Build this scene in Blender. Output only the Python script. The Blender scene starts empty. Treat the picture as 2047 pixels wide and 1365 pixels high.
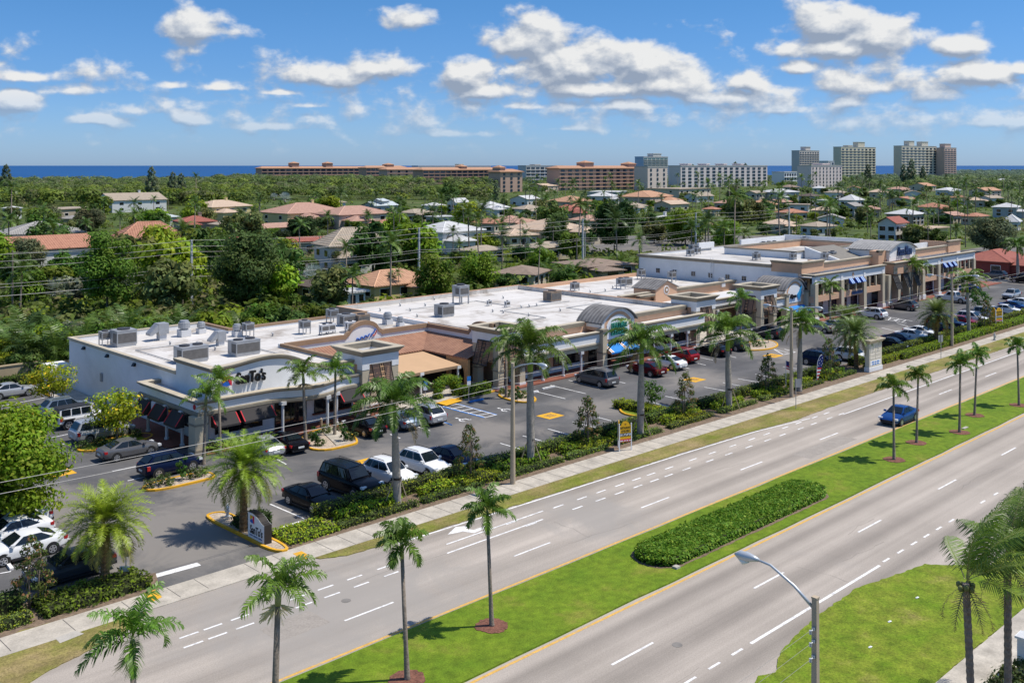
# Aerial view of a coastal shopping plaza beside a divided avenue.
# World axes: x runs along the avenue (to the north-east of the picture), y runs away from the
# avenue towards the plaza, z is up.  The level camera stands 23 m above the origin.
import bpy, math, random
import numpy as np
from math import sin, cos, pi, radians as RAD
from mathutils import Matrix, Vector

random.seed(11)
rng = np.random.default_rng(11)
scene = bpy.context.scene
COL = scene.collection
HC, FPX, HOR, CX = 23.0, 2013.0, 331.0, 1023.5
TH = RAD(45.6)
CT, ST = cos(TH), sin(TH)


def at(px, py, z=0.0):
    """point of the plane z that the camera sees at image pixel px, py"""
    k = (HC - z) / (py - HOR)
    Y, X = FPX * k, (px - CX) * k
    return (CT * Y + ST * X, ST * Y - CT * X)


def depth_pt(px, Y):
    """ground point at forward distance Y on the bearing of image column px"""
    X = (px - CX) * Y / FPX
    return (CT * Y + ST * X, ST * Y - CT * X)


# ------------------------------------------------------------------ materials
def nodes_of(name):
    m = bpy.data.materials.new(name)
    m.use_nodes = True
    nt = m.node_tree
    return m, nt, nt.nodes['Principled BSDF']


MATS = {}


def mat(name, col, rough=0.8, var=0.12, scale=1.5, bump=0.0, metal=0.0, spec=0.3, fine=0.0, coat=0.0,
        world=False, stain=None, stain_scale=0.25, stain_amt=0.5):
    if name in MATS:
        return MATS[name]
    m, nt, b = nodes_of(name)
    L = nt.links
    b.inputs['Roughness'].default_value = rough
    b.inputs['Metallic'].default_value = metal
    b.inputs['Specular IOR Level'].default_value = spec
    if coat:
        b.inputs['Coat Weight'].default_value = coat
        b.inputs['Coat Roughness'].default_value = 0.08
    if world:
        g = nt.nodes.new('ShaderNodeNewGeometry'); co = g.outputs['Position']
    else:
        g = nt.nodes.new('ShaderNodeTexCoord'); co = g.outputs['Object']
    n = nt.nodes.new('ShaderNodeTexNoise')
    n.inputs['Scale'].default_value = scale
    n.inputs['Detail'].default_value = 5
    n.inputs['Roughness'].default_value = 0.62
    L.new(co, n.inputs['Vector'])
    rp = nt.nodes.new('ShaderNodeMapRange')
    rp.inputs[1].default_value = 0.3; rp.inputs[2].default_value = 0.7
    rp.inputs[3].default_value = 1 - var; rp.inputs[4].default_value = 1 + var
    L.new(n.outputs['Fac'], rp.inputs[0])
    val = rp.outputs[0]
    if fine:
        n2 = nt.nodes.new('ShaderNodeTexNoise')
        n2.inputs['Scale'].default_value = 9.0
        n2.inputs['Detail'].default_value = 3
        L.new(co, n2.inputs['Vector'])
        r2 = nt.nodes.new('ShaderNodeMapRange')
        r2.inputs[1].default_value = 0.3; r2.inputs[2].default_value = 0.7
        r2.inputs[3].default_value = 1 - fine; r2.inputs[4].default_value = 1 + fine
        L.new(n2.outputs['Fac'], r2.inputs[0])
        mu = nt.nodes.new('ShaderNodeMath'); mu.operation = 'MULTIPLY'
        L.new(val, mu.inputs[0]); L.new(r2.outputs[0], mu.inputs[1])
        val = mu.outputs[0]
    mx = nt.nodes.new('ShaderNodeMix'); mx.data_type = 'RGBA'; mx.blend_type = 'MULTIPLY'
    mx.inputs['Factor'].default_value = 1.0
    mx.inputs[6].default_value = (*col, 1)
    L.new(val, mx.inputs[7])
    out = mx.outputs[2]
    if stain:
        n3 = nt.nodes.new('ShaderNodeTexNoise')
        n3.inputs['Scale'].default_value = stain_scale
        n3.inputs['Detail'].default_value = 7
        n3.inputs['Roughness'].default_value = 0.65
        n3.inputs['Distortion'].default_value = 0.6
        L.new(co, n3.inputs['Vector'])
        r3 = nt.nodes.new('ShaderNodeMapRange')
        r3.inputs[1].default_value = 0.5; r3.inputs[2].default_value = 0.66
        r3.inputs[3].default_value = 0; r3.inputs[4].default_value = stain_amt
        L.new(n3.outputs['Fac'], r3.inputs[0])
        m3 = nt.nodes.new('ShaderNodeMix'); m3.data_type = 'RGBA'
        L.new(r3.outputs[0], m3.inputs['Factor'])
        L.new(out, m3.inputs[6]); m3.inputs[7].default_value = (*stain, 1)
        out = m3.outputs[2]
    L.new(out, b.inputs['Base Color'])
    if bump:
        bp = nt.nodes.new('ShaderNodeBump')
        bp.inputs['Strength'].default_value = bump
        bp.inputs['Distance'].default_value = 0.05
        L.new(n.outputs['Fac'] if not fine else n2.outputs['Fac'], bp.inputs['Height'])
        L.new(bp.outputs[0], b.inputs['Normal'])
    MATS[name] = m
    return m


def tile_mat(name, col, col2, along=0, pitch=0.32):
    """roof tile: ribs from a wave texture in object space"""
    if name in MATS:
        return MATS[name]
    m, nt, b = nodes_of(name)
    L = nt.links
    b.inputs['Roughness'].default_value = 0.8
    b.inputs['Specular IOR Level'].default_value = 0.2
    tc = nt.nodes.new('ShaderNodeTexCoord')
    w = nt.nodes.new('ShaderNodeTexWave')
    w.wave_type = 'BANDS'; w.bands_direction = 'XYZ'[along]
    w.inputs['Scale'].default_value = 0.314 / pitch
    w.inputs['Distortion'].default_value = 0.4
    L.new(tc.outputs['Object'], w.inputs['Vector'])
    n = nt.nodes.new('ShaderNodeTexNoise'); n.inputs['Scale'].default_value = 1.2; n.inputs['Detail'].default_value = 6
    L.new(tc.outputs['Object'], n.inputs['Vector'])
    a = nt.nodes.new('ShaderNodeMath'); a.operation = 'MULTIPLY_ADD'; a.inputs[1].default_value = 0.35
    L.new(w.outputs['Fac'], a.inputs[0]); L.new(n.outputs['Fac'], a.inputs[2])
    r = nt.nodes.new('ShaderNodeValToRGB')
    r.color_ramp.elements[0].position = 0.32; r.color_ramp.elements[0].color = (*col2, 1)
    r.color_ramp.elements[1].position = 0.9; r.color_ramp.elements[1].color = (*col, 1)
    L.new(a.outputs[0], r.inputs[0]); L.new(r.outputs[0], b.inputs['Base Color'])
    bp = nt.nodes.new('ShaderNodeBump'); bp.inputs['Strength'].default_value = 0.6; bp.inputs['Distance'].default_value = 0.08
    L.new(w.outputs['Fac'], bp.inputs['Height']); L.new(bp.outputs[0], b.inputs['Normal'])
    MATS[name] = m
    return m


def leaf_mat(name, gloss=0.35, trans=0.3, hue=0.02, vvar=0.25, rough=0.42, gain=1.72):
    m, nt, b = nodes_of(name)
    L = nt.links
    at_ = nt.nodes.new('ShaderNodeAttribute'); at_.attribute_name = 'Col'
    oi = nt.nodes.new('ShaderNodeObjectInfo')
    hs = nt.nodes.new('ShaderNodeHueSaturation')
    r1 = nt.nodes.new('ShaderNodeMapRange'); r1.inputs[3].default_value = 0.5 - hue; r1.inputs[4].default_value = 0.5 + hue
    L.new(oi.outputs['Random'], r1.inputs[0]); L.new(r1.outputs[0], hs.inputs['Hue'])
    wn = nt.nodes.new('ShaderNodeTexWhiteNoise'); wn.noise_dimensions = '1D'
    L.new(oi.outputs['Random'], wn.inputs['W'])
    r2 = nt.nodes.new('ShaderNodeMapRange'); r2.inputs[3].default_value = gain * (1 - vvar); r2.inputs[4].default_value = gain * (1 + vvar)
    L.new(wn.outputs['Value'], r2.inputs[0]); L.new(r2.outputs[0], hs.inputs['Value'])
    L.new(at_.outputs['Color'], hs.inputs['Color'])
    L.new(hs.outputs[0], b.inputs['Base Color'])
    b.inputs['Roughness'].default_value = rough
    b.inputs['Specular IOR Level'].default_value = gloss
    t = nt.nodes.new('ShaderNodeBsdfTranslucent')
    L.new(hs.outputs[0], t.inputs['Color'])
    mx = nt.nodes.new('ShaderNodeMixShader'); mx.inputs[0].default_value = trans
    L.new(b.outputs[0], mx.inputs[1]); L.new(t.outputs[0], mx.inputs[2])
    L.new(mx.outputs[0], nt.nodes['Material Output'].inputs['Surface'])
    MATS[name] = m
    return m


def glass_mat(name, col, rough=0.06, spec=0.8):
    m, nt, b = nodes_of(name)
    b.inputs['Base Color'].default_value = (*col, 1)
    b.inputs['Roughness'].default_value = rough
    b.inputs['Specular IOR Level'].default_value = spec
    n = nt.nodes.new('ShaderNodeTexNoise'); n.inputs['Scale'].default_value = 1.3
    tc = nt.nodes.new('ShaderNodeTexCoord'); nt.links.new(tc.outputs['Object'], n.inputs['Vector'])
    bp = nt.nodes.new('ShaderNodeBump'); bp.inputs['Strength'].default_value = 0.05
    nt.links.new(n.outputs['Fac'], bp.inputs['Height']); nt.links.new(bp.outputs[0], b.inputs['Normal'])
    MATS[name] = m
    return m


LEAF = leaf_mat('foliage', gloss=0.16, trans=0.36, rough=0.6)
PALM = leaf_mat('palm_leaf', gloss=0.36, trans=0.24, rough=0.42, hue=0.012, vvar=0.18, gain=1.4)
FLOWER = mat('yellow_flower', (0.75, 0.45, 0.02), 0.6)
white = mat('white_stucco', (0.74, 0.74, 0.73), 0.85, 0.05, 0.5, 0.1, fine=0.03, stain=(0.55, 0.55, 0.53), stain_amt=0.3)
greywall = mat('pale_grey_stucco', (0.58, 0.58, 0.58), 0.85, 0.05, 0.5, 0.1, fine=0.03, stain=(0.45, 0.45, 0.44), stain_amt=0.35)
peach = mat('peach_stucco', (0.60, 0.37, 0.235), 0.85, 0.06, 0.6, 0.1, fine=0.03, stain=(0.45, 0.28, 0.18), stain_amt=0.35)
beige = mat('beige_stucco', (0.50, 0.43, 0.31), 0.85, 0.06, 0.6, 0.1, fine=0.03, stain=(0.36, 0.31, 0.23), stain_amt=0.35)
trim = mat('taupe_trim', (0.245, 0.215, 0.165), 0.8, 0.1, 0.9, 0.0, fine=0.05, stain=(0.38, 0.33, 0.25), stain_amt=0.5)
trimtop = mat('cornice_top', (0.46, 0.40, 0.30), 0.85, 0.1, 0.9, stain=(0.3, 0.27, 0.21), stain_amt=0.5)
browncap = mat('brown_cap', (0.30, 0.20, 0.125), 0.85, 0.1, 0.9)
membrane = mat('roof_membrane', (0.60, 0.57, 0.53), 0.75, 0.08, 0.35, 0.0, fine=0.06, world=True, stain=(0.24, 0.195, 0.15), stain_scale=0.2, stain_amt=0.75)
oldroof = mat('grey_roof', (0.55, 0.53, 0.50), 0.85, 0.1, 0.35, fine=0.06, world=True, stain=(0.26, 0.24, 0.22), stain_scale=0.14, stain_amt=0.8)
standing = tile_mat('standing_seam_metal', (0.235, 0.225, 0.215), (0.10, 0.095, 0.09), 0, 0.5)
standing_y = tile_mat('standing_seam_side', (0.235, 0.225, 0.215), (0.10, 0.095, 0.09), 1, 0.5)
terracotta = tile_mat('terracotta_tile', (0.36, 0.195, 0.125), (0.21, 0.105, 0.07), 0, 0.35)
terracotta_y = tile_mat('terracotta_tile_side', (0.36, 0.195, 0.125), (0.21, 0.105, 0.07), 1, 0.35)
darkglass = glass_mat('dark_window', (0.012, 0.014, 0.018))
blueglass = glass_mat('blue_window', (0.02, 0.045, 0.075))
carglass = glass_mat('car_glass', (0.008, 0.013, 0.017), 0.03, 0.5)
frame = mat('dark_frame', (0.03, 0.025, 0.022), 0.5)
black = mat('black_paint', (0.012, 0.012, 0.013), 0.45, 0.05)
rubber = mat('tyre_rubber', (0.018, 0.018, 0.018), 0.85)
alloy = mat('alloy_rim', (0.55, 0.56, 0.58), 0.3, 0.05, metal=0.7)
galv = mat('galvanised_steel', (0.36, 0.37, 0.38), 0.5, 0.12, 2.0, metal=0.35, stain=(0.22, 0.2, 0.18), stain_scale=1.2, stain_amt=0.5)
tanunit = mat('rusty_tan_metal', (0.26, 0.2, 0.15), 0.65, 0.15, 2.0, stain=(0.16, 0.09, 0.05), stain_scale=1.5)
grille = mat('fan_grille', (0.05, 0.05, 0.055), 0.6)
concrete = mat('concrete', (0.42, 0.39, 0.34), 0.9, 0.1, 0.8, 0.2, fine=0.06, stain=(0.27, 0.25, 0.22), stain_scale=0.6)
polemat = mat('concrete_pole', (0.43, 0.35, 0.25), 0.9, 0.1, 2.0, 0.1)
greypole = mat('grey_pole', (0.45, 0.46, 0.47), 0.8, 0.1, 2.0)
woodpole = mat('timber_pole', (0.22, 0.18, 0.14), 0.9, 0.2, 3.0)
lampmetal = mat('lamp_metal', (0.50, 0.53, 0.55), 0.4, 0.05, metal=0.4)
lampglass = mat('lamp_glass', (0.7, 0.75, 0.76), 0.2, 0.02)
cablemat = mat('cable_grey', (0.42, 0.40, 0.37), 0.6, 0.1)
whitepaint = mat('white_paint', (0.74, 0.73, 0.71), 0.75, 0.12, 1.5, fine=0.15, world=True, stain=(.40, .38, .35), stain_scale=2.0, stain_amt=.7)
yellowpaint = mat('yellow_paint', (0.68, 0.36, 0.02), 0.75, 0.15, 1.2, fine=0.08, world=True, stain=(0.35, 0.22, 0.08), stain_scale=1.2, stain_amt=0.4)
orangeline = mat('road_yellow_line', (0.60, 0.36, 0.09), 0.8, 0.15, 1.5, fine=0.15, world=True, stain=(.36, .29, .2), stain_scale=1.5, stain_amt=.7)
bluepaint = mat('blue_paint', (0.03, 0.17, 0.48), 0.7, 0.1, world=True)
brickwalk = mat('red_brick_paving', (0.23, 0.085, 0.055), 0.85, 0.2, 2.0, fine=0.15, world=True)
soil = mat('mulch_soil', (0.18, 0.13, 0.09), 0.95, 0.3, 3.0, 0.4, fine=0.25, world=True)
redmulch = mat('red_mulch', (0.17, 0.075, 0.05), 0.95, 0.3, 4.0, 0.5, fine=0.3, world=True)
gravel = mat('gravel_bed', (0.42, 0.34, 0.26), 0.95, 0.25, 4.0, 0.4, fine=0.3, world=True)
canvas = mat('tan_canvas', (0.50, 0.325, 0.185), 0.85, 0.05, 0.6)
charcoal = mat('charcoal_canvas', (0.035, 0.032, 0.032), 0.8, 0.1)
redstripe = mat('red_canvas', (0.5, 0.03, 0.04), 0.8)
bluecanvas = mat('blue_canvas', (0.015, 0.20, 0.58), 0.7, 0.05)
stripecanvas = mat('cream_orange_canvas', (0.55, 0.28, 0.16), 0.8)
bluecap = mat('navy_letter', (0.012, 0.035, 0.11), 0.5)
greenletter = mat('green_letter', (0.03, 0.22, 0.16), 0.5)
aquashape = mat('aqua_panel', (0.03, 0.28, 0.55), 0.5)
signwhite = mat('sign_white', (0.78, 0.79, 0.8), 0.6, 0.02)
signyellow = mat('sign_yellow', (0.75, 0.42, 0.015), 0.6, 0.05)
signred = mat('sign_red', (0.6, 0.03, 0.06), 0.6, 0.05)
signblue = mat('sign_blue', (0.03, 0.2, 0.55), 0.5, 0.03)
signgrey = mat('sign_back_metal', (0.42, 0.42, 0.42), 0.45, 0.08, metal=0.4)
royaltrunk = mat('royal_trunk', (0.31, 0.28, 0.24), 0.9, 0.2, 3.0, 0.2, fine=0.12)
crownshaft = mat('green_crownshaft', (0.16, 0.26, 0.03), 0.45, 0.15, 3.0)
palmtrunk = mat('palm_trunk', (0.23, 0.19, 0.15), 0.95, 0.25, 4.0, 0.4, fine=0.2)
datetrunk = mat('date_trunk', (0.19, 0.115, 0.055), 0.95, 0.3, 7.0, 0.7, fine=0.3)
bark = mat('bark', (0.17, 0.14, 0.11), 0.95, 0.25, 4.0, 0.4)
headl = mat('headlight_lens', (0.7, 0.72, 0.74), 0.12, 0.03, spec=0.7)
taill = mat('taillight_lens', (0.42, 0.012, 0.015), 0.2, 0.05, spec=0.6)
plate = mat('plate_white', (0.6, 0.62, 0.6), 0.5)
plasticgrey = mat('dark_plastic', (0.025, 0.025, 0.027), 0.6)


# ------------------------------------------------------------------ mesh builder
class MB:
    def __init__(s, origin=(0, 0, 0)):
        s.v, s.f, s.m, s.o = [], [], [], origin

    def add(s, vs, fs, mi=0):
        n = len(s.v)
        s.v.extend([tuple(p) for p in vs])
        s.f.extend([tuple(i + n for i in f) for f in fs])
        s.m.extend([mi] * len(fs))
        return s

    def box(s, x0, x1, y0, y1, z0, z1, mi=0):
        vs = [(x, y, z) for z in (z0, z1) for x, y in ((x0, y0), (x1, y0), (x1, y1), (x0, y1))]
        return s.add(vs, [(0, 3, 2, 1), (4, 5, 6, 7), (0, 1, 5, 4), (1, 2, 6, 5), (2, 3, 7, 6), (3, 0, 4, 7)], mi)

    def prism(s, poly, z0, z1, mi=0, cap=True):
        n = len(poly)
        vs = [(x, y, z0) for x, y in poly] + [(x, y, z1) for x, y in poly]
        fs = [(i, (i + 1) % n, n + (i + 1) % n, n + i) for i in range(n)]
        if cap:
            fs += [tuple(range(n, 2 * n)), tuple(reversed(range(n)))]
        return s.add(vs, fs, mi)

    def sheet(s, poly, z, mi=0):
        return s.add([(x, y, z) for x, y in poly], [tuple(range(len(poly)))], mi)

    def quad(s, a, b, c, d, mi=0):
        return s.add([a, b, c, d], [(0, 1, 2, 3)], mi)

    def xz(s, poly, y0, y1, mi=0):
        """outline in the x-z plane, extruded from y0 (front) to y1"""
        n = len(poly)
        vs = [(x, y0, z) for x, z in poly] + [(x, y1, z) for x, z in poly]
        fs = [tuple(range(n)), tuple(reversed(range(n, 2 * n)))]
        fs += [(i, n + i, n + (i + 1) % n, (i + 1) % n) for i in range(n)]
        return s.add(vs, fs, mi)

    def yz(s, poly, x0, x1, mi=0):
        n = len(poly)
        vs = [(x0, y, z) for y, z in poly] + [(x1, y, z) for y, z in poly]
        fs = [tuple(range(n)), tuple(reversed(range(n, 2 * n)))]
        fs += [(i, n + i, n + (i + 1) % n, (i + 1) % n) for i in range(n)]
        return s.add(vs, fs, mi)

    def sweep(s, path, prof, closed=False, zs=None, mi=0):
        """profile (d to the right of the path, z) swept along a plan path"""
        n, k = len(path), len(prof)
        vs = []
        for i, p in enumerate(path):
            def nrm(a, b):
                dx, dy = b[0] - a[0], b[1] - a[1]
                l = math.hypot(dx, dy) or 1
                return (dy / l, -dx / l)
            if closed:
                n0, n1 = nrm(path[i - 1], p), nrm(p, path[(i + 1) % n])
            else:
                n0 = nrm(path[max(i - 1, 0)], path[max(i - 1, 0) + 1])
                n1 = nrm(path[min(i, n - 2)], path[min(i, n - 2) + 1])
            mx, my = n0[0] + n1[0], n0[1] + n1[1]
            q = mx * n0[0] + my * n0[1]
            q = q if abs(q) > 0.2 else 0.2
            mx, my = mx / q, my / q
            for d, z in prof:
                vs.append((p[0] + mx * d, p[1] + my * d, z + (zs[i] if zs else 0)))
        fs = []
        for i in range(n if closed else n - 1):
            j = (i + 1) % n
            for a in range(k):
                b = (a + 1) % k
                fs.append((i * k + a, i * k + b, j * k + b, j * k + a))
        if not closed:
            fs.append(tuple(range(k)))
            fs.append(tuple((n - 1) * k + a for a in reversed(range(k))))
        return s.add(vs, fs, mi)

    def tube(s, pts, rad, n=8, mi=0, cap=True):
        vs, fs = [], []
        m = len(pts)
        for i, p in enumerate(pts):
            p = Vector(p)
            t = Vector(pts[min(i + 1, m - 1)]) - Vector(pts[max(i - 1, 0)])
            t.normalize()
            a = t.cross(Vector((0, 0, 1)))
            if a.length < 1e-3:
                a = Vector((1, 0, 0))
            a.normalize()
            b = t.cross(a)
            r = rad[i] if isinstance(rad, (list, tuple)) else rad
            for q in range(n):
                w = 2 * pi * q / n
                vs.append(p + a * (r * cos(w)) + b * (r * sin(w)))
        for i in range(m - 1):
            for q in range(n):
                fs.append((i * n + q, i * n + (q + 1) % n, (i + 1) * n + (q + 1) % n, (i + 1) * n + q))
        if cap:
            fs.append(tuple(reversed(range(n))))
            fs.append(tuple((m - 1) * n + q for q in range(n)))
        return s.add(vs, fs, mi)

    def rot(s, ang, c=(0, 0), start=0):
        ca, sa = cos(ang), sin(ang)
        for i in range(start, len(s.v)):
            x, y, z = s.v[i]
            x -= c[0]; y -= c[1]
            s.v[i] = (c[0] + x * ca - y * sa, c[1] + x * sa + y * ca, z)
        return s

    def build(s, name, mats, parent=None, smooth=False, sharp=None):
        me = bpy.data.meshes.new(name)
        o = s.o
        me.from_pydata([(p[0] - o[0], p[1] - o[1], p[2] - o[2]) for p in s.v], [], s.f)
        mats = mats if isinstance(mats, (list, tuple)) else [mats]
        for m in mats:
            me.materials.append(m)
        if len(mats) > 1:
            me.polygons.foreach_set('material_index', s.m)
        if smooth:
            me.polygons.foreach_set('use_smooth', [True] * len(s.f))
            if sharp:
                me.set_sharp_from_angle(angle=RAD(sharp))
        me.update()
        ob = bpy.data.objects.new(name, me)
        COL.objects.link(ob)
        if parent is None:
            ob.location = o
        else:
            ob.parent = parent
        return ob


def quads_obj(name, V, C, mats, parent=None, mi=None):
    """mesh of separate quads: V (n,4,3), C (n,3) colours"""
    n = len(V)
    me = bpy.data.meshes.new(name)
    me.vertices.add(4 * n); me.loops.add(4 * n); me.polygons.add(n)
    me.vertices.foreach_set('co', np.asarray(V, np.float32).ravel())
    me.loops.foreach_set('vertex_index', np.arange(4 * n, dtype=np.int32))
    me.polygons.foreach_set('loop_start', np.arange(0, 4 * n, 4, dtype=np.int32))
    ca = me.color_attributes.new('Col', 'FLOAT_COLOR', 'POINT')
    c4 = np.ones((n, 4, 4), np.float32)
    c4[:, :, :3] = np.asarray(C, np.float32)[:, None, :]
    ca.data.foreach_set('color', c4.ravel())
    for m in (mats if isinstance(mats, (list, tuple)) else [mats]):
        me.materials.append(m)
    if mi is not None:
        me.polygons.foreach_set('material_index', np.asarray(mi, np.int32))
    me.update(); me.validate()
    ob = bpy.data.objects.new(name, me)
    COL.objects.link(ob)
    if parent is not None:
        ob.parent = parent
    return ob


def tag(o, label, cat, group=None):
    o['label'] = label; o['category'] = cat
    if group:
        o['group'] = group
    return o


def empty(name, loc, rz=0.0, label=None, cat=None, group=None):
    o = bpy.data.objects.new(name, None)
    o.empty_display_size = 0.3
    COL.objects.link(o)
    o.location = (loc[0], loc[1], loc[2] if len(loc) > 2 else 0.0)
    o.rotation_euler = (0, 0, rz)
    if label:
        tag(o, label, cat, group)
    return o


def struct(o):
    o['kind'] = 'structure'
    return o


def copy_tree(o, parent=None):
    c = o.copy(); COL.objects.link(c)
    if parent is not None:
        c.parent = parent
    for ch in list(o.children):
        copy_tree(ch, c)
    return c


class Proto:
    """first placing moves the prototype itself, later ones copy it with its parts"""
    def __init__(s, root):
        s.root, s.used = root, False

    def put(s, loc, rz=0.0, scale=1.0, label=None, cat=None, group=None):
        o = copy_tree(s.root) if s.used else s.root
        s.used = True
        o.location = (loc[0], loc[1], loc[2] if len(loc) > 2 else 0.0)
        lean = .035 if 'palm' in o.name else 0
        o.rotation_euler = (random.uniform(-lean, lean), random.uniform(-lean, lean), rz)
        o.scale = (scale,) * 3 if not isinstance(scale, (tuple, list)) else scale
        if 'group' in o:
            del o['group']
        if label:
            tag(o, label, cat, group)
        return o


def lettering(txt, w, h, depth, m, parent, loc, rz=0.0, shear=0.0, name='lettering', bold=0.0):
    """raised letters standing upright, reading along local x, facing local -y"""
    cu = bpy.data.curves.new(name, 'FONT')
    cu.body = txt; cu.extrude = 0.02; cu.align_x = 'CENTER'; cu.shear = shear; cu.offset = bold
    tmp = bpy.data.objects.new(name, cu); COL.objects.link(tmp)
    bpy.context.view_layer.update()
    me = bpy.data.meshes.new_from_object(tmp.evaluated_get(bpy.context.evaluated_depsgraph_get()))
    bpy.data.objects.remove(tmp); bpy.data.curves.remove(cu)
    co = np.empty(len(me.vertices) * 3, np.float32); me.vertices.foreach_get('co', co)
    co = co.reshape(-1, 3)
    lo, hi = co.min(0), co.max(0)
    c = (lo + hi) / 2
    s = (hi - lo); s[s < 1e-6] = 1
    x = (co[:, 0] - c[0]) / s[0] * w
    z = (co[:, 1] - c[1]) / s[1] * h
    y = -(co[:, 2] - c[2]) / s[2] * depth
    ca, sa = cos(rz), sin(rz)
    out = np.stack([x * ca - y * sa + loc[0], x * sa + y * ca + loc[1], z + loc[2]], 1).astype(np.float32)
    me.vertices.foreach_set('co', out.ravel())
    me.materials.clear(); me.materials.append(m)
    me.update()
    ob = bpy.data.objects.new(name, me); COL.objects.link(ob)
    ob.parent = parent
    return ob


def small_print(parent, m, loc, rz, words, h, name='small_print'):
    """a line of lettering too small to read in the photograph: one little mark per letter group"""
    x = -(sum(words) + h * .9 * (len(words) - 1)) / 2
    ca, sa = cos(rz), sin(rz)
    for w in words:
        b = MB(); b.xz([(x, 0), (x + w, 0), (x + w, h * .3), (x, h * .3)], -.01, 0)
        n = max(1, int(w / h * 1.3))
        for k in range(n):
            x0, x1 = x + w * k / n, x + w * (k + .72) / n
            b.xz([(x0, 0), (x1, 0), (x1, h * (1 if k % 2 else .8)), (x0, h)], -.012, 0)
        x += w + h * .9
        b.v = [(loc[0] + p[0] * ca - p[1] * sa, loc[1] + p[0] * sa + p[1] * ca, loc[2] + p[2]) for p in b.v]
        b.build(name, m, parent)
# ------------------------------------------------------------------ camera, sun, sky
scene.view_settings.view_transform = 'Standard'
scene.view_settings.look = 'None'
scene.view_settings.exposure = 0
scene.render.resolution_x, scene.render.resolution_y = 1024, 682
cd = bpy.data.cameras.new('camera')
cam = bpy.data.objects.new('camera', cd); COL.objects.link(cam)
cam.location = (0, 0, HC)
cam.rotation_euler = (pi / 2, 0, -(pi / 2 - TH))
cd.sensor_width = 36.0
cd.lens = 36.0 * FPX / 2047
cd.shift_y = -(682.5 - HOR) / 2047
cd.clip_start = 0.5; cd.clip_end = 120000
scene.camera = cam

SUN_EL = RAD(62)
sx, sy = 0.774, -0.633            # horizontal direction towards the sun
sd = bpy.data.lights.new('sun', 'SUN'); sd.energy = 5.0; sd.angle = RAD(0.53); sd.color = (1.0, 0.94, 0.85)
sun = bpy.data.objects.new('sun', sd); COL.objects.link(sun)
sun.rotation_euler = Vector((sx * cos(SUN_EL), sy * cos(SUN_EL), sin(SUN_EL))).to_track_quat('Z', 'Y').to_euler()
sun.location = (60, -40, 90)


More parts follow.
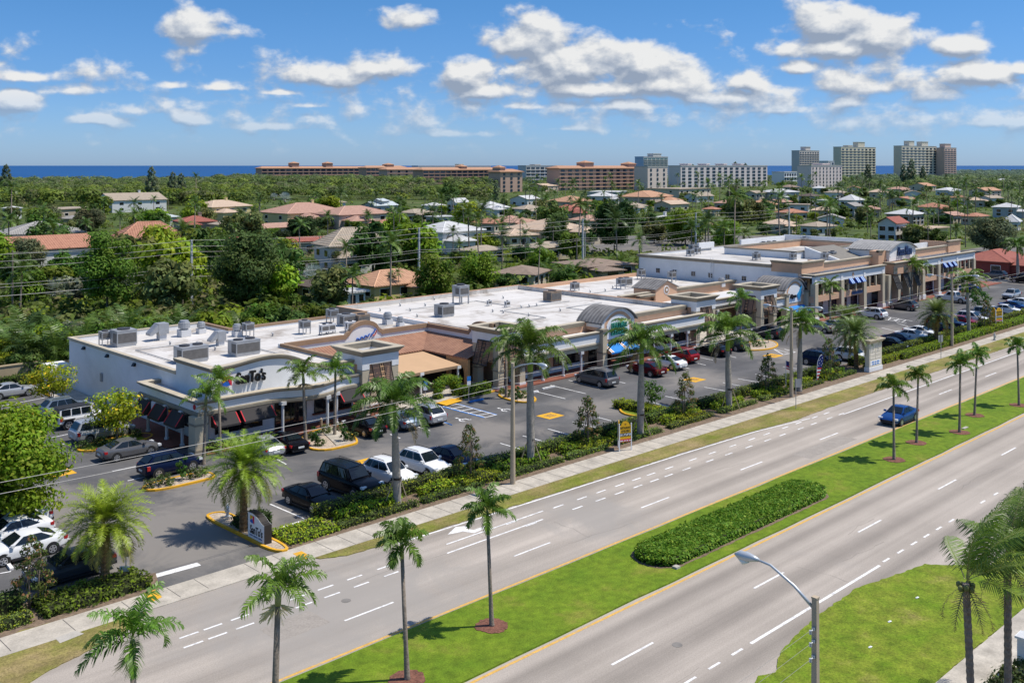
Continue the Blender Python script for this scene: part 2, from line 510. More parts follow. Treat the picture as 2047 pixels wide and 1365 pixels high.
def make_world():
    w = bpy.data.worlds.new('World'); scene.world = w; w.use_nodes = True
    w.cycles.sampling_method = 'MANUAL'; w.cycles.sample_map_resolution = 256
    nt = w.node_tree; N, L = nt.nodes, nt.links
    bg = N['Background']
    sky = N.new('ShaderNodeTexSky'); sky.sky_type = 'NISHITA'; sky.sun_disc = False
    sky.sun_elevation = SUN_EL; sky.sun_rotation = math.atan2(sx, sy)
    sky.altitude = 20; sky.air_density = 1.0; sky.dust_density = 0.4; sky.ozone_density = 2.0
    tc = N.new('ShaderNodeTexCoord')

    def dot(vec):
        d = N.new('ShaderNodeVectorMath'); d.operation = 'DOT_PRODUCT'
        L.new(tc.outputs['Generated'], d.inputs[0]); d.inputs[1].default_value = vec
        return d.outputs['Value']
    az = N.new('ShaderNodeMath'); az.operation = 'ARCTAN2'
    L.new(dot((ST, -CT, 0)), az.inputs[0]); L.new(dot((CT, ST, 0)), az.inputs[1])
    el = N.new('ShaderNodeMath'); el.operation = 'ARCSINE'
    L.new(dot((0, 0, 1)), el.inputs[0])
    ae = N.new('ShaderNodeCombineXYZ')
    L.new(az.outputs[0], ae.inputs[0]); L.new(el.outputs[0], ae.inputs[1])
    # clear sky deepens with height
    rp = N.new('ShaderNodeValToRGB')
    mr = N.new('ShaderNodeMapRange'); mr.inputs[1].default_value = 0.0; mr.inputs[2].default_value = RAD(42)
    L.new(el.outputs[0], mr.inputs[0]); L.new(mr.outputs[0], rp.inputs[0])
    e = rp.color_ramp.elements
    e[0].position = 0.0; e[0].color = (SKY0[0], SKY0[1], SKY0[2], 1)
    e[1].position = 1.0; e[1].color = (1.2, 1.35, 1.6, 1)
    m0 = e.new(.333); m0.color = (SKY2[0], SKY2[1], SKY2[2], 1)
    m1 = e.new(0.117); m1.color = (SKY1[0], SKY1[1], SKY1[2], 1)
    mul = N.new('ShaderNodeMix'); mul.data_type = 'RGBA'; mul.blend_type = 'MULTIPLY'; mul.inputs['Factor'].default_value = 1
    L.new(sky.outputs[0], mul.inputs[6]); L.new(rp.outputs[0], mul.inputs[7])
    L.new(mul.outputs[2], bg.inputs['Color']); bg.inputs['Strength'].default_value = 0.1

    # cumulus field: a group giving the cloud thickness in a direction
    g = bpy.data.node_groups.new('cloud_thickness', 'ShaderNodeTree')
    g.interface.new_socket('dir', in_out='INPUT', socket_type='NodeSocketVector')
    g.interface.new_socket('thick', in_out='OUTPUT', socket_type='NodeSocketFloat')
    gi, go = g.nodes.new('NodeGroupInput'), g.nodes.new('NodeGroupOutput')
    GN, GL = g.nodes, g.links
    clouds = [(1062, 88, 105, 72, 1), (1150, 140, 160, 75, 1), (1285, 140, 120, 60, 1), (1350, 172, 140, 50, .9),
              (1200, 180, 190, 34, .8), (1500, 165, 55, 36, .8), (1440, 195, 110, 26, .7),
              (940, 158, 58, 56, 1), (968, 184, 78, 28, .9), (630, 155, 115, 36, .75), (765, 138, 85, 38, .8),
              (400, 62, 92, 42, .7), (805, 44, 78, 26, .6), (1655, 52, 88, 62, 1), (1750, 84, 110, 52, .95), (1690, 98, 160, 36, .9),
              (1600, 138, 42, 22, .85), (1905, 98, 65, 30, .75), (1960, 155, 85, 34, .95), (2045, 140, 30, 20, .9),
              (38, 208, 48, 30, .9), (150, 185, 70, 18, .55), (70, 156, 70, 15, .5), (1750, 178, 100, 34, .65), (1870, 195, 90, 30, .65),
              (1700, 205, 60, 22, .6), (1250, 212, 160, 20, .6), (380, 240, 62, 22, .6), (1050, 214, 55, 13, .6), (190, 240, 60, 16, .5),
              (345, 172, 34, 11, .55), (445, 176, 52, 13, .5), (620, 212, 46, 9, .55), (560, 186, 44, 9, .5), (2000, 245, 90, 16, .5),
              (900, 268, 120, 12, .45), (540, 255, 90, 12, .45), (1130, 258, 70, 10, .4), (280, 222, 50, 16, .5), (1560, 222, 90, 14, .5), (1300, 225, 1300, 55, .14), (1750, 190, 420, 66, .24)]
    last = None
    for px, py, hw, hh, wt in clouds:
        a = math.atan((px - CX) / FPX); ee = math.atan((HOR - py) / FPX * cos(a))
        sb = GN.new('ShaderNodeVectorMath'); sb.operation = 'SUBTRACT'; sb.inputs[1].default_value = (a, ee, 0)
        GL.new(gi.outputs[0], sb.inputs[0])
        k1, k2 = FPX / hw, FPX / hh
        up = GN.new('ShaderNodeVectorMath'); up.operation = 'MULTIPLY'; up.inputs[1].default_value = (k1, k2, 0)
        dn = GN.new('ShaderNodeVectorMath'); dn.operation = 'MULTIPLY'; dn.inputs[1].default_value = (k1, -1.6 * k2, 0)
        GL.new(sb.outputs[0], up.inputs[0]); GL.new(sb.outputs[0], dn.inputs[0])
        mx = GN.new('ShaderNodeVectorMath'); mx.operation = 'MAXIMUM'
        GL.new(up.outputs[0], mx.inputs[0]); GL.new(dn.outputs[0], mx.inputs[1])
        ab = GN.new('ShaderNodeVectorMath'); ab.operation = 'LENGTH'
        # the x part must stay |x|: keep up.x (same in both), only y differs
        GL.new(mx.outputs[0], ab.inputs[0])
        on = GN.new('ShaderNodeMath'); on.operation = 'MULTIPLY_ADD'; on.inputs[1].default_value = -wt; on.inputs[2].default_value = wt
        GL.new(ab.outputs['Value'], on.inputs[0])
        if last is None:
            last = on.outputs[0]
        else:
            m = GN.new('ShaderNodeMath'); m.operation = 'SMOOTH_MAX'; m.inputs[2].default_value = 0.12
            GL.new(last, m.inputs[0]); GL.new(on.outputs[0], m.inputs[1]); last = m.outputs[0]
    fl = GN.new('ShaderNodeMath'); fl.operation = 'MAXIMUM'; fl.inputs[1].default_value = -0.55
    GL.new(last, fl.inputs[0])
    sc_ = GN.new('ShaderNodeVectorMath'); sc_.operation = 'MULTIPLY'; sc_.inputs[1].default_value = (1, 1.5, 1)
    GL.new(gi.outputs[0], sc_.inputs[0])
    n1 = GN.new('ShaderNodeTexNoise'); n1.inputs['Scale'].default_value = CL[1]; n1.inputs['Detail'].default_value = 7
    n1.inputs['Roughness'].default_value = 0.53; n1.inputs['Distortion'].default_value = 0.12
    GL.new(sc_.outputs[0], n1.inputs['Vector'])
    ma = GN.new('ShaderNodeMath'); ma.operation = 'MULTIPLY_ADD'; ma.inputs[1].default_value = CL[2]
    of = GN.new('ShaderNodeMath'); of.operation = 'SUBTRACT'; of.inputs[1].default_value = CL[0]
    GL.new(fl.outputs[0], of.inputs[0])
    GL.new(n1.outputs['Fac'], ma.inputs[0]); GL.new(of.outputs[0], ma.inputs[2])
    GL.new(ma.outputs[0], go.inputs[0])

    def thick(vec):
        q = N.new('ShaderNodeGroup'); q.node_tree = g
        L.new(vec, q.inputs[0]); return q.outputs[0]
    t0 = thick(ae.outputs[0])
    sh = N.new('ShaderNodeVectorMath'); sh.operation = 'ADD'; sh.inputs[1].default_value = (0.004, 0.0085, 0)
    L.new(ae.outputs[0], sh.inputs[0])
    t1 = thick(sh.outputs[0])
    al = N.new('ShaderNodeMapRange'); al.interpolation_type = 'SMOOTHSTEP'
    al.inputs[1].default_value = 0.0; al.inputs[2].default_value = CL[3]; al.inputs[4].default_value = 0.97
    L.new(t0, al.inputs[0])
    df = N.new('ShaderNodeMath'); df.operation = 'SUBTRACT'; L.new(t0, df.inputs[0]); L.new(t1, df.inputs[1])
    lt = N.new('ShaderNodeMapRange'); lt.inputs[1].default_value = -0.26; lt.inputs[2].default_value = 0.3
    L.new(df.outputs[0], lt.inputs[0])
    cr = N.new('ShaderNodeValToRGB'); ce = cr.color_ramp.elements
    ce[0].position = 0.0; ce[0].color = (0.33, 0.40, 0.52, 1)
    ce[1].position = 1.0; ce[1].color = (0.93, 0.93, 0.92, 1)
    cm = ce.new(0.45); cm.color = (0.56, 0.61, 0.69, 1)
    L.new(lt.outputs[0], cr.inputs[0])
    cb = N.new('ShaderNodeBackground'); L.new(cr.outputs[0], cb.inputs['Color']); cb.inputs['Strength'].default_value = 0.92
    # distant clouds sink into the haze
    hz = N.new('ShaderNodeMapRange'); hz.inputs[1].default_value = RAD(0.6); hz.inputs[2].default_value = RAD(4.2)
    hz.inputs[3].default_value = 0.12; hz.inputs[4].default_value = 1.0
    L.new(el.outputs[0], hz.inputs[0])
    am = N.new('ShaderNodeMath'); am.operation = 'MULTIPLY'; L.new(al.outputs[0], am.inputs[0]); L.new(hz.outputs[0], am.inputs[1])
    ms = N.new('ShaderNodeMixShader')
    L.new(am.outputs[0], ms.inputs[0]); L.new(bg.outputs[0], ms.inputs[1]); L.new(cb.outputs[0], ms.inputs[2])
    L.new(ms.outputs[0], N['World Output'].inputs['Surface'])


CL = (0.80, 27, 1.8, 0.46)
SKY0, SKY1, SKY2 = (0.60, 0.90, 1.62), (0.42, 0.73, 1.26), (0.33, 0.73, 1.04)
make_world()


# ------------------------------------------------------------------ ground, sea, avenue
def ground_mat(name, cols, scales, rough=0.9, stretch=None, amt=0.35, bump=0.0, fine_amt=0.14):
    """colours mixed by noise in world space; stretch=(sx, sy) draws the second noise out along the avenue"""
    m, nt, b = nodes_of(name)
    N, L = nt.nodes, nt.links
    g = N.new('ShaderNodeNewGeometry')
    b.inputs['Roughness'].default_value = rough; b.inputs['Specular IOR Level'].default_value = 0.2
    n1 = N.new('ShaderNodeTexNoise'); n1.inputs['Scale'].default_value = scales[0]; n1.inputs['Detail'].default_value = 7
    n1.inputs['Roughness'].default_value = 0.65
    L.new(g.outputs['Position'], n1.inputs['Vector'])
    r = N.new('ShaderNodeValToRGB'); e = r.color_ramp.elements
    e[0].position = 0.36; e[0].color = (*cols[0], 1); e[1].position = 0.66; e[1].color = (*cols[1], 1)
    if len(cols) > 2:
        q = e.new(0.56); q.color = (*cols[1], 1); e[2].position = 0.74; e[2].color = (*cols[2], 1)
    L.new(n1.outputs['Fac'], r.inputs[0])
    mp = N.new('ShaderNodeMapping'); s = stretch or (1, 1); mp.inputs['Scale'].default_value = (s[0], s[1], 1)
    L.new(g.outputs['Position'], mp.inputs['Vector'])
    n2 = N.new('ShaderNodeTexNoise'); n2.inputs['Scale'].default_value = scales[1]; n2.inputs['Detail'].default_value = 4
    L.new(mp.outputs[0], n2.inputs['Vector'])
    n3 = N.new('ShaderNodeTexNoise'); n3.inputs['Scale'].default_value = scales[2]; n3.inputs['Detail'].default_value = 3
    n3.inputs['Roughness'].default_value = 0.7
    L.new(g.outputs['Position'], n3.inputs['Vector'])

    def rng_(src, a):
        q = N.new('ShaderNodeMapRange'); q.inputs[1].default_value = 0.3; q.inputs[2].default_value = 0.7
        q.inputs[3].default_value = 1 - a; q.inputs[4].default_value = 1 + a
        L.new(src, q.inputs[0]); return q.outputs[0]
    a = N.new('ShaderNodeMath'); a.operation = 'MULTIPLY'
    L.new(rng_(n2.outputs['Fac'], amt), a.inputs[0]); L.new(rng_(n3.outputs['Fac'], fine_amt), a.inputs[1])
    mx = N.new('ShaderNodeMix'); mx.data_type = 'RGBA'; mx.blend_type = 'MULTIPLY'; mx.inputs['Factor'].default_value = 1
    L.new(r.outputs[0], mx.inputs[6]); L.new(a.outputs[0], mx.inputs[7])
    L.new(mx.outputs[2], b.inputs['Base Color'])
    if bump:
        bp = N.new('ShaderNodeBump'); bp.inputs['Strength'].default_value = bump; bp.inputs['Distance'].default_value = 0.05
        L.new(n3.outputs['Fac'], bp.inputs['Height']); L.new(bp.outputs[0], b.inputs['Normal'])
    return m


g_land = ground_mat('land_grass', [(0.045, 0.06, 0.018), (0.075, 0.11, 0.02), (0.20, 0.165, 0.10)], (0.05, 0.3, 2.0), amt=0.25)
g_road = ground_mat('road_asphalt', [(0.325, 0.285, 0.242), (0.385, 0.338, 0.288)], (0.12, 0.9, 14.0), stretch=(0.014, 1.15), amt=0.17, fine_amt=0.16, bump=0.1)
g_lot = ground_mat('lot_asphalt', [(0.082, 0.081, 0.083), (0.118, 0.115, 0.112), (0.19, 0.178, 0.16)], (0.13, 0.35, 12.0), stretch=(0.25, 1.0), amt=0.22, fine_amt=0.14, bump=0.1)


def wear(m, spots, col):
    """driven-over places where the asphalt has bleached: (x, y, radius) in the world, broken up by noise"""
    nt = m.node_tree; N, L = nt.nodes, nt.links
    b = N['Principled BSDF']; src = b.inputs['Base Color'].links[0].from_socket
    g = N.new('ShaderNodeNewGeometry'); n = N.new('ShaderNodeTexNoise'); n.inputs['Scale'].default_value = .22; n.inputs['Detail'].default_value = 8
    n.inputs['Roughness'].default_value = .7; n.inputs['Distortion'].default_value = 1.0
    L.new(g.outputs['Position'], n.inputs['Vector'])
    tot = None
    for x, y, r in spots:
        d = N.new('ShaderNodeVectorMath'); d.operation = 'DISTANCE'; d.inputs[1].default_value = (x, y, 0); L.new(g.outputs['Position'], d.inputs[0])
        q = N.new('ShaderNodeMapRange'); q.inputs[1].default_value = 0; q.inputs[2].default_value = r; q.inputs[3].default_value = .55; q.inputs[4].default_value = 0
        L.new(d.outputs['Value'], q.inputs[0])
        if tot is None:
            tot = q.outputs[0]
        else:
            a = N.new('ShaderNodeMath'); a.operation = 'MAXIMUM'; L.new(tot, a.inputs[0]); L.new(q.outputs[0], a.inputs[1]); tot = a.outputs[0]
    a = N.new('ShaderNodeMath'); a.operation = 'ADD'; L.new(tot, a.inputs[0]); L.new(n.outputs['Fac'], a.inputs[1])
    q = N.new('ShaderNodeMapRange'); q.interpolation_type = 'SMOOTHSTEP'; q.inputs[1].default_value = .55; q.inputs[2].default_value = .95; q.inputs[4].default_value = .85; L.new(a.outputs[0], q.inputs[0])
    mx = N.new('ShaderNodeMix'); mx.data_type = 'RGBA'; L.new(q.outputs[0], mx.inputs['Factor']); L.new(src, mx.inputs[6]); mx.inputs[7].default_value = (*col, 1)
    L.new(mx.outputs[2], b.inputs['Base Color'])


wear(g_lot, [(29, 60, 11), (36, 66, 8), (48, 63, 7), (22, 98, 14), (60, 64, 7), (73, 63, 6), (90, 63, 7), (24, 70, 9), (110, 64, 9), (135, 62, 9)], (.225, .205, .182))

def lane_tracks(m, period):
    """oil and tyre darkening that runs along each lane"""
    nt = m.node_tree; N, L = nt.nodes, nt.links
    b = N['Principled BSDF']; src = b.inputs['Base Color'].links[0].from_socket
    g = N.new('ShaderNodeNewGeometry'); w = N.new('ShaderNodeTexWave'); w.bands_direction = 'Y'; w.inputs['Scale'].default_value = .314 / period
    w.inputs['Distortion'].default_value = .5; w.inputs['Detail Scale'].default_value = .3; w.inputs['Phase Offset'].default_value = 2.2
    L.new(g.outputs['Position'], w.inputs['Vector'])
    q = N.new('ShaderNodeMapRange'); q.inputs[1].default_value = .45; q.inputs[2].default_value = 1; q.inputs[3].default_value = 1.03; q.inputs[4].default_value = .80
    L.new(w.outputs['Fac'], q.inputs[0])
    mx = N.new('ShaderNodeMix'); mx.data_type = 'RGBA'; mx.blend_type = 'MULTIPLY'; mx.inputs['Factor'].default_value = 1
    L.new(src, mx.inputs[6]); L.new(q.outputs[0], mx.inputs[7]); L.new(mx.outputs[2], b.inputs['Base Color'])


def seams(m):
    """lap seams of the roof sheets"""
    nt = m.node_tree; N, L = nt.nodes, nt.links
    b = N['Principled BSDF']; src = b.inputs['Base Color'].links[0].from_socket
    g = N.new('ShaderNodeNewGeometry'); k = N.new('ShaderNodeTexBrick'); k.inputs['Scale'].default_value = 1
    k.inputs['Brick Width'].default_value = 9; k.inputs['Row Height'].default_value = 1.6; k.inputs['Mortar Size'].default_value = .035
    k.inputs['Color1'].default_value = (1, 1, 1, 1); k.inputs['Color2'].default_value = (.92, .92, .91, 1); k.inputs['Mortar'].default_value = (.72, .7, .67, 1)
    L.new(g.outputs['Position'], k.inputs['Vector'])
    mx = N.new('ShaderNodeMix'); mx.data_type = 'RGBA'; mx.blend_type = 'MULTIPLY'; mx.inputs['Factor'].default_value = 1
    L.new(src, mx.inputs[6]); L.new(k.outputs['Color'], mx.inputs[7]); L.new(mx.outputs[2], b.inputs['Base Color'])


seams(membrane); seams(oldroof)
lane_tracks(g_road, 3.15)
wear(g_road, [(50, 44, 6), (30, 45, 12)], (.30, .275, .245))
g_lot2 = ground_mat('worn_lot_asphalt', [(0.11, 0.105, 0.10), (0.17, 0.155, 0.135), (0.23, 0.20, 0.165)], (0.2, 0.5, 12.0), stretch=(0.3, 1.0), amt=0.2, bump=0.1)
g_median = ground_mat('median_turf', [(0.10, 0.17, 0.009), (0.135, 0.20, 0.012), (0.21, 0.205, 0.035)], (0.3, 2.2, 11.0), amt=0.22, bump=0.7, fine_amt=0.28)
g_verge = ground_mat('verge_turf', [(0.15, 0.17, 0.022), (0.235, 0.19, 0.07), (0.30, 0.22, 0.115)], (0.3, 0.9, 10.0), stretch=(0.3, 1.2), amt=0.22, bump=0.7, fine_amt=0.4)
g_lawn = ground_mat('lawn_turf', [(0.11, 0.18, 0.008), (0.165, 0.205, 0.018), (0.24, 0.205, 0.06)], (0.35, 1.3, 9.0), amt=0.22, bump=0.7, fine_amt=0.4)
g_walk = ground_mat('sidewalk_concrete', [(0.37, 0.335, 0.28), (0.46, 0.415, 0.345), (0.30, 0.27, 0.225)], (0.35, 1.0, 10.0), amt=0.16, bump=0.1)
g_sea = ground_mat('sea', [(0.008, 0.062, 0.19), (0.013, 0.085, 0.235)], (0.002, 0.01, 0.05), rough=0.6, stretch=(0.3, 1.0), amt=0.1)


def slab(name, poly, z, m):
    b = MB(); b.sheet(poly, z)
    return struct(b.build(name, m))


def fw(Y, X):
    return (CT * Y + ST * X, ST * Y - CT * X)


slab('ground', [fw(-60, -200), fw(-60, 300), fw(4300, 7000), fw(4300, 1900), fw(2400, 1060), fw(2400, 560), fw(1330, 170), fw(1330, -3000)], 0.0, g_land)
slab('sea_water', [fw(1310, -3500), fw(1310, 3500), fw(90000, 60000), fw(90000, -60000)], -0.6, g_sea)
slab('road', [(-60, 15.0), (420, 15.0), (420, 52.0), (-60, 52.0)], 0.004, g_road)
# far verge between the turn lane and the sidewalk
verge_edge = [(33.2, 49.9), (34.6, 49.25), (40, 48.75), (52, 48.4), (66, 48.1), (76, 47.7), (82, 47.05), (88, 47.3), (104, 47.25), (140, 47.05), (420, 47.0)]
rr = random.Random(3)


def ragged(path, step=0.35, amp=0.07):
    out = []
    for a, b in zip(path, path[1:]):
        n = max(1, int(math.hypot(b[0] - a[0], b[1] - a[1]) / step))
        n = min(n, 160)
        for i in range(n):
            t = i / n
            out.append((a[0] + (b[0] - a[0]) * t + rr.uniform(-amp, amp) * .5, a[1] + (b[1] - a[1]) * t + rr.uniform(-amp, amp)))
    out.append(path[-1])
    return out


def strip_between(a, b):
    return a + list(reversed(b))


sw0 = [(33.0, 50.25), (60, 50.15), (90, 49.95), (150, 49.85), (420, 49.7)]
sw1 = [(33.0, 52.35), (60, 52.15), (90, 51.75), (150, 51.5), (420, 51.4)]
b = MB(); b.prism(strip_between(ragged(verge_edge), sw0), 0.0, 0.05)
struct(b.build('verge_grass', g_verge))
# left end of the verge beyond the driveway
lv = [at(-60, 1330), at(40, 1262), at(150, 1232), at(228, 1222), at(300, 1195), at(290, 1230), at(250, 1262), at(180, 1300), at(90, 1345), at(40, 1378), at(-60, 1440)]
b = MB(); b.prism(ragged(lv + lv[:1], 0.3, 0.05)[:-1], 0.0, 0.05)
struct(b.build('verge_grass', g_verge))
# median
med = [(-60, 33.55), (420, 33.55)], [(-60, 39.15), (420, 39.15)]
b = MB(); b.prism(ragged(med[0], 0.4, 0.05) + list(reversed(ragged(med[1], 0.4, 0.05))), 0.0, 0.09)
struct(b.build('median_grass', g_median))
# near lawn and sidewalk
lawn = [(32, 22.2), (36, 23.4), (39.6, 24.6), at(1548, 1345), at(1562, 1305), at(1600, 1262), at(1640, 1228), at(1710, 1178), at(1785, 1152), at(1850, 1129), at(1905, 1131), at(1980, 1130), (70, 22.2), (90, 21.5), (90, 18.6), (30, 18.9)]
b = MB(); b.prism(ragged(lawn, 0.3, 0.07), 0.0, 0.06)
struct(b.build('near_lawn', g_lawn))
b = MB(); b.prism([(30, 16.6), (90, 16.4), (90, 18.6), (30, 18.85)], 0.0, 0.066)
struct(b.build('near_sidewalk', g_walk))
b = MB(); b.prism([(30, 2), (90, 2), (90, 16.4), (30, 16.6)], 0.0, 0.03)
struct(b.build('planting_bed', soil))

# far sidewalk in cast slabs with joints, driveway slab across the entrance
dark_joint = mat('joint_dark', (0.12, 0.11, 0.1), 0.9)
b = MB()
b.prism(strip_between(sw0, sw1), 0.0, 0.06, 0)


def swy(x, side):
    P = sw0 if side == 0 else sw1
    for a, c in zip(P, P[1:]):
        if x <= c[0]:
            return a[1] + (c[1] - a[1]) * (x - a[0]) / (c[0] - a[0])


x = 34.4
while x < 170:
    b.box(x - 0.02, x + 0.02, swy(x, 0) + .01, swy(x, 1) - .01, 0.062, 0.064, 1)
    x += 1.55
b.prism([(-60, 50.6), (33.0, 50.3), (33.0, 52.35), (-60, 52.6)], 0.0, 0.055, 0)
for x in [26.5, 29.6, 22.4, 19.4, 16.4, 13.4, 10.4, 24.9, 31.4]:
    b.box(x - 0.02, x + 0.02, 50.62, 52.3, 0.057, 0.059, 1)
struct(b.build('sidewalk', [g_walk, dark_joint]))
b = MB()
b.sheet([at(585, 1108), at(603, 1103), at(624, 1115), at(606, 1121)], 0.064, 0)
b.sheet([at(288, 1188), at(310, 1180), at(324, 1195), at(302, 1206)], 0.064, 0)
struct(b.build('tactile_paving', yellowpaint))
slab('utility_cover', [at(110, 1277), at(152, 1262), at(168, 1268), at(120, 1287)], 0.056, concrete)

# parking lot
slab('parking_lot', [(-60, 52.3), (300, 52.3), (300, 73.6), (206, 73.6), (206, 112), (-60, 112)], 0.006, g_lot)
slab('side_parking_lot', [(206, 60), (300, 60), (300, 110), (206, 110)], 0.012, g_lot2)
slab('side_street', [depth_pt(1180, 268), depth_pt(1330, 268), depth_pt(1560, 330), depth_pt(1150, 330)], 0.006, g_lot2)
slab('side_street', [depth_pt(560, 205), depth_pt(690, 208), depth_pt(760, 236), depth_pt(690, 245), depth_pt(560, 235)], 0.006, g_lot2)
slab('side_street', [depth_pt(180, 200), depth_pt(270, 196), depth_pt(300, 230), depth_pt(190, 240)], 0.006, g_lot2)

# cracks, patches and small iron covers in the avenue
b = MB()
for k in range(26):
    x0, y0 = rr.uniform(20, 150), rr.choice([rr.uniform(26, 33), rr.uniform(39.8, 47)])
    pts = [(x0, y0)]
    for i in range(rr.randint(4, 10)):
        pts.append((pts[-1][0] + rr.uniform(.3, 1.1), pts[-1][1] + rr.uniform(-.2, .2))) if k % 3 else pts.append((pts[-1][0] + rr.uniform(-.15, .15), pts[-1][1] + rr.uniform(.25, .6)))
    for p, q in zip(pts, pts[1:]):
        dx, dy = q[0] - p[0], q[1] - p[1]; l = math.hypot(dx, dy); w = rr.uniform(.008, .02)
        b.sheet([(p[0] - dy / l * w, p[1] + dx / l * w), (p[0] + dy / l * w, p[1] - dx / l * w), (q[0] + dy / l * w, q[1] - dx / l * w), (q[0] - dy / l * w, q[1] + dx / l * w)], .0065)
struct(b.build('road_cracks', mat('crack_dark', (.21, .19, .165), .95, world=True)))
b = MB()
for x0, x1, y0, y1 in ((72, 80, 40.1, 41.8), (26, 29, 42.6, 44.6)):
    b.sheet(ragged([(x0, y0), (x1, y0 + .1), (x1 - .1, y1), (x0, y1 - .1)], .5, .05), .0062)
struct(b.build('road_patches', mat('patch_grey', (.30, .267, .23), .95, .1, world=True, fine=.12)))
b = MB()
for x0, y0 in ((31, 44.2), (39.5, 29.0), (92, 41.2)):
    b.prism([(x0 + .26 * cos(a), y0 + .26 * sin(a)) for a in np.linspace(0, 2 * pi, 15)[:-1]], .006, .012)
struct(b.build('manhole_covers', mat('iron_cover', (.19, .175, .155), .7, .2, world=True)))
# road markings
b = MB()
Z = 0.009


def line(b, x0, x1, y, w=0.13, mi=0, z=Z):
    b.sheet([(x0, y - w / 2), (x1, y - w / 2), (x1, y + w / 2), (x0, y + w / 2)], z, mi)


def px_line(b, p, q, w, z=Z, mi=0):
    a, c = at(*p), at(*q)
    dx, dy = c[0] - a[0], c[1] - a[1]
    l = math.hypot(dx, dy); nx, ny = -dy / l * w / 2, dx / l * w / 2
    b.sheet([(a[0] + nx, a[1] + ny), (c[0] + nx, c[1] + ny), (c[0] - nx, c[1] - ny), (a[0] - nx, a[1] - ny)], z, mi)


line(b, -60, 420, 33.28, 0.17, 1)
line(b, -60, 420, 39.45, 0.17, 1)
u0 = at(1266, 1306)[0]
for k in range(-6, 30):
    xm = u0 + k * 12.0
    line(b, xm - 1.55, xm + 1.55, 29.95)
u1 = at(740, 1222)[0]
for k in range(-5, 30):
    xm = u1 + k * 12.0
    line(b, xm - 1.55, xm + 1.55, 42.3)
# near edge: one long line, then short dashes past the side street
line(b, at(1504, 1287)[0], at(1762, 1131)[0], 26.6, 0.17)
for p in [(1778, 1121), (1805, 1103), (1832, 1087), (1857, 1072), (1882, 1057), (1908, 1042), (1970, 1004), (1995, 988)]:
    xm = at(*p)[0]; line(b, xm - .4, xm + .4, 26.7)
for p in [(1475, 1303), (1428, 1330), (1380, 1360)]:
    xm = at(*p)[0]; line(b, xm - .45, xm + .45, 26.6)
# far side: cycle lane lines, then paired dashes
line(b, at(895, 1106)[0], at(1086, 1038)[0], 45.4)
line(b, at(893, 1088)[0], at(1086, 1021)[0], 46.5)
for p in [(1040, 1040), (1140, 1010), (1190, 995), (1222, 980), (1255, 966), (1290, 955), (1322, 946), (1360, 934), (1400, 916), (1440, 903), (1480, 889), (1518, 876), (1550, 866), (1585, 853), (1612, 844), (1640, 832), (1664, 824)]:
    xm = at(*p)[0]
    line(b, xm - .5, xm + .5, 45.3); line(b, xm - 1.2, xm - .2, 46.4)
for p in [(770, 1141), (714, 1164), (660, 1187), (606, 1208), (478, 1243), (432, 1268), (386, 1287)]:
    xm = at(*p)[0]
    line(b, xm - .5, xm + .5, 45.3); line(b, xm - .2, xm + .8, 46.35)
line(b, at(1682, 828)[0], 420, 45.1)
b.sheet([(38, 48.6), (52, 48.12), (66, 47.82), (76, 47.42), (83.5, 46.45), (83.5, 46.58), (76, 47.55), (66, 47.96), (52, 48.26), (38, 48.74)], Z, 0)
# turn arrow
ar = [at(895, 1068), at(911, 1053), at(943, 1050), at(930, 1056), at(947, 1059), at(970, 1051), at(967, 1057), at(948, 1065), at(925, 1062), at(917, 1064)]
b.sheet(ar, Z, 0)
struct(b.build('lane_markings', [whitepaint, orangeline]))

# parking lines
b = MB(); Zl = 0.016
for p, q in [((540, 1007.5), (618, 1041)), ((1000, 886), (1048, 900)), ((1045, 871), (1104, 887)), ((1095, 857), (1152, 873)), ((1145, 843), (1210, 860)),
             ((1195, 834), (1240, 846)), ((1296, 802), (1345, 815)), ((1330, 792), (1400, 806)), ((1408, 774), (1470, 785)), ((1445, 765), (1507, 776)),
             ((1475, 757), (1522, 765)), ((1510, 748), (1545, 755)), ((1565, 733), (1625, 742)), ((1060, 780), (1130, 797)), ((1100, 770), (1171, 787)),
             ((1137, 760), (1210, 778)), ((1180, 752), (1250, 766)), ((1330, 722), (1378, 737)), ((1385, 724), (1411, 730)), ((1388, 712), (1425, 720)),
             ((1450, 710), (1472, 715)), ((1540, 696), (1575, 705)), ((550, 916), (572, 928)), ((615, 870), (640, 880)), ((780, 868), (800, 876)), ((832, 852), (860, 861)), ((877, 842), (905, 850)),
             ((0, 799), (67, 786)), ((0, 812), (90, 795)), ((25, 822), (113, 805)), ((80, 846), (110, 838)), ((82, 862), (122, 853)), ((103, 875), (140, 867)), ((125, 888), (145, 884)),
             ((225, 942), (282, 930)), ((255, 961), (290, 953)), ((32, 731), (60, 745)), ((103, 730), (122, 739)), ((90, 1055), (111, 1051)), ((118, 1083), (146, 1075)), ((45, 1136), (182, 1103)), ((0, 1146), (22, 1142)),
             ((1762, 655), (1790, 662)), ((1793, 646), (1815, 652)), ((1700, 668), (1735, 676)), ((1915, 624), (1940, 630)), ((1905, 600), (1930, 606)), ((1700, 650), (1725, 656))]:
    px_line(b, p, q, 0.12, Zl)
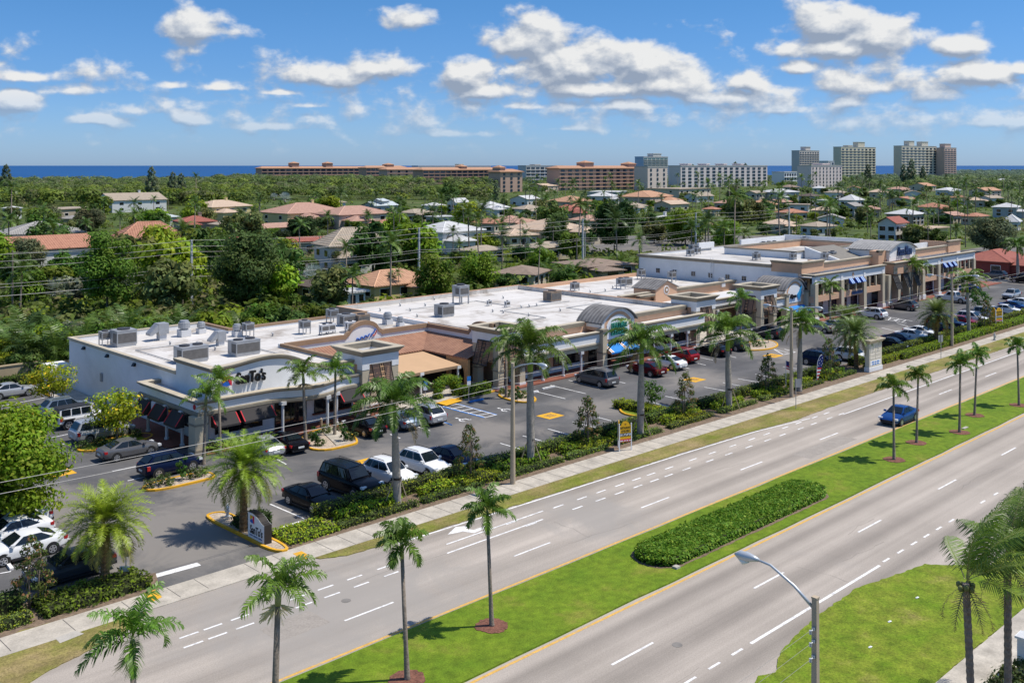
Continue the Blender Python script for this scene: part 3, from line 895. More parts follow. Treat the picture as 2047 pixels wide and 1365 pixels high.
# accessible bay hatching
H1, H2, H3, H4 = (885, 813), (909, 806), (993, 829), (969, 835)
px_line(b, H1, H4, 0.2, Zl, 1); px_line(b, H2, H3, 0.2, Zl, 1)
px_line(b, (888, 812), (970, 834), 0.1, Zl + .003); px_line(b, (911, 807), (990, 829), 0.1, Zl + .003)
for t in (0.0, .2, .4, .6, .8, 1.0):
    p = (H1[0] + (H4[0] - H1[0]) * t, H1[1] + (H4[1] - H1[1]) * t)
    q = (H2[0] + (H3[0] - H2[0]) * min(1, t + .06), H2[1] + (H3[1] - H2[1]) * min(1, t + .06))
    px_line(b, p, q, 0.14, Zl + .006)
px_line(b, (878, 840), (904, 850), 0.2, Zl, 1)
for p, q in [((1763, 638), (1812, 646)), ((1770, 633), (1824, 642)), ((1775, 640), (1781, 635)), ((1790, 642), (1797, 637)), ((1803, 644), (1811, 640)), ((1566, 709), (1590, 704)), ((1545, 697), (1566, 709)), ((1590, 704), (1568, 698))]:
    px_line(b, p, q, 0.14, Zl)


def wheelchair(b, c, s):
    """wheelchair symbol painted on the asphalt"""
    n = 14
    ring_o = [(c[0] + s * cos(-.4 + i / n * 4.6), c[1] + s * sin(-.4 + i / n * 4.6)) for i in range(n + 1)]
    ring_i = [(c[0] + s * .72 * cos(-.4 + i / n * 4.6), c[1] + s * .72 * sin(-.4 + i / n * 4.6)) for i in range(n + 1)]
    b.add([(*p, Zl) for p in ring_o + ring_i], [(i, i + 1, n + 2 + i, n + 1 + i) for i in range(n)])
    for dx0, dx1, dy0, dy1 in ((-.15, .1, .2, 1.7), (-.1, .9, .55, .78), (-.25, .25, 1.85, 2.3), (.8, 1.3, -.6, -.35), (.7, .95, -.6, .7)):
        b.sheet([(c[0] + s * dx0, c[1] + s * dy0), (c[0] + s * dx1, c[1] + s * dy0), (c[0] + s * dx1, c[1] + s * dy1), (c[0] + s * dx0, c[1] + s * dy1)], Zl + .004)


wheelchair(b, at(928, 840), 0.5); wheelchair(b, at(1012, 820), 0.5); wheelchair(b, at(1795, 640), 0.6)
# stop bar at the exit
px_line(b, (288, 1157), (398, 1127), 0.55, Zl)
struct(b.build('parking_lines', [whitepaint, bluepaint]))

# painted drain frames
for p in [(1100, 831), (740, 922), (118, 946), (1545, 711), (1388, 759), (1970, 618)]:
    c = at(*p)
    b = MB((c[0], c[1], 0))
    b.box(c[0] - 1.0, c[0] + 1.0, c[1] - .85, c[1] + .85, 0.006, 0.018, 0)
    for k in range(-1, 2):
        b.box(c[0] - .5, c[0] + .5, c[1] + k * .3 - .07, c[1] + k * .3 + .07, 0.018, 0.022, 1)
    o = b.build('drain_frame', [yellowpaint, soil])
    struct(o)


# ------------------------------------------------------------------ kerbed islands
def resamp(poly, k=3):
    """round the corners of a closed plan outline (Chaikin)"""
    for _ in range(k):
        out = []
        for i, p in enumerate(poly):
            q = poly[(i + 1) % len(poly)]
            out += [(p[0] * .75 + q[0] * .25, p[1] * .75 + q[1] * .25), (p[0] * .25 + q[0] * .75, p[1] * .25 + q[1] * .75)]
        poly = out
    return poly


def area(p):
    return sum(a[0] * c[1] - c[0] * a[1] for a, c in zip(p, p[1:] + p[:1])) / 2


def island(px, fill, kerb=yellowpaint, k=2, name='traffic_island'):
    p = [at(*q) for q in px]
    if area(p) < 0:
        p.reverse()
    p = resamp(p, k)
    b = MB()
    b.sweep(p, [(0, 0.0), (0.0, 0.15), (-0.17, 0.16), (-0.17, 0.0)], True, None, 0)
    inner = MB(); inner.sweep(p, [(-.17, 0), (-.171, 0)], True)
    ring_ = [inner.v[i * 2][:2] for i in range(len(p))]
    b.sheet(ring_, 0.11, 1)
    return struct(b.build(name, [kerb, fill]))


island([(405, 1036), (425, 1026), (462, 1026), (505, 1060), (590, 1100), (548, 1108), (480, 1072)], gravel)
island([(277, 980), (300, 968), (375, 950), (420, 945), (435, 955), (410, 962), (310, 985)], gravel)
island([(150, 905), (160, 893), (265, 868), (310, 868), (300, 880), (200, 903)], g_lawn)
island([(45, 826), (110, 815), (160, 812), (130, 822), (65, 832)], g_lawn)
island([(600, 893), (598, 875), (640, 858), (690, 858), (722, 885), (700, 893), (640, 905)], gravel)
island([(985, 790), (1030, 780), (1074, 796), (1070, 806), (1030, 806)], gravel)
island([(1470, 697), (1500, 683), (1540, 680), (1560, 690), (1545, 699), (1500, 703)], gravel)
island([(1235, 826), (1242, 808), (1290, 806), (1350, 826), (1320, 836), (1275, 836)], g_lawn)
island([(1300, 738), (1330, 726), (1348, 734), (1335, 744)], gravel)
b = MB()
b.prism([at(640, 862), at(665, 856), at(700, 886), at(672, 893)], 0.0, 0.168)
struct(b.build('walkway', g_walk))
# soil strip under the front hedges and entrance beds
b = MB()
b.prism([(32.9, 52.38), (60, 52.2), (90, 51.8), (150, 51.55), (300, 51.5), (300, 56.2), (36.2, 56.2), (36.2, 54.6), (31.2, 54.6)], 0.0, 0.045)
b.prism([(-40, 52.6), (24.6, 52.4), (25.4, 54.7), (17, 56.3), (-40, 56.3)], 0.0, 0.045)
struct(b.build('planting_bed', soil))
# concrete and brick walks along the shop fronts
b = MB()
b.prism([(38.6, 73.9), (58.4, 73.9), (58.4, 82), (54.6, 82), (54.6, 78), (38.6, 78)], 0.0, 0.13, 0)
b.prism([(58.4, 74.6), (70.4, 74.6), (70.4, 82), (58.4, 82)], 0.0, 0.125, 1)
b.prism([(70.4, 73.6), (106, 73.6), (106, 77), (70.4, 77)], 0.0, 0.13, 0)
b.prism([(106, 74.6), (134, 74.6), (134, 82), (106, 82)], 0.0, 0.125, 1)
b.prism([(134, 73.6), (206, 73.6), (206, 79), (134, 79)], 0.0, 0.13, 0)
b.prism([(37.2, 78), (40, 78), (40, 92), (37.2, 92)], 0.0, 0.13, 0)
b.prism([(37.4, 92), (40, 92), (40, 106), (37.4, 106)], 0.0, 0.13, 1)
struct(b.build('shop_walkway', [brickwalk, g_walk]))
b = MB()
b.sweep([(37.3, 106), (37.3, 84)], [(0, 0), (0, .15), (.15, .15), (.15, 0)], False, None, 0)
b.sweep([(58.4, 74.5), (70.4, 74.5)], [(0, 0), (0, .15), (.15, .15), (.15, 0)], False, None, 0)
struct(b.build('painted_kerb', yellowpaint))
b = MB(); b.sheet([at(874, 808), at(900, 798), at(925, 803), at(893, 813)], 0.131)
struct(b.build('tactile_paving', yellowpaint))
# ------------------------------------------------------------------ plaza buildings
def awn(b, p0, p1, zt, zb, out, mi=0, side=None, val=0.16):
    """sloping canvas awning on the wall line p0-p1, projecting to the right of it"""
    dx, dy = p1[0] - p0[0], p1[1] - p0[1]
    l = math.hypot(dx, dy); nx, ny = dy / l * out, -dx / l * out
    t0, t1 = (p0[0], p0[1], zt), (p1[0], p1[1], zt)
    b0, b1 = (p0[0] + nx, p0[1] + ny, zb), (p1[0] + nx, p1[1] + ny, zb)
    c0, c1 = (b0[0], b0[1], zb - val), (b1[0], b1[1], zb - val)
    b.quad(t0, b0, b1, t1, mi); b.quad(b0, c0, c1, b1, mi)
    s = mi if side is None else side
    w0, w1 = (p0[0], p0[1], zb - val), (p1[0], p1[1], zb - val)
    b.add([t0, b0, c0, w0], [(0, 1, 2, 3)], s); b.add([t1, b1, c1, w1], [(0, 1, 2, 3)], s)


def lerp2(p, q, t):
    return (p[0] + (q[0] - p[0]) * t, p[1] + (q[1] - p[1]) * t)


CORN = lambda z, o=0.22, h=0.34: [(0.003, z - h), (o * .55, z - h * .62), (o, z - .1), (o, z), (-.4, z), (-.4, z - h)]


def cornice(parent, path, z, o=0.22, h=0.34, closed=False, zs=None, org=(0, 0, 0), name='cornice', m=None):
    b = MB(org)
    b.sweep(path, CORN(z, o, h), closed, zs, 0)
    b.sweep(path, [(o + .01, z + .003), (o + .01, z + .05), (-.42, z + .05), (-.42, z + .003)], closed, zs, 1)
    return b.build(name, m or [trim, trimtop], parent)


def tower(parent, org, u0, v0, w=4.0, d=4.0, top=6.15, shutters='f', ladder=False):
    """square corner tower: four piers, plastered head with panels, flared cornice, tilted shutters"""
    b = MB(org)
    x0, x1, y0, y1 = u0, u0 + w, v0, v0 + d
    # plaster head (peach faces between beige pilasters, white band above)
    b.box(x0 + .12, x1 - .12, y0 + .12, y0 + .3, 2.75, top - 1.25, 0)
    b.box(x0 + .12, x1 - .12, y1 - .3, y1 - .12, 2.75, top - 1.25, 0)
    b.box(x0 + .12, x0 + .3, y0 + .3, y1 - .3, 2.75, top - 1.25, 0)
    b.box(x1 - .3, x1 - .12, y0 + .3, y1 - .3, 2.75, top - 1.25, 0)
    for a, c in ((x0, y0), (x1 - .8, y0), (x0, y1 - .8), (x1 - .8, y1 - .8)):
        b.box(a, a + .8, c, c + .8, 2.75, top - 1.25, 1)
    b.sweep([(x0, y0), (x1, y0), (x1, y1), (x0, y1)], [(.03, top - 1.25), (.03, top - .5), (-.3, top - .5), (-.3, top - 1.25)], True, None, 2)
    for a, c in ((x0 - .03, y0 - .03), (x1 - .77, y0 - .03), (x0 - .03, y1 - .77), (x1 - .77, y1 - .77)):
        b.box(a, a + .8, c, c + .8, top - 1.7, top - 1.251, 2)
    b.box(x0 + .3, x1 - .3, y0 + .3, y1 - .3, top - 1.2, top - 1.1, 3)
    body = b.build('tower', [peach, beige, white, greywall], parent)
    for a, c in ((x0, y0), (x1 - .8, y0), (x0, y1 - .8), (x1 - .8, y1 - .8)):
        b = MB(org)
        b.box(a, a + .8, c, c + .8, 0.0, 2.749, 0)
        b.box(a - .05, a + .85, c - .05, c + .85, 1.9, 2.05, 1)
        b.box(a - .06, a + .86, c - .06, c + .86, 0, .35, 2)
        b.build('pier', [beige, trim, white], body)
    b = MB(org)
    b.sweep([(x0, y0), (x1, y0), (x1, y1), (x0, y1)], [(0.0, top - .5), (.1, top - .35), (.38, top - .06), (.42, top), (-.28, top), (-.28, top - .5)], True, None, 0)
    b.sweep([(x0, y0), (x1, y0), (x1, y1), (x0, y1)], [(.43, top + .002), (.43, top + .07), (-.3, top + .07), (-.3, top + .002)], True, None, 1)
    b.build('cornice', [trim, trimtop], body)

    def shutter(kind):
        b = MB((0, 0, 0))
        W2, zt, zb, out = 1.05, top - 1.3, top - 3.65, .75

        def P(a, t, off=0):
            return (a * W2, -.08 - out * t - off * .3, zt + (zb - zt) * t - off * .1)

        def bar(a0, t0, a1, t1, r=.06, mi=0):
            b.tube([P(a0, t0), P(a1, t1)], r, 4, mi)
        for a in (-1, -.22, .22, 1):
            bar(a, 0, a, 1)
        for t in (0, 1):
            bar(-1, t, 1, t)
        n = 15
        for i in range(n):
            t = (i + .5) / n
            for a0, a1 in ((-.96, -.25), (.25, .96)):
                p, q = P(a0, t - .022), P(a1, t - .022)
                r, s = P(a1, t + .022), P(a0, t + .022)
                b.quad((p[0], p[1] - .03, p[2]), (q[0], q[1] - .03, q[2]), r, s, 1)
        for i in range(5):
            t = (i + .7) / 5.6
            bar(-.2, t, .2, t, .045, 2 if ladder else 0)
        if ladder:
            for a in (-.12, .12):
                bar(a, .02, a, .98, .05, 2)
        for sx_ in (-1, 1):
            b.tube([(sx_ * W2 * 1.1, -.02, zb + .45), (sx_ * W2 * 1.1, -.5, zb + .45)], .035, 4, 0)
            b.tube([(sx_ * W2 * 1.25, -.03, zb + .2), (sx_ * W2 * 1.25, -.03, zb + .75)], .04, 4, 0)
            b.tube([(sx_ * W2 * 1.0, -.03, zb + .48), (sx_ * W2 * 1.3, -.03, zb + .48)], .04, 4, 0)
        if kind == 'f':
            T = Matrix.Translation((u0 + w / 2 - org[0], v0 - org[1], 0))
        else:
            T = Matrix.Translation((u0 - org[0], v0 + d / 2 - org[1], 0)) @ Matrix.Rotation(-pi / 2, 4, 'Z')
        b.v = [tuple(T @ Vector(p)) for p in b.v]
        b.build('shutter', [frame, mat('shutter_slat', (0.16, 0.11, 0.09), 0.7), canvas], body)
    for k in shutters:
        shutter(k)
    return body


def column(parent, org, x, y, z1, z0=0.13, r=.13, m=None):
    b = MB(org)
    b.tube([(x, y, z0), (x, y, z0 + .15)], r * 1.6, 10)
    b.tube([(x, y, z0 + .15), (x, y, z1 - .3)], r, 10)
    b.box(x - .24, x + .24, y - .24, y + .24, z1 - .3, z1 - .002)
    return b.build('column', m or greywall, parent)


def window(parent, org, x0, x1, y, z0, z1, mull=2, name='window', m=None, fr=None, d=0.05):
    """shop window facing the avenue: frame with its pane as a sub-part"""
    b = MB(org)
    fw_ = .07
    b.box(x0, x1, y - d, y, z0, z0 + fw_); b.box(x0, x1, y - d, y, z1 - fw_, z1)
    for i in range(mull + 1):
        xx = x0 + (x1 - x0 - fw_) * i / mull
        b.box(xx, xx + fw_, y - d, y, z0 + fw_, z1 - fw_)
    f = b.build(name, fr or frame, parent)
    b = MB(org); b.box(x0 + .01, x1 - .01, y - d * .45, y - .002, z0 + .01, z1 - .01)
    b.build('pane', m or darkglass, f)
    return f


def wall_lamp(parent, org, x, y, z, side=-1):
    b = MB(org)
    b.xz([(x + side * .3, z), (x, z), (x, z + .28), (x + side * .12, z + .28)], y - .22, y + .22)
    return b.build('wall_lamp', black, parent)


# ---- corner restaurant
O1 = (40.0, 75.0, 0.0)
rest = empty('restaurant_building', O1, 0, 'white corner restaurant with curved parapet and black awnings at the left end of the plaza', 'restaurant')
PM = [(40.1, 76.5), (54.45, 76.5), (54.45, 88.7), (73.45, 88.7), (73.45, 100.3), (55, 100.3), (55, 106.3), (40.1, 106.3)]
b = MB(O1); b.prism(PM, 0, 4.7)
b.sweep([(55, 106.3), (40.1, 106.3), (40.1, 82.3)], [(0, 4.69), (0, 5.2), (-.3, 5.2), (-.3, 4.69)], False)
b.sweep([(54.45, 77), (54.45, 88.7), (73.45, 88.7)], [(0, 4.69), (0, 5.05), (-.3, 5.05), (-.3, 4.69)], False)
b.sweep([(73.45, 88.7), (73.45, 100.3), (55, 100.3), (55, 106.3)], [(0, 4.69), (0, 5.2), (-.3, 5.2), (-.3, 4.69)], False)
b.box(38.0, 40.1, 106.0, 108.2, 0, 2.6)
b.build('wall', white, rest)
b = MB(O1); b.sheet(PM, 4.705); b.build('roof', membrane, rest)
b = MB(O1)
b.sweep([(55, 106.3), (40.1, 106.3), (40.1, 82.3)], [(.02, 4.98), (.13, 5.08), (.13, 5.3), (-.34, 5.3), (-.34, 5.19), (.02, 5.19)], False)
b.build('parapet_cap', trimtop, rest)
b = MB(O1)
b.sweep([(54.45, 77.4), (54.45, 88.6)], [(.05, 4.8), (.05, 5.12), (-.34, 5.12), (-.34, 4.8)], False)
b.build('parapet_cap', browncap, rest); b = MB(O1)
b.sweep([(73.45, 100.3), (55, 100.3), (55, 106.3)], [(.05, 5.0), (.05, 5.26), (-.34, 5.26), (-.34, 5.0)], False)
b.build('parapet_cap', browncap, rest)
RU = [40.02, 41, 42, 43, 44, 44.75, 45.5, 46.3, 47, 47.6, 48.1, 48.6, 49.1, 49.7, 50.4, 51.2, 52.2, 53.2, 54.4]
RT = [6.42, 6.44, 6.5, 6.62, 6.74, 6.8, 6.8, 6.74, 6.62, 6.44, 6.24, 6.02, 5.8, 5.58, 5.4, 5.28, 5.22, 5.22, 5.24]
rp = [(40.02, 82.25), (40.02, 76.0)] + [(u, 76.0) for u in RU[1:]]
rz = [6.42, 6.42] + RT[1:]
b = MB(O1); b.sweep(rp, [(0, -3.1), (0, 0), (-.35, 0), (-.35, -3.1)], False, rz)
b.build('sign_wall', white, rest)
cornice(rest, rp, 0.0, .26, .36, False, rz, O1)
# covered walk around the corner with its bowed centre
bow = [(45.0 + 7.6 * t, 75.0 - 1.25 * sin(pi * t) ** 1.5) for t in [i / 14 for i in range(15)]]
cp = [(40.09, 85.6), (38.35, 85.6), (38.35, 75.0)] + bow + [(54.05, 75.0)]
b = MB(O1); b.sweep(cp, [(0, 3.0), (0, 4.0), (-.3, 4.0), (-.3, 3.0)], False)
b.build('fascia', white, rest)
cornice(rest, cp, 4.1, .22, .26, False, None, O1)
b = MB(O1); b.sweep(cp, [(.02, 2.86), (.12, 2.98), (.12, 3.2), (.003, 3.28), (-.2, 3.0), (-.2, 2.86)], False)
b.build('fascia_moulding', trim, rest)
b = MB(O1)
b.sheet([(40.0, 85.3), (38.6, 85.3), (38.6, 75.3)] + [(x, y + .3) for x, y in bow] + [(54.0, 75.3), (54.0, 75.98), (40.0, 75.98)], 3.7)
b.sheet([(40.0, 85.3), (38.6, 85.3), (38.6, 75.3)] + [(x, y + .3) for x, y in bow] + [(54.0, 75.3), (54.0, 76.48), (40.08, 76.48)], 3.02)
b.build('canopy_roof', greywall, rest)
for x, y in ((38.3, 83.9), (38.3, 80.4), (38.3, 77.6), (45.9, 74.7), (49.9, 73.95), (51.3, 74.6)):
    column(rest, O1, x, y, 3.0)
b = MB(O1)
b.box(37.85, 38.95, 74.5, 75.6, 0, 4.0 - 1.02, 0); b.box(37.8, 39.0, 74.45, 75.65, 0, .4, 1); b.box(37.8, 39.0, 74.45, 75.65, 2.3, 2.45, 1)
b.build('corner_pier', [beige, trim], rest)
for p in ((38.335, 75.55), ):
    b = MB(O1); b.yz([(p[1] + .22 * cos(a), 3.62 + .22 * sin(a)) for a in np.linspace(0, 2 * pi, 13)[:-1]], p[0] - .04, p[0] - .005); b.build('medallion', redstripe, rest)
b = MB(O1); b.xz([(38.9 + .22 * cos(a), 3.62 + .22 * sin(a)) for a in np.linspace(0, 2 * pi, 13)[:-1]], 74.96, 74.995); b.build('medallion', redstripe, rest)
for p, q in (((38.1, 85.0), (38.1, 82.9)), ((38.1, 82.0), (38.1, 79.9)), ((38.1, 79.0), (38.1, 76.8))):
    b = MB(O1); awn(b, p, q, 2.95, 1.95, .75, 0, 0); 
    b.quad((37.99, p[1], 2.86), (37.34, p[1], 1.98), (37.34, p[1] - .16, 1.98), (37.99, p[1] - .16, 2.86), 1)
    b.quad((37.99, q[1] + .16, 2.86), (37.34, q[1] + .16, 1.98), (37.34, q[1], 1.98), (37.99, q[1], 2.86), 1)
    b.build('awning', [charcoal, redstripe], rest)
for u0_, u1_ in ((39.4, 41.6), (41.95, 44.9), (51.7, 54.0)):
    b = MB(O1); awn(b, (u0_, 74.88), (u1_, 74.88), 2.92, 2.1, .85, 0, 0)
    for s_, e_ in ((u0_, u0_ + .09), (u1_ - .09, u1_)):
        b.quad((s_, 74.76, 2.84), (s_, 74.0, 2.11), (e_, 74.0, 2.11), (e_, 74.76, 2.84), 1)
    b.build('awning', [charcoal, redstripe], rest)
window(rest, O1, 40.6, 45.0, 76.48, .8, 2.7, 4)
window(rest, O1, 46.2, 49.4, 76.48, .14, 2.6, 4)
window(rest, O1, 50.2, 54.2, 76.48, .95, 2.6, 4)
b = MB(O1); b.box(50.0, 54.3, 76.2, 76.47, .82, .94); b.build('window_sill', mat('brown_timber', (0.16, 0.055, 0.03), 0.6), rest)
b = MB(O1)
b.yz([(77, .9), (84, .9), (84, 2.7), (77, 2.7)], 40.04, 40.098); b.build('window', darkglass, rest)
for y in (102.3, 96.6, 90.6):
    wall_lamp(rest, O1, 40.1, y, 4.55)
b = MB(O1); b.box(39.95, 40.099, 97.8, 98.2, 2.0, 2.8); b.build('meter_box', galv, rest); b = MB(O1); b.box(40.0, 40.099, 94, 94.5, 1.1, 1.9); b.build('meter_box', galv, rest)
# sign letters and the small coloured square beside them
lettering("SanTo's", 2.75, 1.0, .22, black, rest, (43.55 - O1[0], 75.83 - O1[1], 5.3), 0, 0.12, 'sign_lettering', 0.02)


def quarter_logo(parent, org, pos, s, rz, y0, name='sign_logo'):
    """square of four curved coloured patches"""
    b = MB((0, 0, 0))
    arc = [(.5 - .5 * cos(t), 1 - sin(t)) for t in np.linspace(0, pi / 2, 7)]
    b.xz([(0, .42), (0, 1), (.62, 1), (.45, .62)], -y0, 0, 0)                     # yellow
    b.xz([(.66, 1), (1, 1), (1, 0), (.86, .08), (.62, .5)], -y0, 0, 1)            # red
    b.xz([(0, .38), (.44, .58), (.6, .46), (.82, .06), (.45, .02), (0, .12)], -y0, 0, 2)  # blue
    ca, sa = cos(rz), sin(rz)
    b.v = [(pos[0] + (x - .5) * s * ca - y * sa, pos[1] + (x - .5) * s * sa + y * ca, pos[2] + z * s) for x, y, z in b.v]
    return b.build(name, [signyellow, signred, mat('logo_blue', (0.02, 0.12, 0.5), 0.5)], parent)


quarter_logo(rest, O1, (41.35 - O1[0], 75.9 - O1[1], 4.8), .78, 0, .15)
tower(rest, O1, 54.1, 74.6, 4.1, 4.0, 6.15, 'f', True)

# ---- tiled courtyard cafe
O2 = (64.0, 82.0, 0.0)
cafe = empty('cafe_building', O2, 0, 'courtyard cafe with terracotta tile roof and tan canvas canopy between two towers', 'cafe')
arcp = [(61.9, 5.0), (62.2, 5.25)] + [(64.35 - 1.95 * cos(t), 5.15 + 1.15 * sin(t)) for t in np.linspace(.18, pi - .18, 13)] + [(66.5, 5.25), (66.8, 5.0)]
b = MB(O2)
b.xz([(54.7, 3.0), (73.2, 3.0), (73.2, 5.05), (66.8, 5.05)] + [(x, z - .0) for x, z in reversed(arcp)][1:-1] + [(61.9, 5.05), (54.7, 5.05)], 88.42, 88.68)
b.yz([(77.5, 3.0), (88.4, 3.0), (88.4, 5.05), (77.5, 5.05)], 73.15, 73.43)
b.build('wall', white, cafe)
b = MB(O2)
path = [(54.7, 5.05)] + [(61.6, 5.05)] + arcp + [(67.1, 5.05), (73.1, 5.05)]
for (xa, za), (xb, zb) in zip(path, path[1:]):
    b.add([(xa, 88.32, za - .38), (xb, 88.32, zb - .38), (xb, 88.32, zb + .06), (xa, 88.32, za + .06), (xa, 88.76, za - .38), (xb, 88.76, zb - .38), (xb, 88.76, zb + .06), (xa, 88.76, za + .06)],
          [(0, 1, 2, 3), (3, 2, 6, 7), (7, 6, 5, 4), (4, 5, 1, 0), (0, 3, 7, 4), (1, 5, 6, 2)])
ya = [(88.4, 5.05), (81.4, 5.05), (81.2, 5.35)] + [(79.6 - 1.5 * -cos(t), 5.25 + .95 * sin(t)) for t in np.linspace(.1, pi / 2, 7)] + [(77.5, 6.2)]
for (ya_, za), (yb, zb) in zip(ya, ya[1:]):
    b.add([(73.05, ya_, za - .35), (73.05, yb, zb - .35), (73.05, yb, zb + .06), (73.05, ya_, za + .06), (73.46, ya_, za - .35), (73.46, yb, zb - .35), (73.46, yb, zb + .06), (73.46, ya_, za + .06)],
          [(0, 1, 2, 3), (3, 2, 6, 7), (7, 6, 5, 4), (4, 5, 1, 0), (0, 3, 7, 4), (1, 5, 6, 2)])
b.build('parapet_cap', browncap, cafe)
b = MB(O2)
b.yz([(y, z) for y, z in ya[1:]] + [(77.5, 5.0), (81.4, 5.0)], 73.16, 73.42); b.build('wall', white, cafe)
b = MB(O2)
b.quad((54.8, 84.6, 3.1), (69.4, 84.6, 3.1), (73.1, 88.3, 4.25), (54.8, 88.3, 4.25)); b.quad((54.8, 84.6, 2.95), (54.8, 84.6, 3.1), (69.4, 84.6, 3.1), (69.4, 84.6, 2.95))
b.build('tile_roof', terracotta, cafe)
b = MB(O2)
b.quad((69.4, 84.6, 3.1), (69.4, 77.4, 3.1), (73.1, 77.4, 4.25), (73.1, 88.3, 4.25)); b.quad((69.4, 84.6, 2.95), (69.4, 77.4, 2.95), (69.4, 77.4, 3.1), (69.4, 84.6, 3.1))
b.build('tile_roof', terracotta_y, cafe)
b = MB(O2)
b.quad((57.6, 84.5, 2.92), (69.3, 84.5, 2.92), (68.7, 77.7, 2.5), (58.3, 77.7, 2.5), 0)
b.quad((58.3, 77.7, 2.5), (68.7, 77.7, 2.5), (68.7, 77.7, 2.22), (58.3, 77.7, 2.22), 1)
b.quad((68.7, 77.7, 2.5), (69.3, 84.5, 2.92), (69.3, 84.5, 2.7), (68.7, 77.7, 2.22), 1)
b.build('canvas_canopy', [canvas, mat('canvas_valance', (0.30, 0.2, 0.12), 0.85)], cafe)
b = MB(O2)
b.box(54.8, 69.4, 84.7, 84.9, 0, 2.94); b.box(69.5, 69.7, 80.8, 84.7, 0, 2.94)
b.build('inner_wall', mat('dark_interior', (0.05, 0.04, 0.035), 0.9), cafe)
b = MB(O2)
n = 10
op = [(78.0 + 1.15 - 1.15 * cos(pi * i / n), 1.5 + .95 * sin(pi * i / n)) for i in range(n + 1)]
b.yz([(77.4, 0), (78.0, 0)] + op + [(80.3, 0), (80.8, 0), (80.8, 2.94), (77.4, 2.94)], 69.42, 69.72)
b.build('arch_wall', mat('orange_stucco', (0.52, 0.29, 0.13), 0.85, 0.08), cafe)
b = MB(O2); b.yz([(78.0, 0.1), (80.3, 0.1), (80.3, 1.5)] + list(reversed(op[1:-1])) + [(78.0, 1.5)], 71.0, 71.1); b.build('doorway', darkglass, cafe)
for x, y in ((68.5, 77.9), (63.6, 77.9), (58.6, 77.9)):
    column(cafe, O2, x, y, 2.45, .12, .11, white)
b = MB(O2)
wav = [(63.3 + 1.75 * i / 20, 4.42 + .11 * sin(i * 1.05) + .016 * i) for i in range(21)]
b.tube([(x, 88.33, z) for x, z in wav], .075, 6, 0)
b.tube([(65.1, 88.33, 4.5), (65.3, 88.33, 4.8), (65.55, 88.33, 4.95), (65.7, 88.33, 5.2), (65.85, 88.33, 5.25)], .07, 6, 0)
b.tube([(65.45, 88.33, 4.6), (65.8, 88.33, 4.75), (65.95, 88.33, 5.1)], .05, 6, 1)
b.build('sign_script', [mat('script_blue', (0.02, 0.1, 0.42), .5), redstripe], cafe)

# ---- main shop building
O3 = (90.0, 76.0, 0.0)
shop = empty('retail_building', O3, 0, 'wide peach shop building with white flat roof, arched green-lettered sign and bright blue awning', 'shop building')
PS = [(73.5, 76.4), (106.15, 76.4), (106.15, 107), (73.5, 107)]
b = MB(O3); b.prism(PS, 0, 4.55)
b.sweep([(106.15, 76.4), (106.15, 107), (73.5, 107), (73.5, 88.9)], [(0, 4.54), (0, 5.16), (-.3, 5.16), (-.3, 4.54)], False)
b.sweep([(73.5, 77.0), (73.5, 76.4), (106.15, 76.4)], [(0, 4.54), (0, 5.1), (-.3, 5.1), (-.3, 4.54)], False)
b.sweep([(73.5, 88.8), (73.5, 77.2)], [(0, 4.54), (0, 5.0), (-.04, 5.0), (-.04, 4.54)], False)
b.build('wall', peach, shop)
b = MB(O3); b.sheet(PS, 4.556); b.build('roof', membrane, shop)
b = MB(O3); b.sweep([(105.8, 76.75), (105.8, 106.65), (73.86, 106.65), (73.86, 78)], [(0, 4.56), (0, 5.1), (-.02, 5.1), (-.02, 4.56)], False); b.build('parapet_lining', membrane, shop)
cornice(shop, [(74.6, 76.3), (86.0, 76.3)], 5.2, .32, .5, False, None, O3)
cornice(shop, [(93.6, 76.3), (105.6, 76.3)], 5.2, .32, .5, False, None, O3)
for x0, x1 in ((74.2, 86.25), (93.35, 106.6)):
    b = MB(O3); b.box(x0, x1, 74.0, 74.3, 3.05, 4.2, 0); b.box(x0, x1, 74.12, 74.42, 2.45, 3.049, 1)
    b.box(x0, x1, 74.3, 76.39, 3.9, 4.0, 0)
    b.build('canopy', [white, beige], shop)
    cornice(shop, [(x0, 74.0), (x1, 74.0)], 4.32, .2, .26, False, None, O3)
    b = MB(O3); b.box(x0, x1, 73.88, 74.0 - .003, 2.98, 3.16); b.build('fascia_moulding', trimtop, shop)
for x in (77.3, 80.5, 83.4, 96.5, 99.8, 103.2):
    column(shop, O3, x, 74.25, 2.45)
for x0, x1 in ((74.8, 76.9), (77.6, 80.2), (81.2, 83.0), (83.4, 85.8), (93.9, 96.4), (97.0, 99.6), (100.3, 102.9), (103.4, 105.8)):
    window(shop, O3, x0, x1, 76.38, .75, 2.75, 2)
b = MB(O3)
for x0, x1 in ((74.3, 86.2), (93.5, 106.1)):
    b = MB(O3); b.box(x0, x1, 76.28, 76.39, .12, .74); b.build('knee_wall', white, shop)
# arched entrance with barrel roof
for x in (86.25, 92.65):
    b = MB(O3); b.box(x, x + .75, 73.5, 74.4, 0, 4.35, 0); b.box(x - .1, x + .85, 73.4, 74.5, 4.35, 4.6, 1); b.box(x - .04, x + .79, 73.45, 74.45, 1.9, 2.05, 1); b.box(x - .06, x + .81, 73.44, 74.46, 0, .3, 2)
    b.build('pier', [beige, trim, white], shop)
AC, AR = 89.8, 3.35


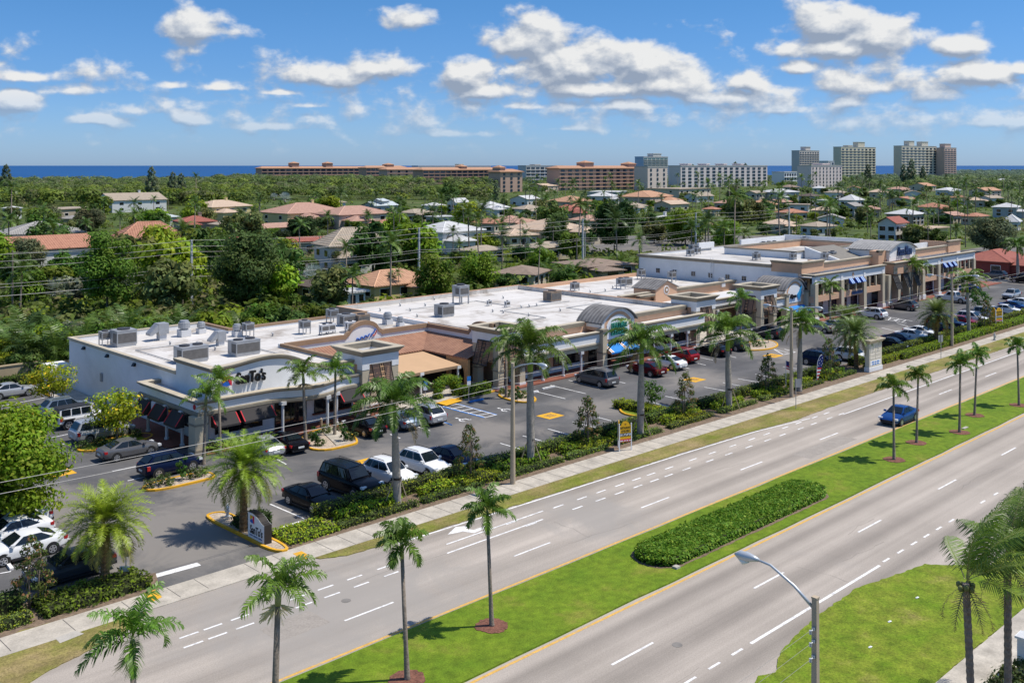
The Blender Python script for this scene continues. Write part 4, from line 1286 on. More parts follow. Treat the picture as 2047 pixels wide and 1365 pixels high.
def arch_pts(c, hw, zs, rise, n=18):
    """circular segment over the chord"""
    Rr = (hw * hw + rise * rise) / (2 * rise)
    a = math.asin(min(1, hw / Rr))
    return [(c + Rr * sin(-a + 2 * a * i / n), zs + rise - Rr + Rr * cos(-a + 2 * a * i / n)) for i in range(n + 1)]


def arched_front(parent, org, c, hw, y, zb, zs, rise, depth, roofmat, panel=True, wallm=None, pz=3.25, sidez=4.25):
    b = MB(org)
    o = arch_pts(c, hw, zs, rise)
    b.xz([(c - hw, zb), (c + hw, zb)] + list(reversed(o)), y, y + .4)
    b.build('arch_wall', wallm or peach, parent)
    # white outer band and inner sign panel
    i_ = arch_pts(c, hw - .55, zs - .1, rise - .28)
    b = MB(org)
    for k in range(len(o) - 1):
        b.add([(*o[k][:1], y - .06, o[k][1] - .02), (o[k + 1][0], y - .06, o[k + 1][1] - .02), (i_[k + 1][0], y - .06, i_[k + 1][1]), (i_[k][0], y - .06, i_[k][1]),
               (o[k][0], y, o[k][1] - .02), (o[k + 1][0], y, o[k + 1][1] - .02), (i_[k + 1][0], y, i_[k + 1][1]), (i_[k][0], y, i_[k][1])],
              [(0, 3, 2, 1), (3, 7, 6, 2), (0, 1, 5, 4)])
    b.box(c - hw, c - hw + .5, y - .06, y - .003, zs - 1.0, zs - .02); b.box(c + hw - .5, c + hw, y - .06, y - .003, zs - 1.0, zs - .02)
    b.build('arch_band', white, parent)
    if panel:
        p = arch_pts(c, hw - .95, zs - .35, rise - .4)
        b = MB(org); b.xz([(c - hw + .95, pz), (c + hw - .95, pz)] + list(reversed(p)), y - .05, y - .004)
        b.build('sign_panel', signwhite, parent)
    # barrel roof
    r0 = arch_pts(c, hw + .3, zs, rise + .1); r1 = arch_pts(c, hw + .3, zs - .12, rise + .1)
    b = MB(org)
    n = len(r0)
    vs = [(x, y - .35, z) for x, z in r0] + [(x, y + depth, z) for x, z in r0] + [(x, y - .35, z) for x, z in r1] + [(x, y + depth, z) for x, z in r1]
    fs = []
    for k in range(n - 1):
        fs += [(k, k + 1, n + k + 1, n + k), (2 * n + k, 3 * n + k, 3 * n + k + 1, 2 * n + k + 1), (k, 2 * n + k, 2 * n + k + 1, k + 1), (n + k, n + k + 1, 3 * n + k + 1, 3 * n + k)]
    b.add(vs, fs)
    b.build('barrel_roof', roofmat, parent, True, 40)
    b = MB(org)
    b.box(c - hw, c - hw + .3, y + .4, y + depth - .1, sidez, zs - .1); b.box(c + hw - .3, c + hw, y + .4, y + depth - .1, sidez, zs - .1)
    oo = arch_pts(c, hw, zs - .1, rise)
    b.xz([(c - hw, sidez), (c + hw, sidez)] + list(reversed(oo)), y + depth - .4, y + depth - .12)
    b.build('gable_wall', wallm or peach, parent)
    b = MB(org); b.box(c - hw - .04, c - hw - .003, y + .05, y + depth - .2, zs - .55, zs - .05); b.build('eave_band', white, parent); b = MB(org); b.box(c + hw + .003, c + hw + .04, y + .05, y + depth - .2, zs - .55, zs - .05); b.build('eave_band', white, parent)


arched_front(shop, O3, AC - .1, 2.95, 74.2, 2.35, 5.2, 1.45, 3.5, standing_y)
lettering('LEATHER', 2.75, .66, .2, greenletter, shop, (89.7 - 90, 73.98 - 76, 4.72), 0, 0, 'sign_lettering', .012)
lettering('EXPRESS', 2.75, .66, .2, greenletter, shop, (89.7 - 90, 73.98 - 76, 3.95), 0, 0, 'sign_lettering', .012)
b = MB(O3)
awn(b, (86.95, 74.15), (92.6, 74.15), 2.75, 2.0, 1.35, 0, 1, .15)
for x in (86.95, 89.55, 92.1):
    b.quad((x, 74.11, 2.74 + .025), (x, 72.8, 2.02 + .015), (x + .5, 72.8, 2.02 + .015), (x + .5, 74.11, 2.74 + .025), 2)
    b.quad((x + .15, 74.105, 2.74 + .04), (x + .15, 72.79, 2.02 + .03), (x + .35, 72.79, 2.02 + .03), (x + .35, 74.105, 2.74 + .04), 1)
b.build('awning', [bluecanvas, stripecanvas, signwhite], shop)
window(shop, O3, 87.05, 92.6, 76.38, .14, 2.5, 5, 'entrance_glazing')
tower(shop, O3, 70.9, 74.4, 3.9, 3.9, 6.2, 'fl')
tower(shop, O3, 106.2, 75.0, 4.2, 3.9, 6.15, 'f')

# ---- low link building
O4 = (120.0, 84.0, 0.0)
link = empty('link_building', O4, 0, 'recessed low shop link with gabled roof pavilion and arched spa sign', 'shop building')
PLK = [(106.35, 87.8), (134.6, 87.8), (134.6, 106.6), (106.35, 106.6)]
b = MB(O4); b.prism(PLK, 0, 4.4)
b.sweep([(106.4, 87.8), (134.6, 87.8)], [(0, 4.39), (0, 5.1), (-.3, 5.1), (-.3, 4.39)], False)
b.sweep([(134.6, 106.6), (106.4, 106.6)], [(0, 4.39), (0, 4.95), (-.3, 4.95), (-.3, 4.39)], False)
b.box(110.5, 134.5, 83.0, 87.79, 0, 3.0)
b.build('wall', peach, link)
b = MB(O4); b.sheet(PLK, 4.405); b.build('roof', membrane, link)
cornice(link, [(106.4, 87.75), (112.9, 87.75)], 5.2, .35, .45, False, None, O4)
cornice(link, [(118.9, 87.75), (134.5, 87.75)], 5.2, .35, .45, False, None, O4)
b = MB(O4); b.box(110.4, 134.3, 81.6, 81.9, 3.05, 3.95, 0); b.box(110.4, 134.3, 81.9, 87.78, 3.6, 3.7, 1); b.box(110.4, 134.3, 81.75, 82.0, 2.5, 3.049, 2)
b.build('canopy', [white, greywall, beige], link)
cornice(link, [(110.4, 81.6), (134.3, 81.6)], 4.05, .2, .26, False, None, O4)
for x in (113.5, 117.5, 121.0):
    column(link, O4, x, 81.9, 2.5)
for x0, x1 in ((111.2, 114.0), (114.6, 117.4), (118.2, 121.0)):
    window(link, O4, x0, x1, 82.98, .5, 2.4, 2, 'window', mat('cream_blind', (0.5, 0.45, 0.38), .5), beige)
# gabled pavilion
b = MB(O4)
b.xz([(113.3, 3.7), (118.3, 3.7), (118.3, 5.65), (115.8, 6.65), (113.3, 5.65)], 86.9, 87.2)
b.box(113.3, 113.6, 87.2, 90.6, 4.4, 5.6); b.box(118.0, 118.3, 87.2, 90.6, 4.4, 5.6)
b.xz([(113.3, 4.4), (118.3, 4.4), (118.3, 5.65), (115.8, 6.65), (113.3, 5.65)], 90.6, 90.8)
pav = b.build('pavilion', peach, link)
b = MB(O4)
for sgn in (-1, 1):
    e, a = 115.8 + sgn * 2.75, 115.8
    b.add([(e, 86.7, 5.62), (a, 86.7, 6.75), (a, 91.0, 6.75), (e, 91.0, 5.62), (e, 86.7, 5.5), (a, 86.7, 6.63), (a, 91.0, 6.63), (e, 91.0, 5.5)],
          [(0, 1, 2, 3), (4, 7, 6, 5), (0, 4, 5, 1), (3, 2, 6, 7), (0, 3, 7, 4)])
b.build('gable_roof', standing_y, pav)
b = MB(O4)
for r_, y_, mi in ((.62, 86.85, 0), (.48, 86.82, 1), (.18, 86.8, 0)):
    b.xz([(115.8 + r_ * cos(a), 5.35 + r_ * sin(a)) for a in np.linspace(0, 2 * pi, 21)[:-1]], y_, 86.896, mi)
b.build('medallion', [white, browncap], pav)
cornice(pav, [(113.0, 86.95), (109.5, 86.95)][::-1], 5.0, .3, .35, False, None, O4)
# spa entrance
for x in (128.6, 134.5):
    b = MB(O4); b.box(x, x + .7, 75.3, 76.2, 0, 4.4, 0); b.box(x - .1, x + .8, 75.2, 76.3, 4.4, 4.62, 1); b.build('pier', [beige, trim], link)
arched_front(link, O4, 131.95, 2.75, 76.0, 2.3, 5.05, 1.5, 5.0, standing_y, True, None, 3.1, 4.0)
lettering('Spa', 1.7, .75, .12, black, link, (131.4 - 120, 75.82 - 84, 4.0), 0, .2, 'sign_lettering', .05)
b = MB(O4)
b.xz([(132.6, 4.2), (133.2, 4.7), (133.75, 5.5), (133.9, 5.2), (133.7, 4.6), (133.9, 4.5), (133.6, 3.9), (133.2, 3.4), (132.9, 3.5)], 75.85, 75.94, 0)
b.build('sign_leaf', aquashape, link)
b = MB(O4); awn(b, (129.4, 75.95), (134.4, 75.95), 2.6, 1.95, 1.2, 0, 1, .14); b.build('awning', [bluecanvas, stripecanvas], link)
for x0, x1 in ((126.2, 128.6), (135.2, 136.0)):
    b = MB(O4); b.box(x0, x1, 75.6, 75.9, 3.05, 4.05, 0); b.box(x0, x1, 75.9, 82, 3.75, 3.85, 0); b.box(x0, x1, 75.7, 76.0, 2.5, 3.049, 1); b.build('canopy', [white, beige], link)
    cornice(link, [(x0, 75.6), (x1, 75.6)], 4.15, .2, .25, False, None, O4)
b = MB(O4); b.box(126.3, 134.4, 78.2, 78.4, 0, 3.0); b.box(134.2, 134.4, 76.4, 83, 0, 3.6); b.build('wall', peach, link)
window(link, O4, 126.5, 128.4, 78.18, .14, 2.5, 1); window(link, O4, 129.4, 134.2, 78.18, .14, 2.4, 4)
tower(link, O4, 122.0, 75.4, 4.1, 4.0, 6.15, 'fl')

# ---- two storey block
O5 = (165.0, 80.0, 0.0)
two = empty('two_storey_building', O5, 0, 'two storey peach and white block with columned gallery, barrel roof and navy script sign', 'shop building')
PT = [(135, 77.2), (195, 77.2), (195, 107), (135, 107)]
b = MB(O5); b.box(135, 195, 77.2, 107, 0, 7.5, 0)
b.sweep([(195, 107), (135, 107), (135, 81.5)], [(0, 7.49), (0, 7.95), (-.3, 7.95), (-.3, 7.49)], False, None, 0)
b.box(181, 181.4, 90, 106.6, 7.5, 9.1, 0); b.box(165, 181, 106.2, 106.6, 7.951, 8.9, 0); b.box(151.3, 156, 106.2, 106.6, 7.951, 9.0, 0)
b.box(176, 188, 80.4, 80.7, 7.5, 8.6, 0)
b.build('wall', [white], two)
b = MB(O5); b.sheet(PT, 7.505); b.build('roof', oldroof, two)
b = MB(O5); b.sweep([(195, 107), (135, 107), (135, 81.5)], [(.02, 7.5), (.3, 7.7), (.3, 8.0), (-.34, 8.0), (-.34, 7.951), (.003, 7.951)], False, None, 0); b.build('parapet_cap', trim, two)
b = MB(O5)
b.box(134.9, 141.5, 76.5, 76.9, 6.9, 8.5, 0); b.box(134.9, 135.3, 76.9, 81.6, 7.0, 8.5, 0); b.box(141.1, 141.5, 76.9, 79.0, 7.5, 8.5, 0)
b.box(141.5, 158.3, 76.9, 77.2, 6.9, 8.0, 0)
b.build('front_parapet', peach, two); b = MB(O5)
b.box(171.5, 188, 76.9, 77.2, 6.9, 8.1, 0); b.box(188, 193.5, 76.6, 77.0, 6.9, 8.9, 0); b.box(188, 188.4, 77, 82, 7.5, 8.9, 0)
b.build('front_parapet', peach, two)
cornice(two, [(134.9, 81.6), (134.9, 76.5), (141.5, 76.5)], 8.65, .3, .36, False, None, O5)
cornice(two, [(141.5, 76.9), (158.0, 76.9)], 8.15, .26, .34, False, None, O5)
cornice(two, [(171.6, 76.9), (188, 76.9)], 8.25, .26, .34, False, None, O5)
cornice(two, [(188, 76.6), (193.5, 76.6)], 9.05, .3, .34, False, None, O5)
# gallery: fascia, slab, columns, railings
for x0, x1 in ((134.9, 157.8), (171.6, 195.0)):
    b = MB(O5); b.box(x0, x1, 74.5, 74.8, 5.55, 6.8, 0); b.box(x0, x1, 74.8, 76.88, 6.4, 6.5, 1); b.build('fascia', [white, greywall], two)
    pth = [(x0, 76.4), (x0, 74.5), (x1, 74.5)] if x0 < 140 else [(x0, 74.5), (x1, 74.5)]
    cornice(two, pth, 6.92, .3, .3, False, None, O5)
    b = MB(O5); b.box(x0, x1, 74.55, 77.19, 2.85, 3.75); b.build('gallery_floor', peach, two)
    b = MB(O5)
    for z in (3.95, 4.75):
        b.box(x0, x1, 74.66, 74.71, z, z + .06)
    k = x0 + .1
    while k < x1:
        b.box(k, k + .05, 74.67, 74.7, 4.01, 4.75); k += .32
    b.build('railing', black, two)
    b = MB(O5); b.box(x0 + .1, x1 - .1, 77.1, 77.195, 3.76, 6.3, 0); b.build('upper_wall', beige, two)
for x in (135.4, 143.3, 150.6, 157.0, 172.2, 178.6, 186.6, 194.4):
    b = MB(O5); b.box(x - .45, x + .45, 74.3, 75.1, 0, 5.55, 0); b.box(x - .55, x + .55, 74.2, 75.2, 0, .7, 1); b.box(x - .3, x + .3, 74.42, 74.6, 5.56, 6.5, 1)
    b.build('column', [beige, white], two)
for x in (137.9, 140.5, 145.7, 148.1, 152.7, 154.9, 174.3, 176.5, 180.9, 183.0, 184.9, 188.6, 190.6, 192.6):
    b = MB(O5); b.box(x - .17, x + .17, 74.58, 74.9, 3.751, 5.549); b.build('column', beige, two)
for x0 in (136.0, 138.4, 141.0, 144.0, 146.3, 148.6, 151.2, 153.2, 155.3, 172.7, 174.8, 177.0, 179.2, 181.4, 183.4, 187.2, 189.2, 191.2):
    window(two, O5, x0, x0 + 1.6, 77.09, 3.9, 5.9, 1)
for x0, x1 in ((136.2, 138.8), (139.4, 142.4), (144.2, 147.0), (147.6, 150.0), (151.4, 153.6), (154.0, 156.4), (173.0, 177.8), (179.4, 182.4), (183, 185.8), (187.4, 190.2), (190.8, 193.8)):
    window(two, O5, x0, x1, 77.19, .14, 2.6, 2, 'shop_front', glass_mat('shop_glass', (0.02, 0.015, 0.035)) if 'shop_glass' not in MATS else MATS['shop_glass'])
stripes = [bluecanvas, signwhite]
for x in (146.0, 147.9, 149.6, 180.9, 183.0, 185.0):
    b = MB(O5)
    for k in range(5):
        awn(b, (x - .6 + k * .24, 74.45), (x - .6 + (k + 1) * .24, 74.45), 5.65, 4.95, .55, k % 2, k % 2, .12)
    b.build('awning', [mat('navy_canvas', (0.02, 0.06, 0.3), .7), mat('pale_blue_canvas', (0.45, 0.6, 0.75), .7)], two)
for x in (138.2, 146.9, 180.0):
    b = MB(O5); b.xz([(x + .3 * cos(a), 6.2 + .3 * sin(a)) for a in np.linspace(0, 2 * pi, 15)[:-1]], 74.45, 74.49); b.build('medallion', peach, two)
b = MB(O5); b.box(146.5, 150, 74.44, 74.54, 3.05, 3.5); b.build('sign_panel', bluecap, two)
# central entrance
b = MB(O5)
b.box(157.8, 171.6, 75.6, 77.19, 5.2, 9.0, 0)
b.box(159.6, 170.4, 73.8, 75.59, 5.2, 7.0, 0)
ent = b.build('entrance_block', peach, two)
cornice(ent, [(157.8, 75.6), (159.4, 75.6)], 9.1, .25, .35, False, None, O5); cornice(ent, [(170.6, 75.6), (171.6, 75.6)], 9.1, .25, .35, False, None, O5)
cornice(ent, [(159.6, 75.6), (159.6, 73.8), (170.4, 73.8), (170.4, 75.6)], 7.1, .28, .36, False, None, O5)
arched_front(ent, O5, 165.5, 4.9, 75.1, 7.15, 8.95, 1.15, 7.2, tile_mat('pale_standing_seam', (0.36, 0.35, 0.33), (0.2, 0.195, 0.19), 1, 0.5), False, white, 7.2, 7.5)
lettering('Boca Plaza', 5.4, 1.5, .16, bluecap, ent, (166.0 - 165, 74.92 - 80, 8.65), 0, .35, 'sign_lettering', .04)
for x in (158.3, 161.8, 165.8, 169.0, 171.2):
    b = MB(O5); b.box(x - .45, x + .45, 73.9, 75.0, 0, 5.19, 0); b.box(x - .55, x + .55, 73.8, 75.1, 0, .9, 1); b.build('column', [beige, white], ent)
for x in (160.0, 163.8, 167.4):
    b = MB(O5)
    b.quad((x - .9, 73.85, 5.0), (x - .9, 73.0, 2.9), (x + .9, 73.0, 2.9), (x + .9, 73.85, 5.0), 1)
    for k in range(5):
        xx = x - .9 + 1.8 * k / 4
        b.tube([(xx, 73.82, 5.0), (xx, 72.97, 2.9)], .06, 4, 0)
    for t in (0, .5, 1):
        b.tube([(x - .9, 73.82 - .85 * t, 5 - 2.1 * t), (x + .9, 73.82 - .85 * t, 5 - 2.1 * t)], .06, 4, 0)
    b.build('shutter', [frame, mat('shutter_mesh', (0.09, 0.085, 0.08), .6)], ent)
    b = MB(O5); b.box(x - .7, x + .7, 73.74, 73.79, 5.25, 6.3); b.build('window', blueglass, ent)
window(ent, O5, 158.6, 171.0, 77.18, .14, 5.1, 6, 'entrance_glazing')
# roof structures: lower court with peach lining, sloped shingle roof behind the sign
b = MB(O5)
b.sweep([(150, 86), (176, 86), (176, 100), (150, 100)], [(0, 7.506), (0, 8.7), (-.3, 8.7), (-.3, 7.506)], True, None, 0)
crt = b.build('court_parapet', white, two)
b = MB(O5); b.sweep([(150.31, 86.31), (175.69, 86.31), (175.69, 99.69), (150.31, 99.69)], [(0, 7.507), (0, 8.55), (-.02, 8.55), (-.02, 7.507)], True); b.build('parapet_lining', peach, crt)
b = MB(O5); b.sweep([(150, 86), (176, 86), (176, 100), (150, 100)], [(.1, 8.6), (.1, 8.82), (-.4, 8.82), (-.4, 8.6)], True); b.build('parapet_cap', trim, crt)
b = MB(O5)
b.quad((152.5, 79.5, 7.6), (162, 79.5, 7.6), (162, 85.7, 9.3), (152.5, 85.7, 9.3), 0)
b.yz([(79.5, 7.51), (85.7, 7.51), (85.7, 9.45), (79.5, 7.75)], 152.1, 152.49, 1)
b.build('shingle_roof', [mat('shingle', (0.2, 0.185, 0.16), .9, .15, 2.0), white], two)
for y in (103.0, 99.6, 95.9, 92.6, 89.4, 86.4, 83.4, 80.9):
    f = None
    b = MB(O5)
    b.box(134.93, 134.999, y - .42, y + .42, 5.1, 5.15); b.box(134.93, 134.999, y - .42, y + .42, 5.85, 5.9); b.box(134.93, 134.999, y - .42, y - .37, 5.15, 5.85); b.box(134.93, 134.999, y + .37, y + .42, 5.15, 5.85); b.box(134.93, 134.999, y - .025, y + .025, 5.15, 5.85)
    f = b.build('window', greywall, two)
    b = MB(O5); b.box(134.96, 134.998, y - .4, y + .4, 5.12, 5.88); b.build('pane', darkglass, f)
b = MB(O5)
for yy in (92.0, 92.45):
    b.box(134.82, 134.87, yy, yy + .05, 4.5, 8.3)
for k in range(10):
    b.box(134.82, 134.86, 92.05, 92.45, 4.7 + k * .36, 4.73 + k * .36)
b.build('ladder', white, two)

# ------------------------------------------------------------------ roof plant
def ac_unit(w, d, h, m=galv, fans=1, stand=0.0):
    r = empty('air_conditioner', (0, 0, 0))
    b = MB(); b.box(-w / 2, w / 2, -d / 2, d / 2, .12 + stand, h + stand)
    b.box(-w / 2 - .02, w / 2 + .02, -d / 2 - .02, d / 2 + .02, h + stand, h + stand + .05)
    b.build('cabinet', m, r)
    b = MB()
    b.box(-w / 2 + .08, w / 2 - .08, -d / 2 - .015, -d / 2 - .003, .3 + stand, h * .85 + stand)
    b.box(-w / 2 - .015, -w / 2 - .003, -d / 2 + .1, d * .05, .3 + stand, h * .85 + stand)
    b.build('coil_grille', mat('coil_grey', (0.12, 0.115, 0.11), .7, .2, 3), r)
    for i in range(fans):
        x = (i + .5) / fans * w - w / 2
        b = MB(); b.tube([(x, 0, h + stand + .05), (x, 0, h + stand + .16)], min(d, w / fans) * .36, 14); b.build('fan', grille, r)
    b = MB()
    if stand:
        for a in (-w / 2 + .05, w / 2 - .05):
            for c in (-d / 2 + .05, d / 2 - .05):
                b.box(a - .04, a + .04, c - .04, c + .04, 0, .12 + stand)
    else:
        b.box(-w / 2 + .05, w / 2 - .05, -d / 2 + .05, d / 2 - .05, 0, .119)
    b.build('base_frame', galv if stand else greywall, r)
    return Proto(r)


def hood_unit():
    r = empty('extract_hood', (0, 0, 0))
    b = MB(); b.box(-.35, .35, -.35, .35, 0, .6); b.build('curb', greywall, r)
    b = MB(); b.box(-.5, .5, -.5, .5, .6, 1.6); b.xz([(-.5, .9), (-.5, 1.58), (-1.35, .75), (-1.35, .55), (-1.1, .55)], -.48, .48); b.build('housing', galv, r)
    return Proto(r)


def vent_unit():
    r = empty('exhaust_fan', (0, 0, 0))
    b = MB(); b.box(-.5, .5, -.5, .5, 0, .65); b.build('curb', greywall, r)
    b = MB(); b.tube([(0, 0, .65), (0, 0, .8), (0, 0, .82), (0, 0, 1.35), (0, 0, 1.37), (0, 0, 1.55)], [.35, .35, .55, .55, .45, .4], 14); b.build('housing', galv, r)
    return Proto(r)


A_big = ac_unit(2.3, 1.5, 1.25, galv, 2); A_sq = ac_unit(1.65, 1.4, 1.25, galv, 1); A_tan = ac_unit(1.9, 1.5, 1.3, tanunit, 1)
A_st = ac_unit(1.0, .9, .9, galv, 1, .5); A_small = ac_unit(.9, .8, .85, galv, 1, 0.1); A_mini = ac_unit(.9, .5, .8, greywall, 1, .15)
Hd, Vn = hood_unit(), vent_unit()
UNITS = [  # prototype, pixel, roof level, turn, scale, label
    (A_sq, 247, 690, 4.72, 0, 1.25, 'large grey air conditioner nearest the back left corner of the restaurant roof'),
    (A_st, 210, 690, 4.72, 0, 1.0, 'low air conditioner on legs at the far left edge of the restaurant roof'),
    (Hd, 323, 679, 4.72, 0, 1.1, 'angled grey extract hood standing further back on the restaurant roof'),
    (Vn, 368, 672, 4.72, 0, 1.1, 'round exhaust fan on a white curb, the wide one on the restaurant roof'),
    (Vn, 402, 666, 4.72, 0, .8, 'slim exhaust fan at the back edge of the restaurant roof'),
    (Hd, 440, 690, 4.72, 0, .9, 'angled grey extract hood between the two largest restaurant roof units'),
    (Vn, 474, 672, 4.72, 0, .85, 'exhaust fan behind the right large unit of the restaurant roof'),
    (A_big, 382, 722, 4.72, 0, 1.15, 'long grey rooftop unit close behind the curved restaurant parapet, left one'),
    (A_big, 488, 708, 4.72, 0, 1.12, 'long grey rooftop unit close behind the curved restaurant parapet, right one'),
    (A_st, 496, 672, 4.72, 0, 1.0, 'small air conditioner on a stand beside the back step of the restaurant roof'),
    (A_st, 609, 667, 4.72, 0, 1.0, 'lone air conditioner on legs in the middle of the long restaurant roof'),
    (A_mini, 648, 669, 4.72, 0, 1.1, 'white mini condenser next to a teal one on the restaurant roof'),
    (A_mini, 661, 667, 4.72, 0, 1.1, 'slim condenser just right of the white mini condenser'),
    (A_st, 664, 645, 4.72, 0, 1.1, 'air conditioner on a frame near the back wall of the restaurant roof'),
    (A_sq, 692, 650, 4.72, 0, 1.0, 'light grey cabinet unit behind the arched cafe parapet'),
    (A_tan, 722, 648, 4.72, 0, .85, 'brown rusty unit behind the arched cafe parapet'),
    (A_mini, 700, 664, 4.72, 0, 1.2, 'low grey condenser close behind the cafe arch'),
    (Vn, 775, 648, 4.72, 0, .9, 'exhaust fan beside the dividing wall of the two left roofs'),
    (Vn, 800, 652, 4.72, 0, .7, 'small exhaust fan near the corner of the cafe parapet'),
    (A_sq, 888, 632, 4.57, 0, 1.15, 'dark grey cube unit alone on the white main roof'),
    (A_st, 921, 607, 4.57, 0, 1.7, 'grey air conditioner raised on legs at the back of the white main roof'),
    (A_tan, 1104, 602, 4.57, 0, 1.05, 'tan rusty unit on the right of the white main roof'),
    (A_mini, 1014, 614, 4.57, 0, .8, 'tiny bracketed condenser in the middle of the white main roof'),
    (A_mini, 978, 611, 4.57, 0, .7, 'flat little vent box left of the bracketed condenser'),
    (A_small, 1149, 581, 4.42, 0, 1.2, 'single small air conditioner at the left back edge of the link roof'),
    (A_st, 1241, 577, 4.42, 0, 1.1, 'air conditioner on legs left of the gabled pavilion'),
    (A_sq, 1252, 570, 4.42, 0, .9, 'tall dark unit right behind the one on legs near the pavilion'),
    (A_st, 1282, 558, 4.42, 0, 1.1, 'air conditioner on a stand behind the gabled pavilion'),
    (A_small, 1287, 548, 4.42, 0, 1.5, 'dark air conditioner against the blank white wall'),
    (A_st, 1343, 563, 4.42, 0, 1.1, 'air conditioner right of the gabled pavilion below the wall windows'),
    (Vn, 1442, 573, 4.42, 0, .9, 'white exhaust vent in front of the blank white wall'),
    (A_small, 1380, 512, 7.52, 0, 1.2, 'left air conditioner of the cluster at the left end of the highest roof'),
    (A_small, 1393, 508, 7.52, 0, 1.2, 'right air conditioner of the cluster at the left end of the highest roof'),
    (A_small, 1384, 502, 7.52, 0, 1.2, 'rear air conditioner of the cluster at the left end of the highest roof'),
    (A_small, 1526, 497, 7.52, 0, 1.2, 'left one of three condensers in a row on the highest roof'),
    (A_small, 1537, 496, 7.52, 0, 1.2, 'middle one of three condensers in a row on the highest roof'),
    (A_small, 1548, 495, 7.52, 0, 1.2, 'right one of three condensers in a row on the highest roof'),
    (A_small, 1608, 488, 7.52, 0, 1.3, 'left condenser below the white end wall on the highest roof'),
    (A_small, 1620, 486, 7.52, 0, 1.3, 'right condenser below the white end wall on the highest roof'),
    (A_small, 1512, 520, 7.52, 0, 1.2, 'lone condenser in front of the court parapet on the highest roof'),
    (A_small, 1649, 520, 7.52, 0, 1.2, 'left condenser of the pair before the shingle slope'),
    (A_small, 1664, 517, 7.52, 0, 1.2, 'right condenser of the pair before the shingle slope'),
    (A_small, 1585, 519, 7.52, 0, 1.1, 'low condenser between the court parapet and the front edge'),
]
for pr, px, py, z, rz_, s_, lab in UNITS:
    x, y = at(px, py, z)
    n = pr.root.name.split('.')[0]
    pr.put((x, y, z), rz_, s_, lab, {'air_conditioner': 'air conditioner', 'extract_hood': 'extract hood', 'exhaust_fan': 'exhaust fan'}[n], 'roof units of the plaza')
# conduits across the white roofs
for par, org, pts in [(shop, O3, [(78, 84), (88, 84), (88, 92), (101, 92)]), (shop, O3, [(80, 101), (92, 101), (92, 95)]), (shop, O3, [(96, 80), (96, 88), (103, 88)]), (rest, O1, [(43, 85), (43, 97), (50, 97)]), (rest, O1, [(48, 82), (52, 82), (52, 96)]), (rest, O1, [(58, 92), (70, 92)]), (link, O4, [(108, 96), (120, 96), (120, 100)])]:
    b = MB(org); z = 4.8 if par is rest else 4.66 if par is shop else 4.5
    b.tube([(*p, z) for p in pts], .05, 5); b.build('conduit', galv, par)
# small pipe vents on the white roofs
r = empty('roof_vent', (0, 0, 0))
b = MB(); b.tube([(0, 0, 0), (0, 0, .3), (0, 0, .31), (0, 0, .42)], [.09, .09, .16, .05], 8); b.build('pipe', galv, r)
VP = Proto(r)
for i, (px, py, z) in enumerate([(850, 612, 4.57), (985, 624, 4.57), (1006, 626, 4.57), (1042, 616, 4.57), (1058, 614, 4.57), (1073, 612, 4.57), (1057, 632, 4.57), (1006, 597, 4.57), (868, 600, 4.57), (760, 622, 4.57), (800, 612, 4.57), (820, 622, 4.57), (834, 634, 4.57), (340, 690, 4.72), (395, 690, 4.72), (430, 700, 4.72), (545, 672, 4.72), (1120, 622, 4.57), (1180, 585, 4.42), (1210, 582, 4.42), (1225, 576, 4.42), (1275, 585, 4.42)]):
    VP.put((*at(px, py, z), z), 0, 1.0, 'small grey vent pipe poking out of a white plaza roof', 'roof vent', 'vent pipes on the white roofs')
# ------------------------------------------------------------------ vegetation
def unit(v):
    n = np.linalg.norm(v, axis=-1, keepdims=True)
    return v / np.maximum(n, 1e-9)


def leaf_quads(P, N, size, asp=0.5, jit=0.35):
    """diamond leaves at points P facing roughly N"""
    n = len(P)
    Nr = unit(N + rng.normal(0, jit, (n, 3)))
    T = unit(np.cross(Nr, rng.normal(0, 1, (n, 3))))
    B = np.cross(Nr, T)
    s = np.asarray(size) * rng.uniform(.65, 1.3, n)
    T = T * s[:, None]; B = B * (s * asp)[:, None]
    return np.stack([P - T, P + B, P + T, P - B], 1)


def tint(n, base, var=.18, alt=None, altp=0.0):
    c = np.array(base)[None, :] * rng.uniform(1 - var, 1 + var, (n, 1)) * rng.uniform(.93, 1.07, (n, 3))
    if alt is not None:
        k = rng.random(n) < altp
        c[k] = np.array(alt) * rng.uniform(.8, 1.2, (k.sum(), 1))
    return c


def clump_cloud(clumps, dens, size, base, alt=None, altp=0.0, asp=.5, up=.35, fill=.5):
    """leaves through the outer part of every clump (x, y, z, rx, rz)"""
    V, C = [], []
    for cx, cy, cz, rx, rz in clumps:
        n = max(8, int(dens * rx * (rx + rz)))
        d = unit(rng.normal(0, 1, (n, 3)))
        rad = rng.uniform(fill, 1.0, (n, 1)) ** .6 * rng.uniform(.85, 1.12, (n, 1))
        P = np.array([cx, cy, cz]) + d * rad * np.array([rx, rx, rz])
        N = d + np.array([0, 0, up])
        V.append(leaf_quads(P, N, size, asp))
        k = rng.uniform(.72, 1.28)
        hue = rng.uniform(-.12, .12)
        c = tint(n, np.array(base) * k * np.array([1 + hue, 1, 1 - hue]), .2, alt, altp)
        C.append(c)
    return np.concatenate(V), np.concatenate(C)


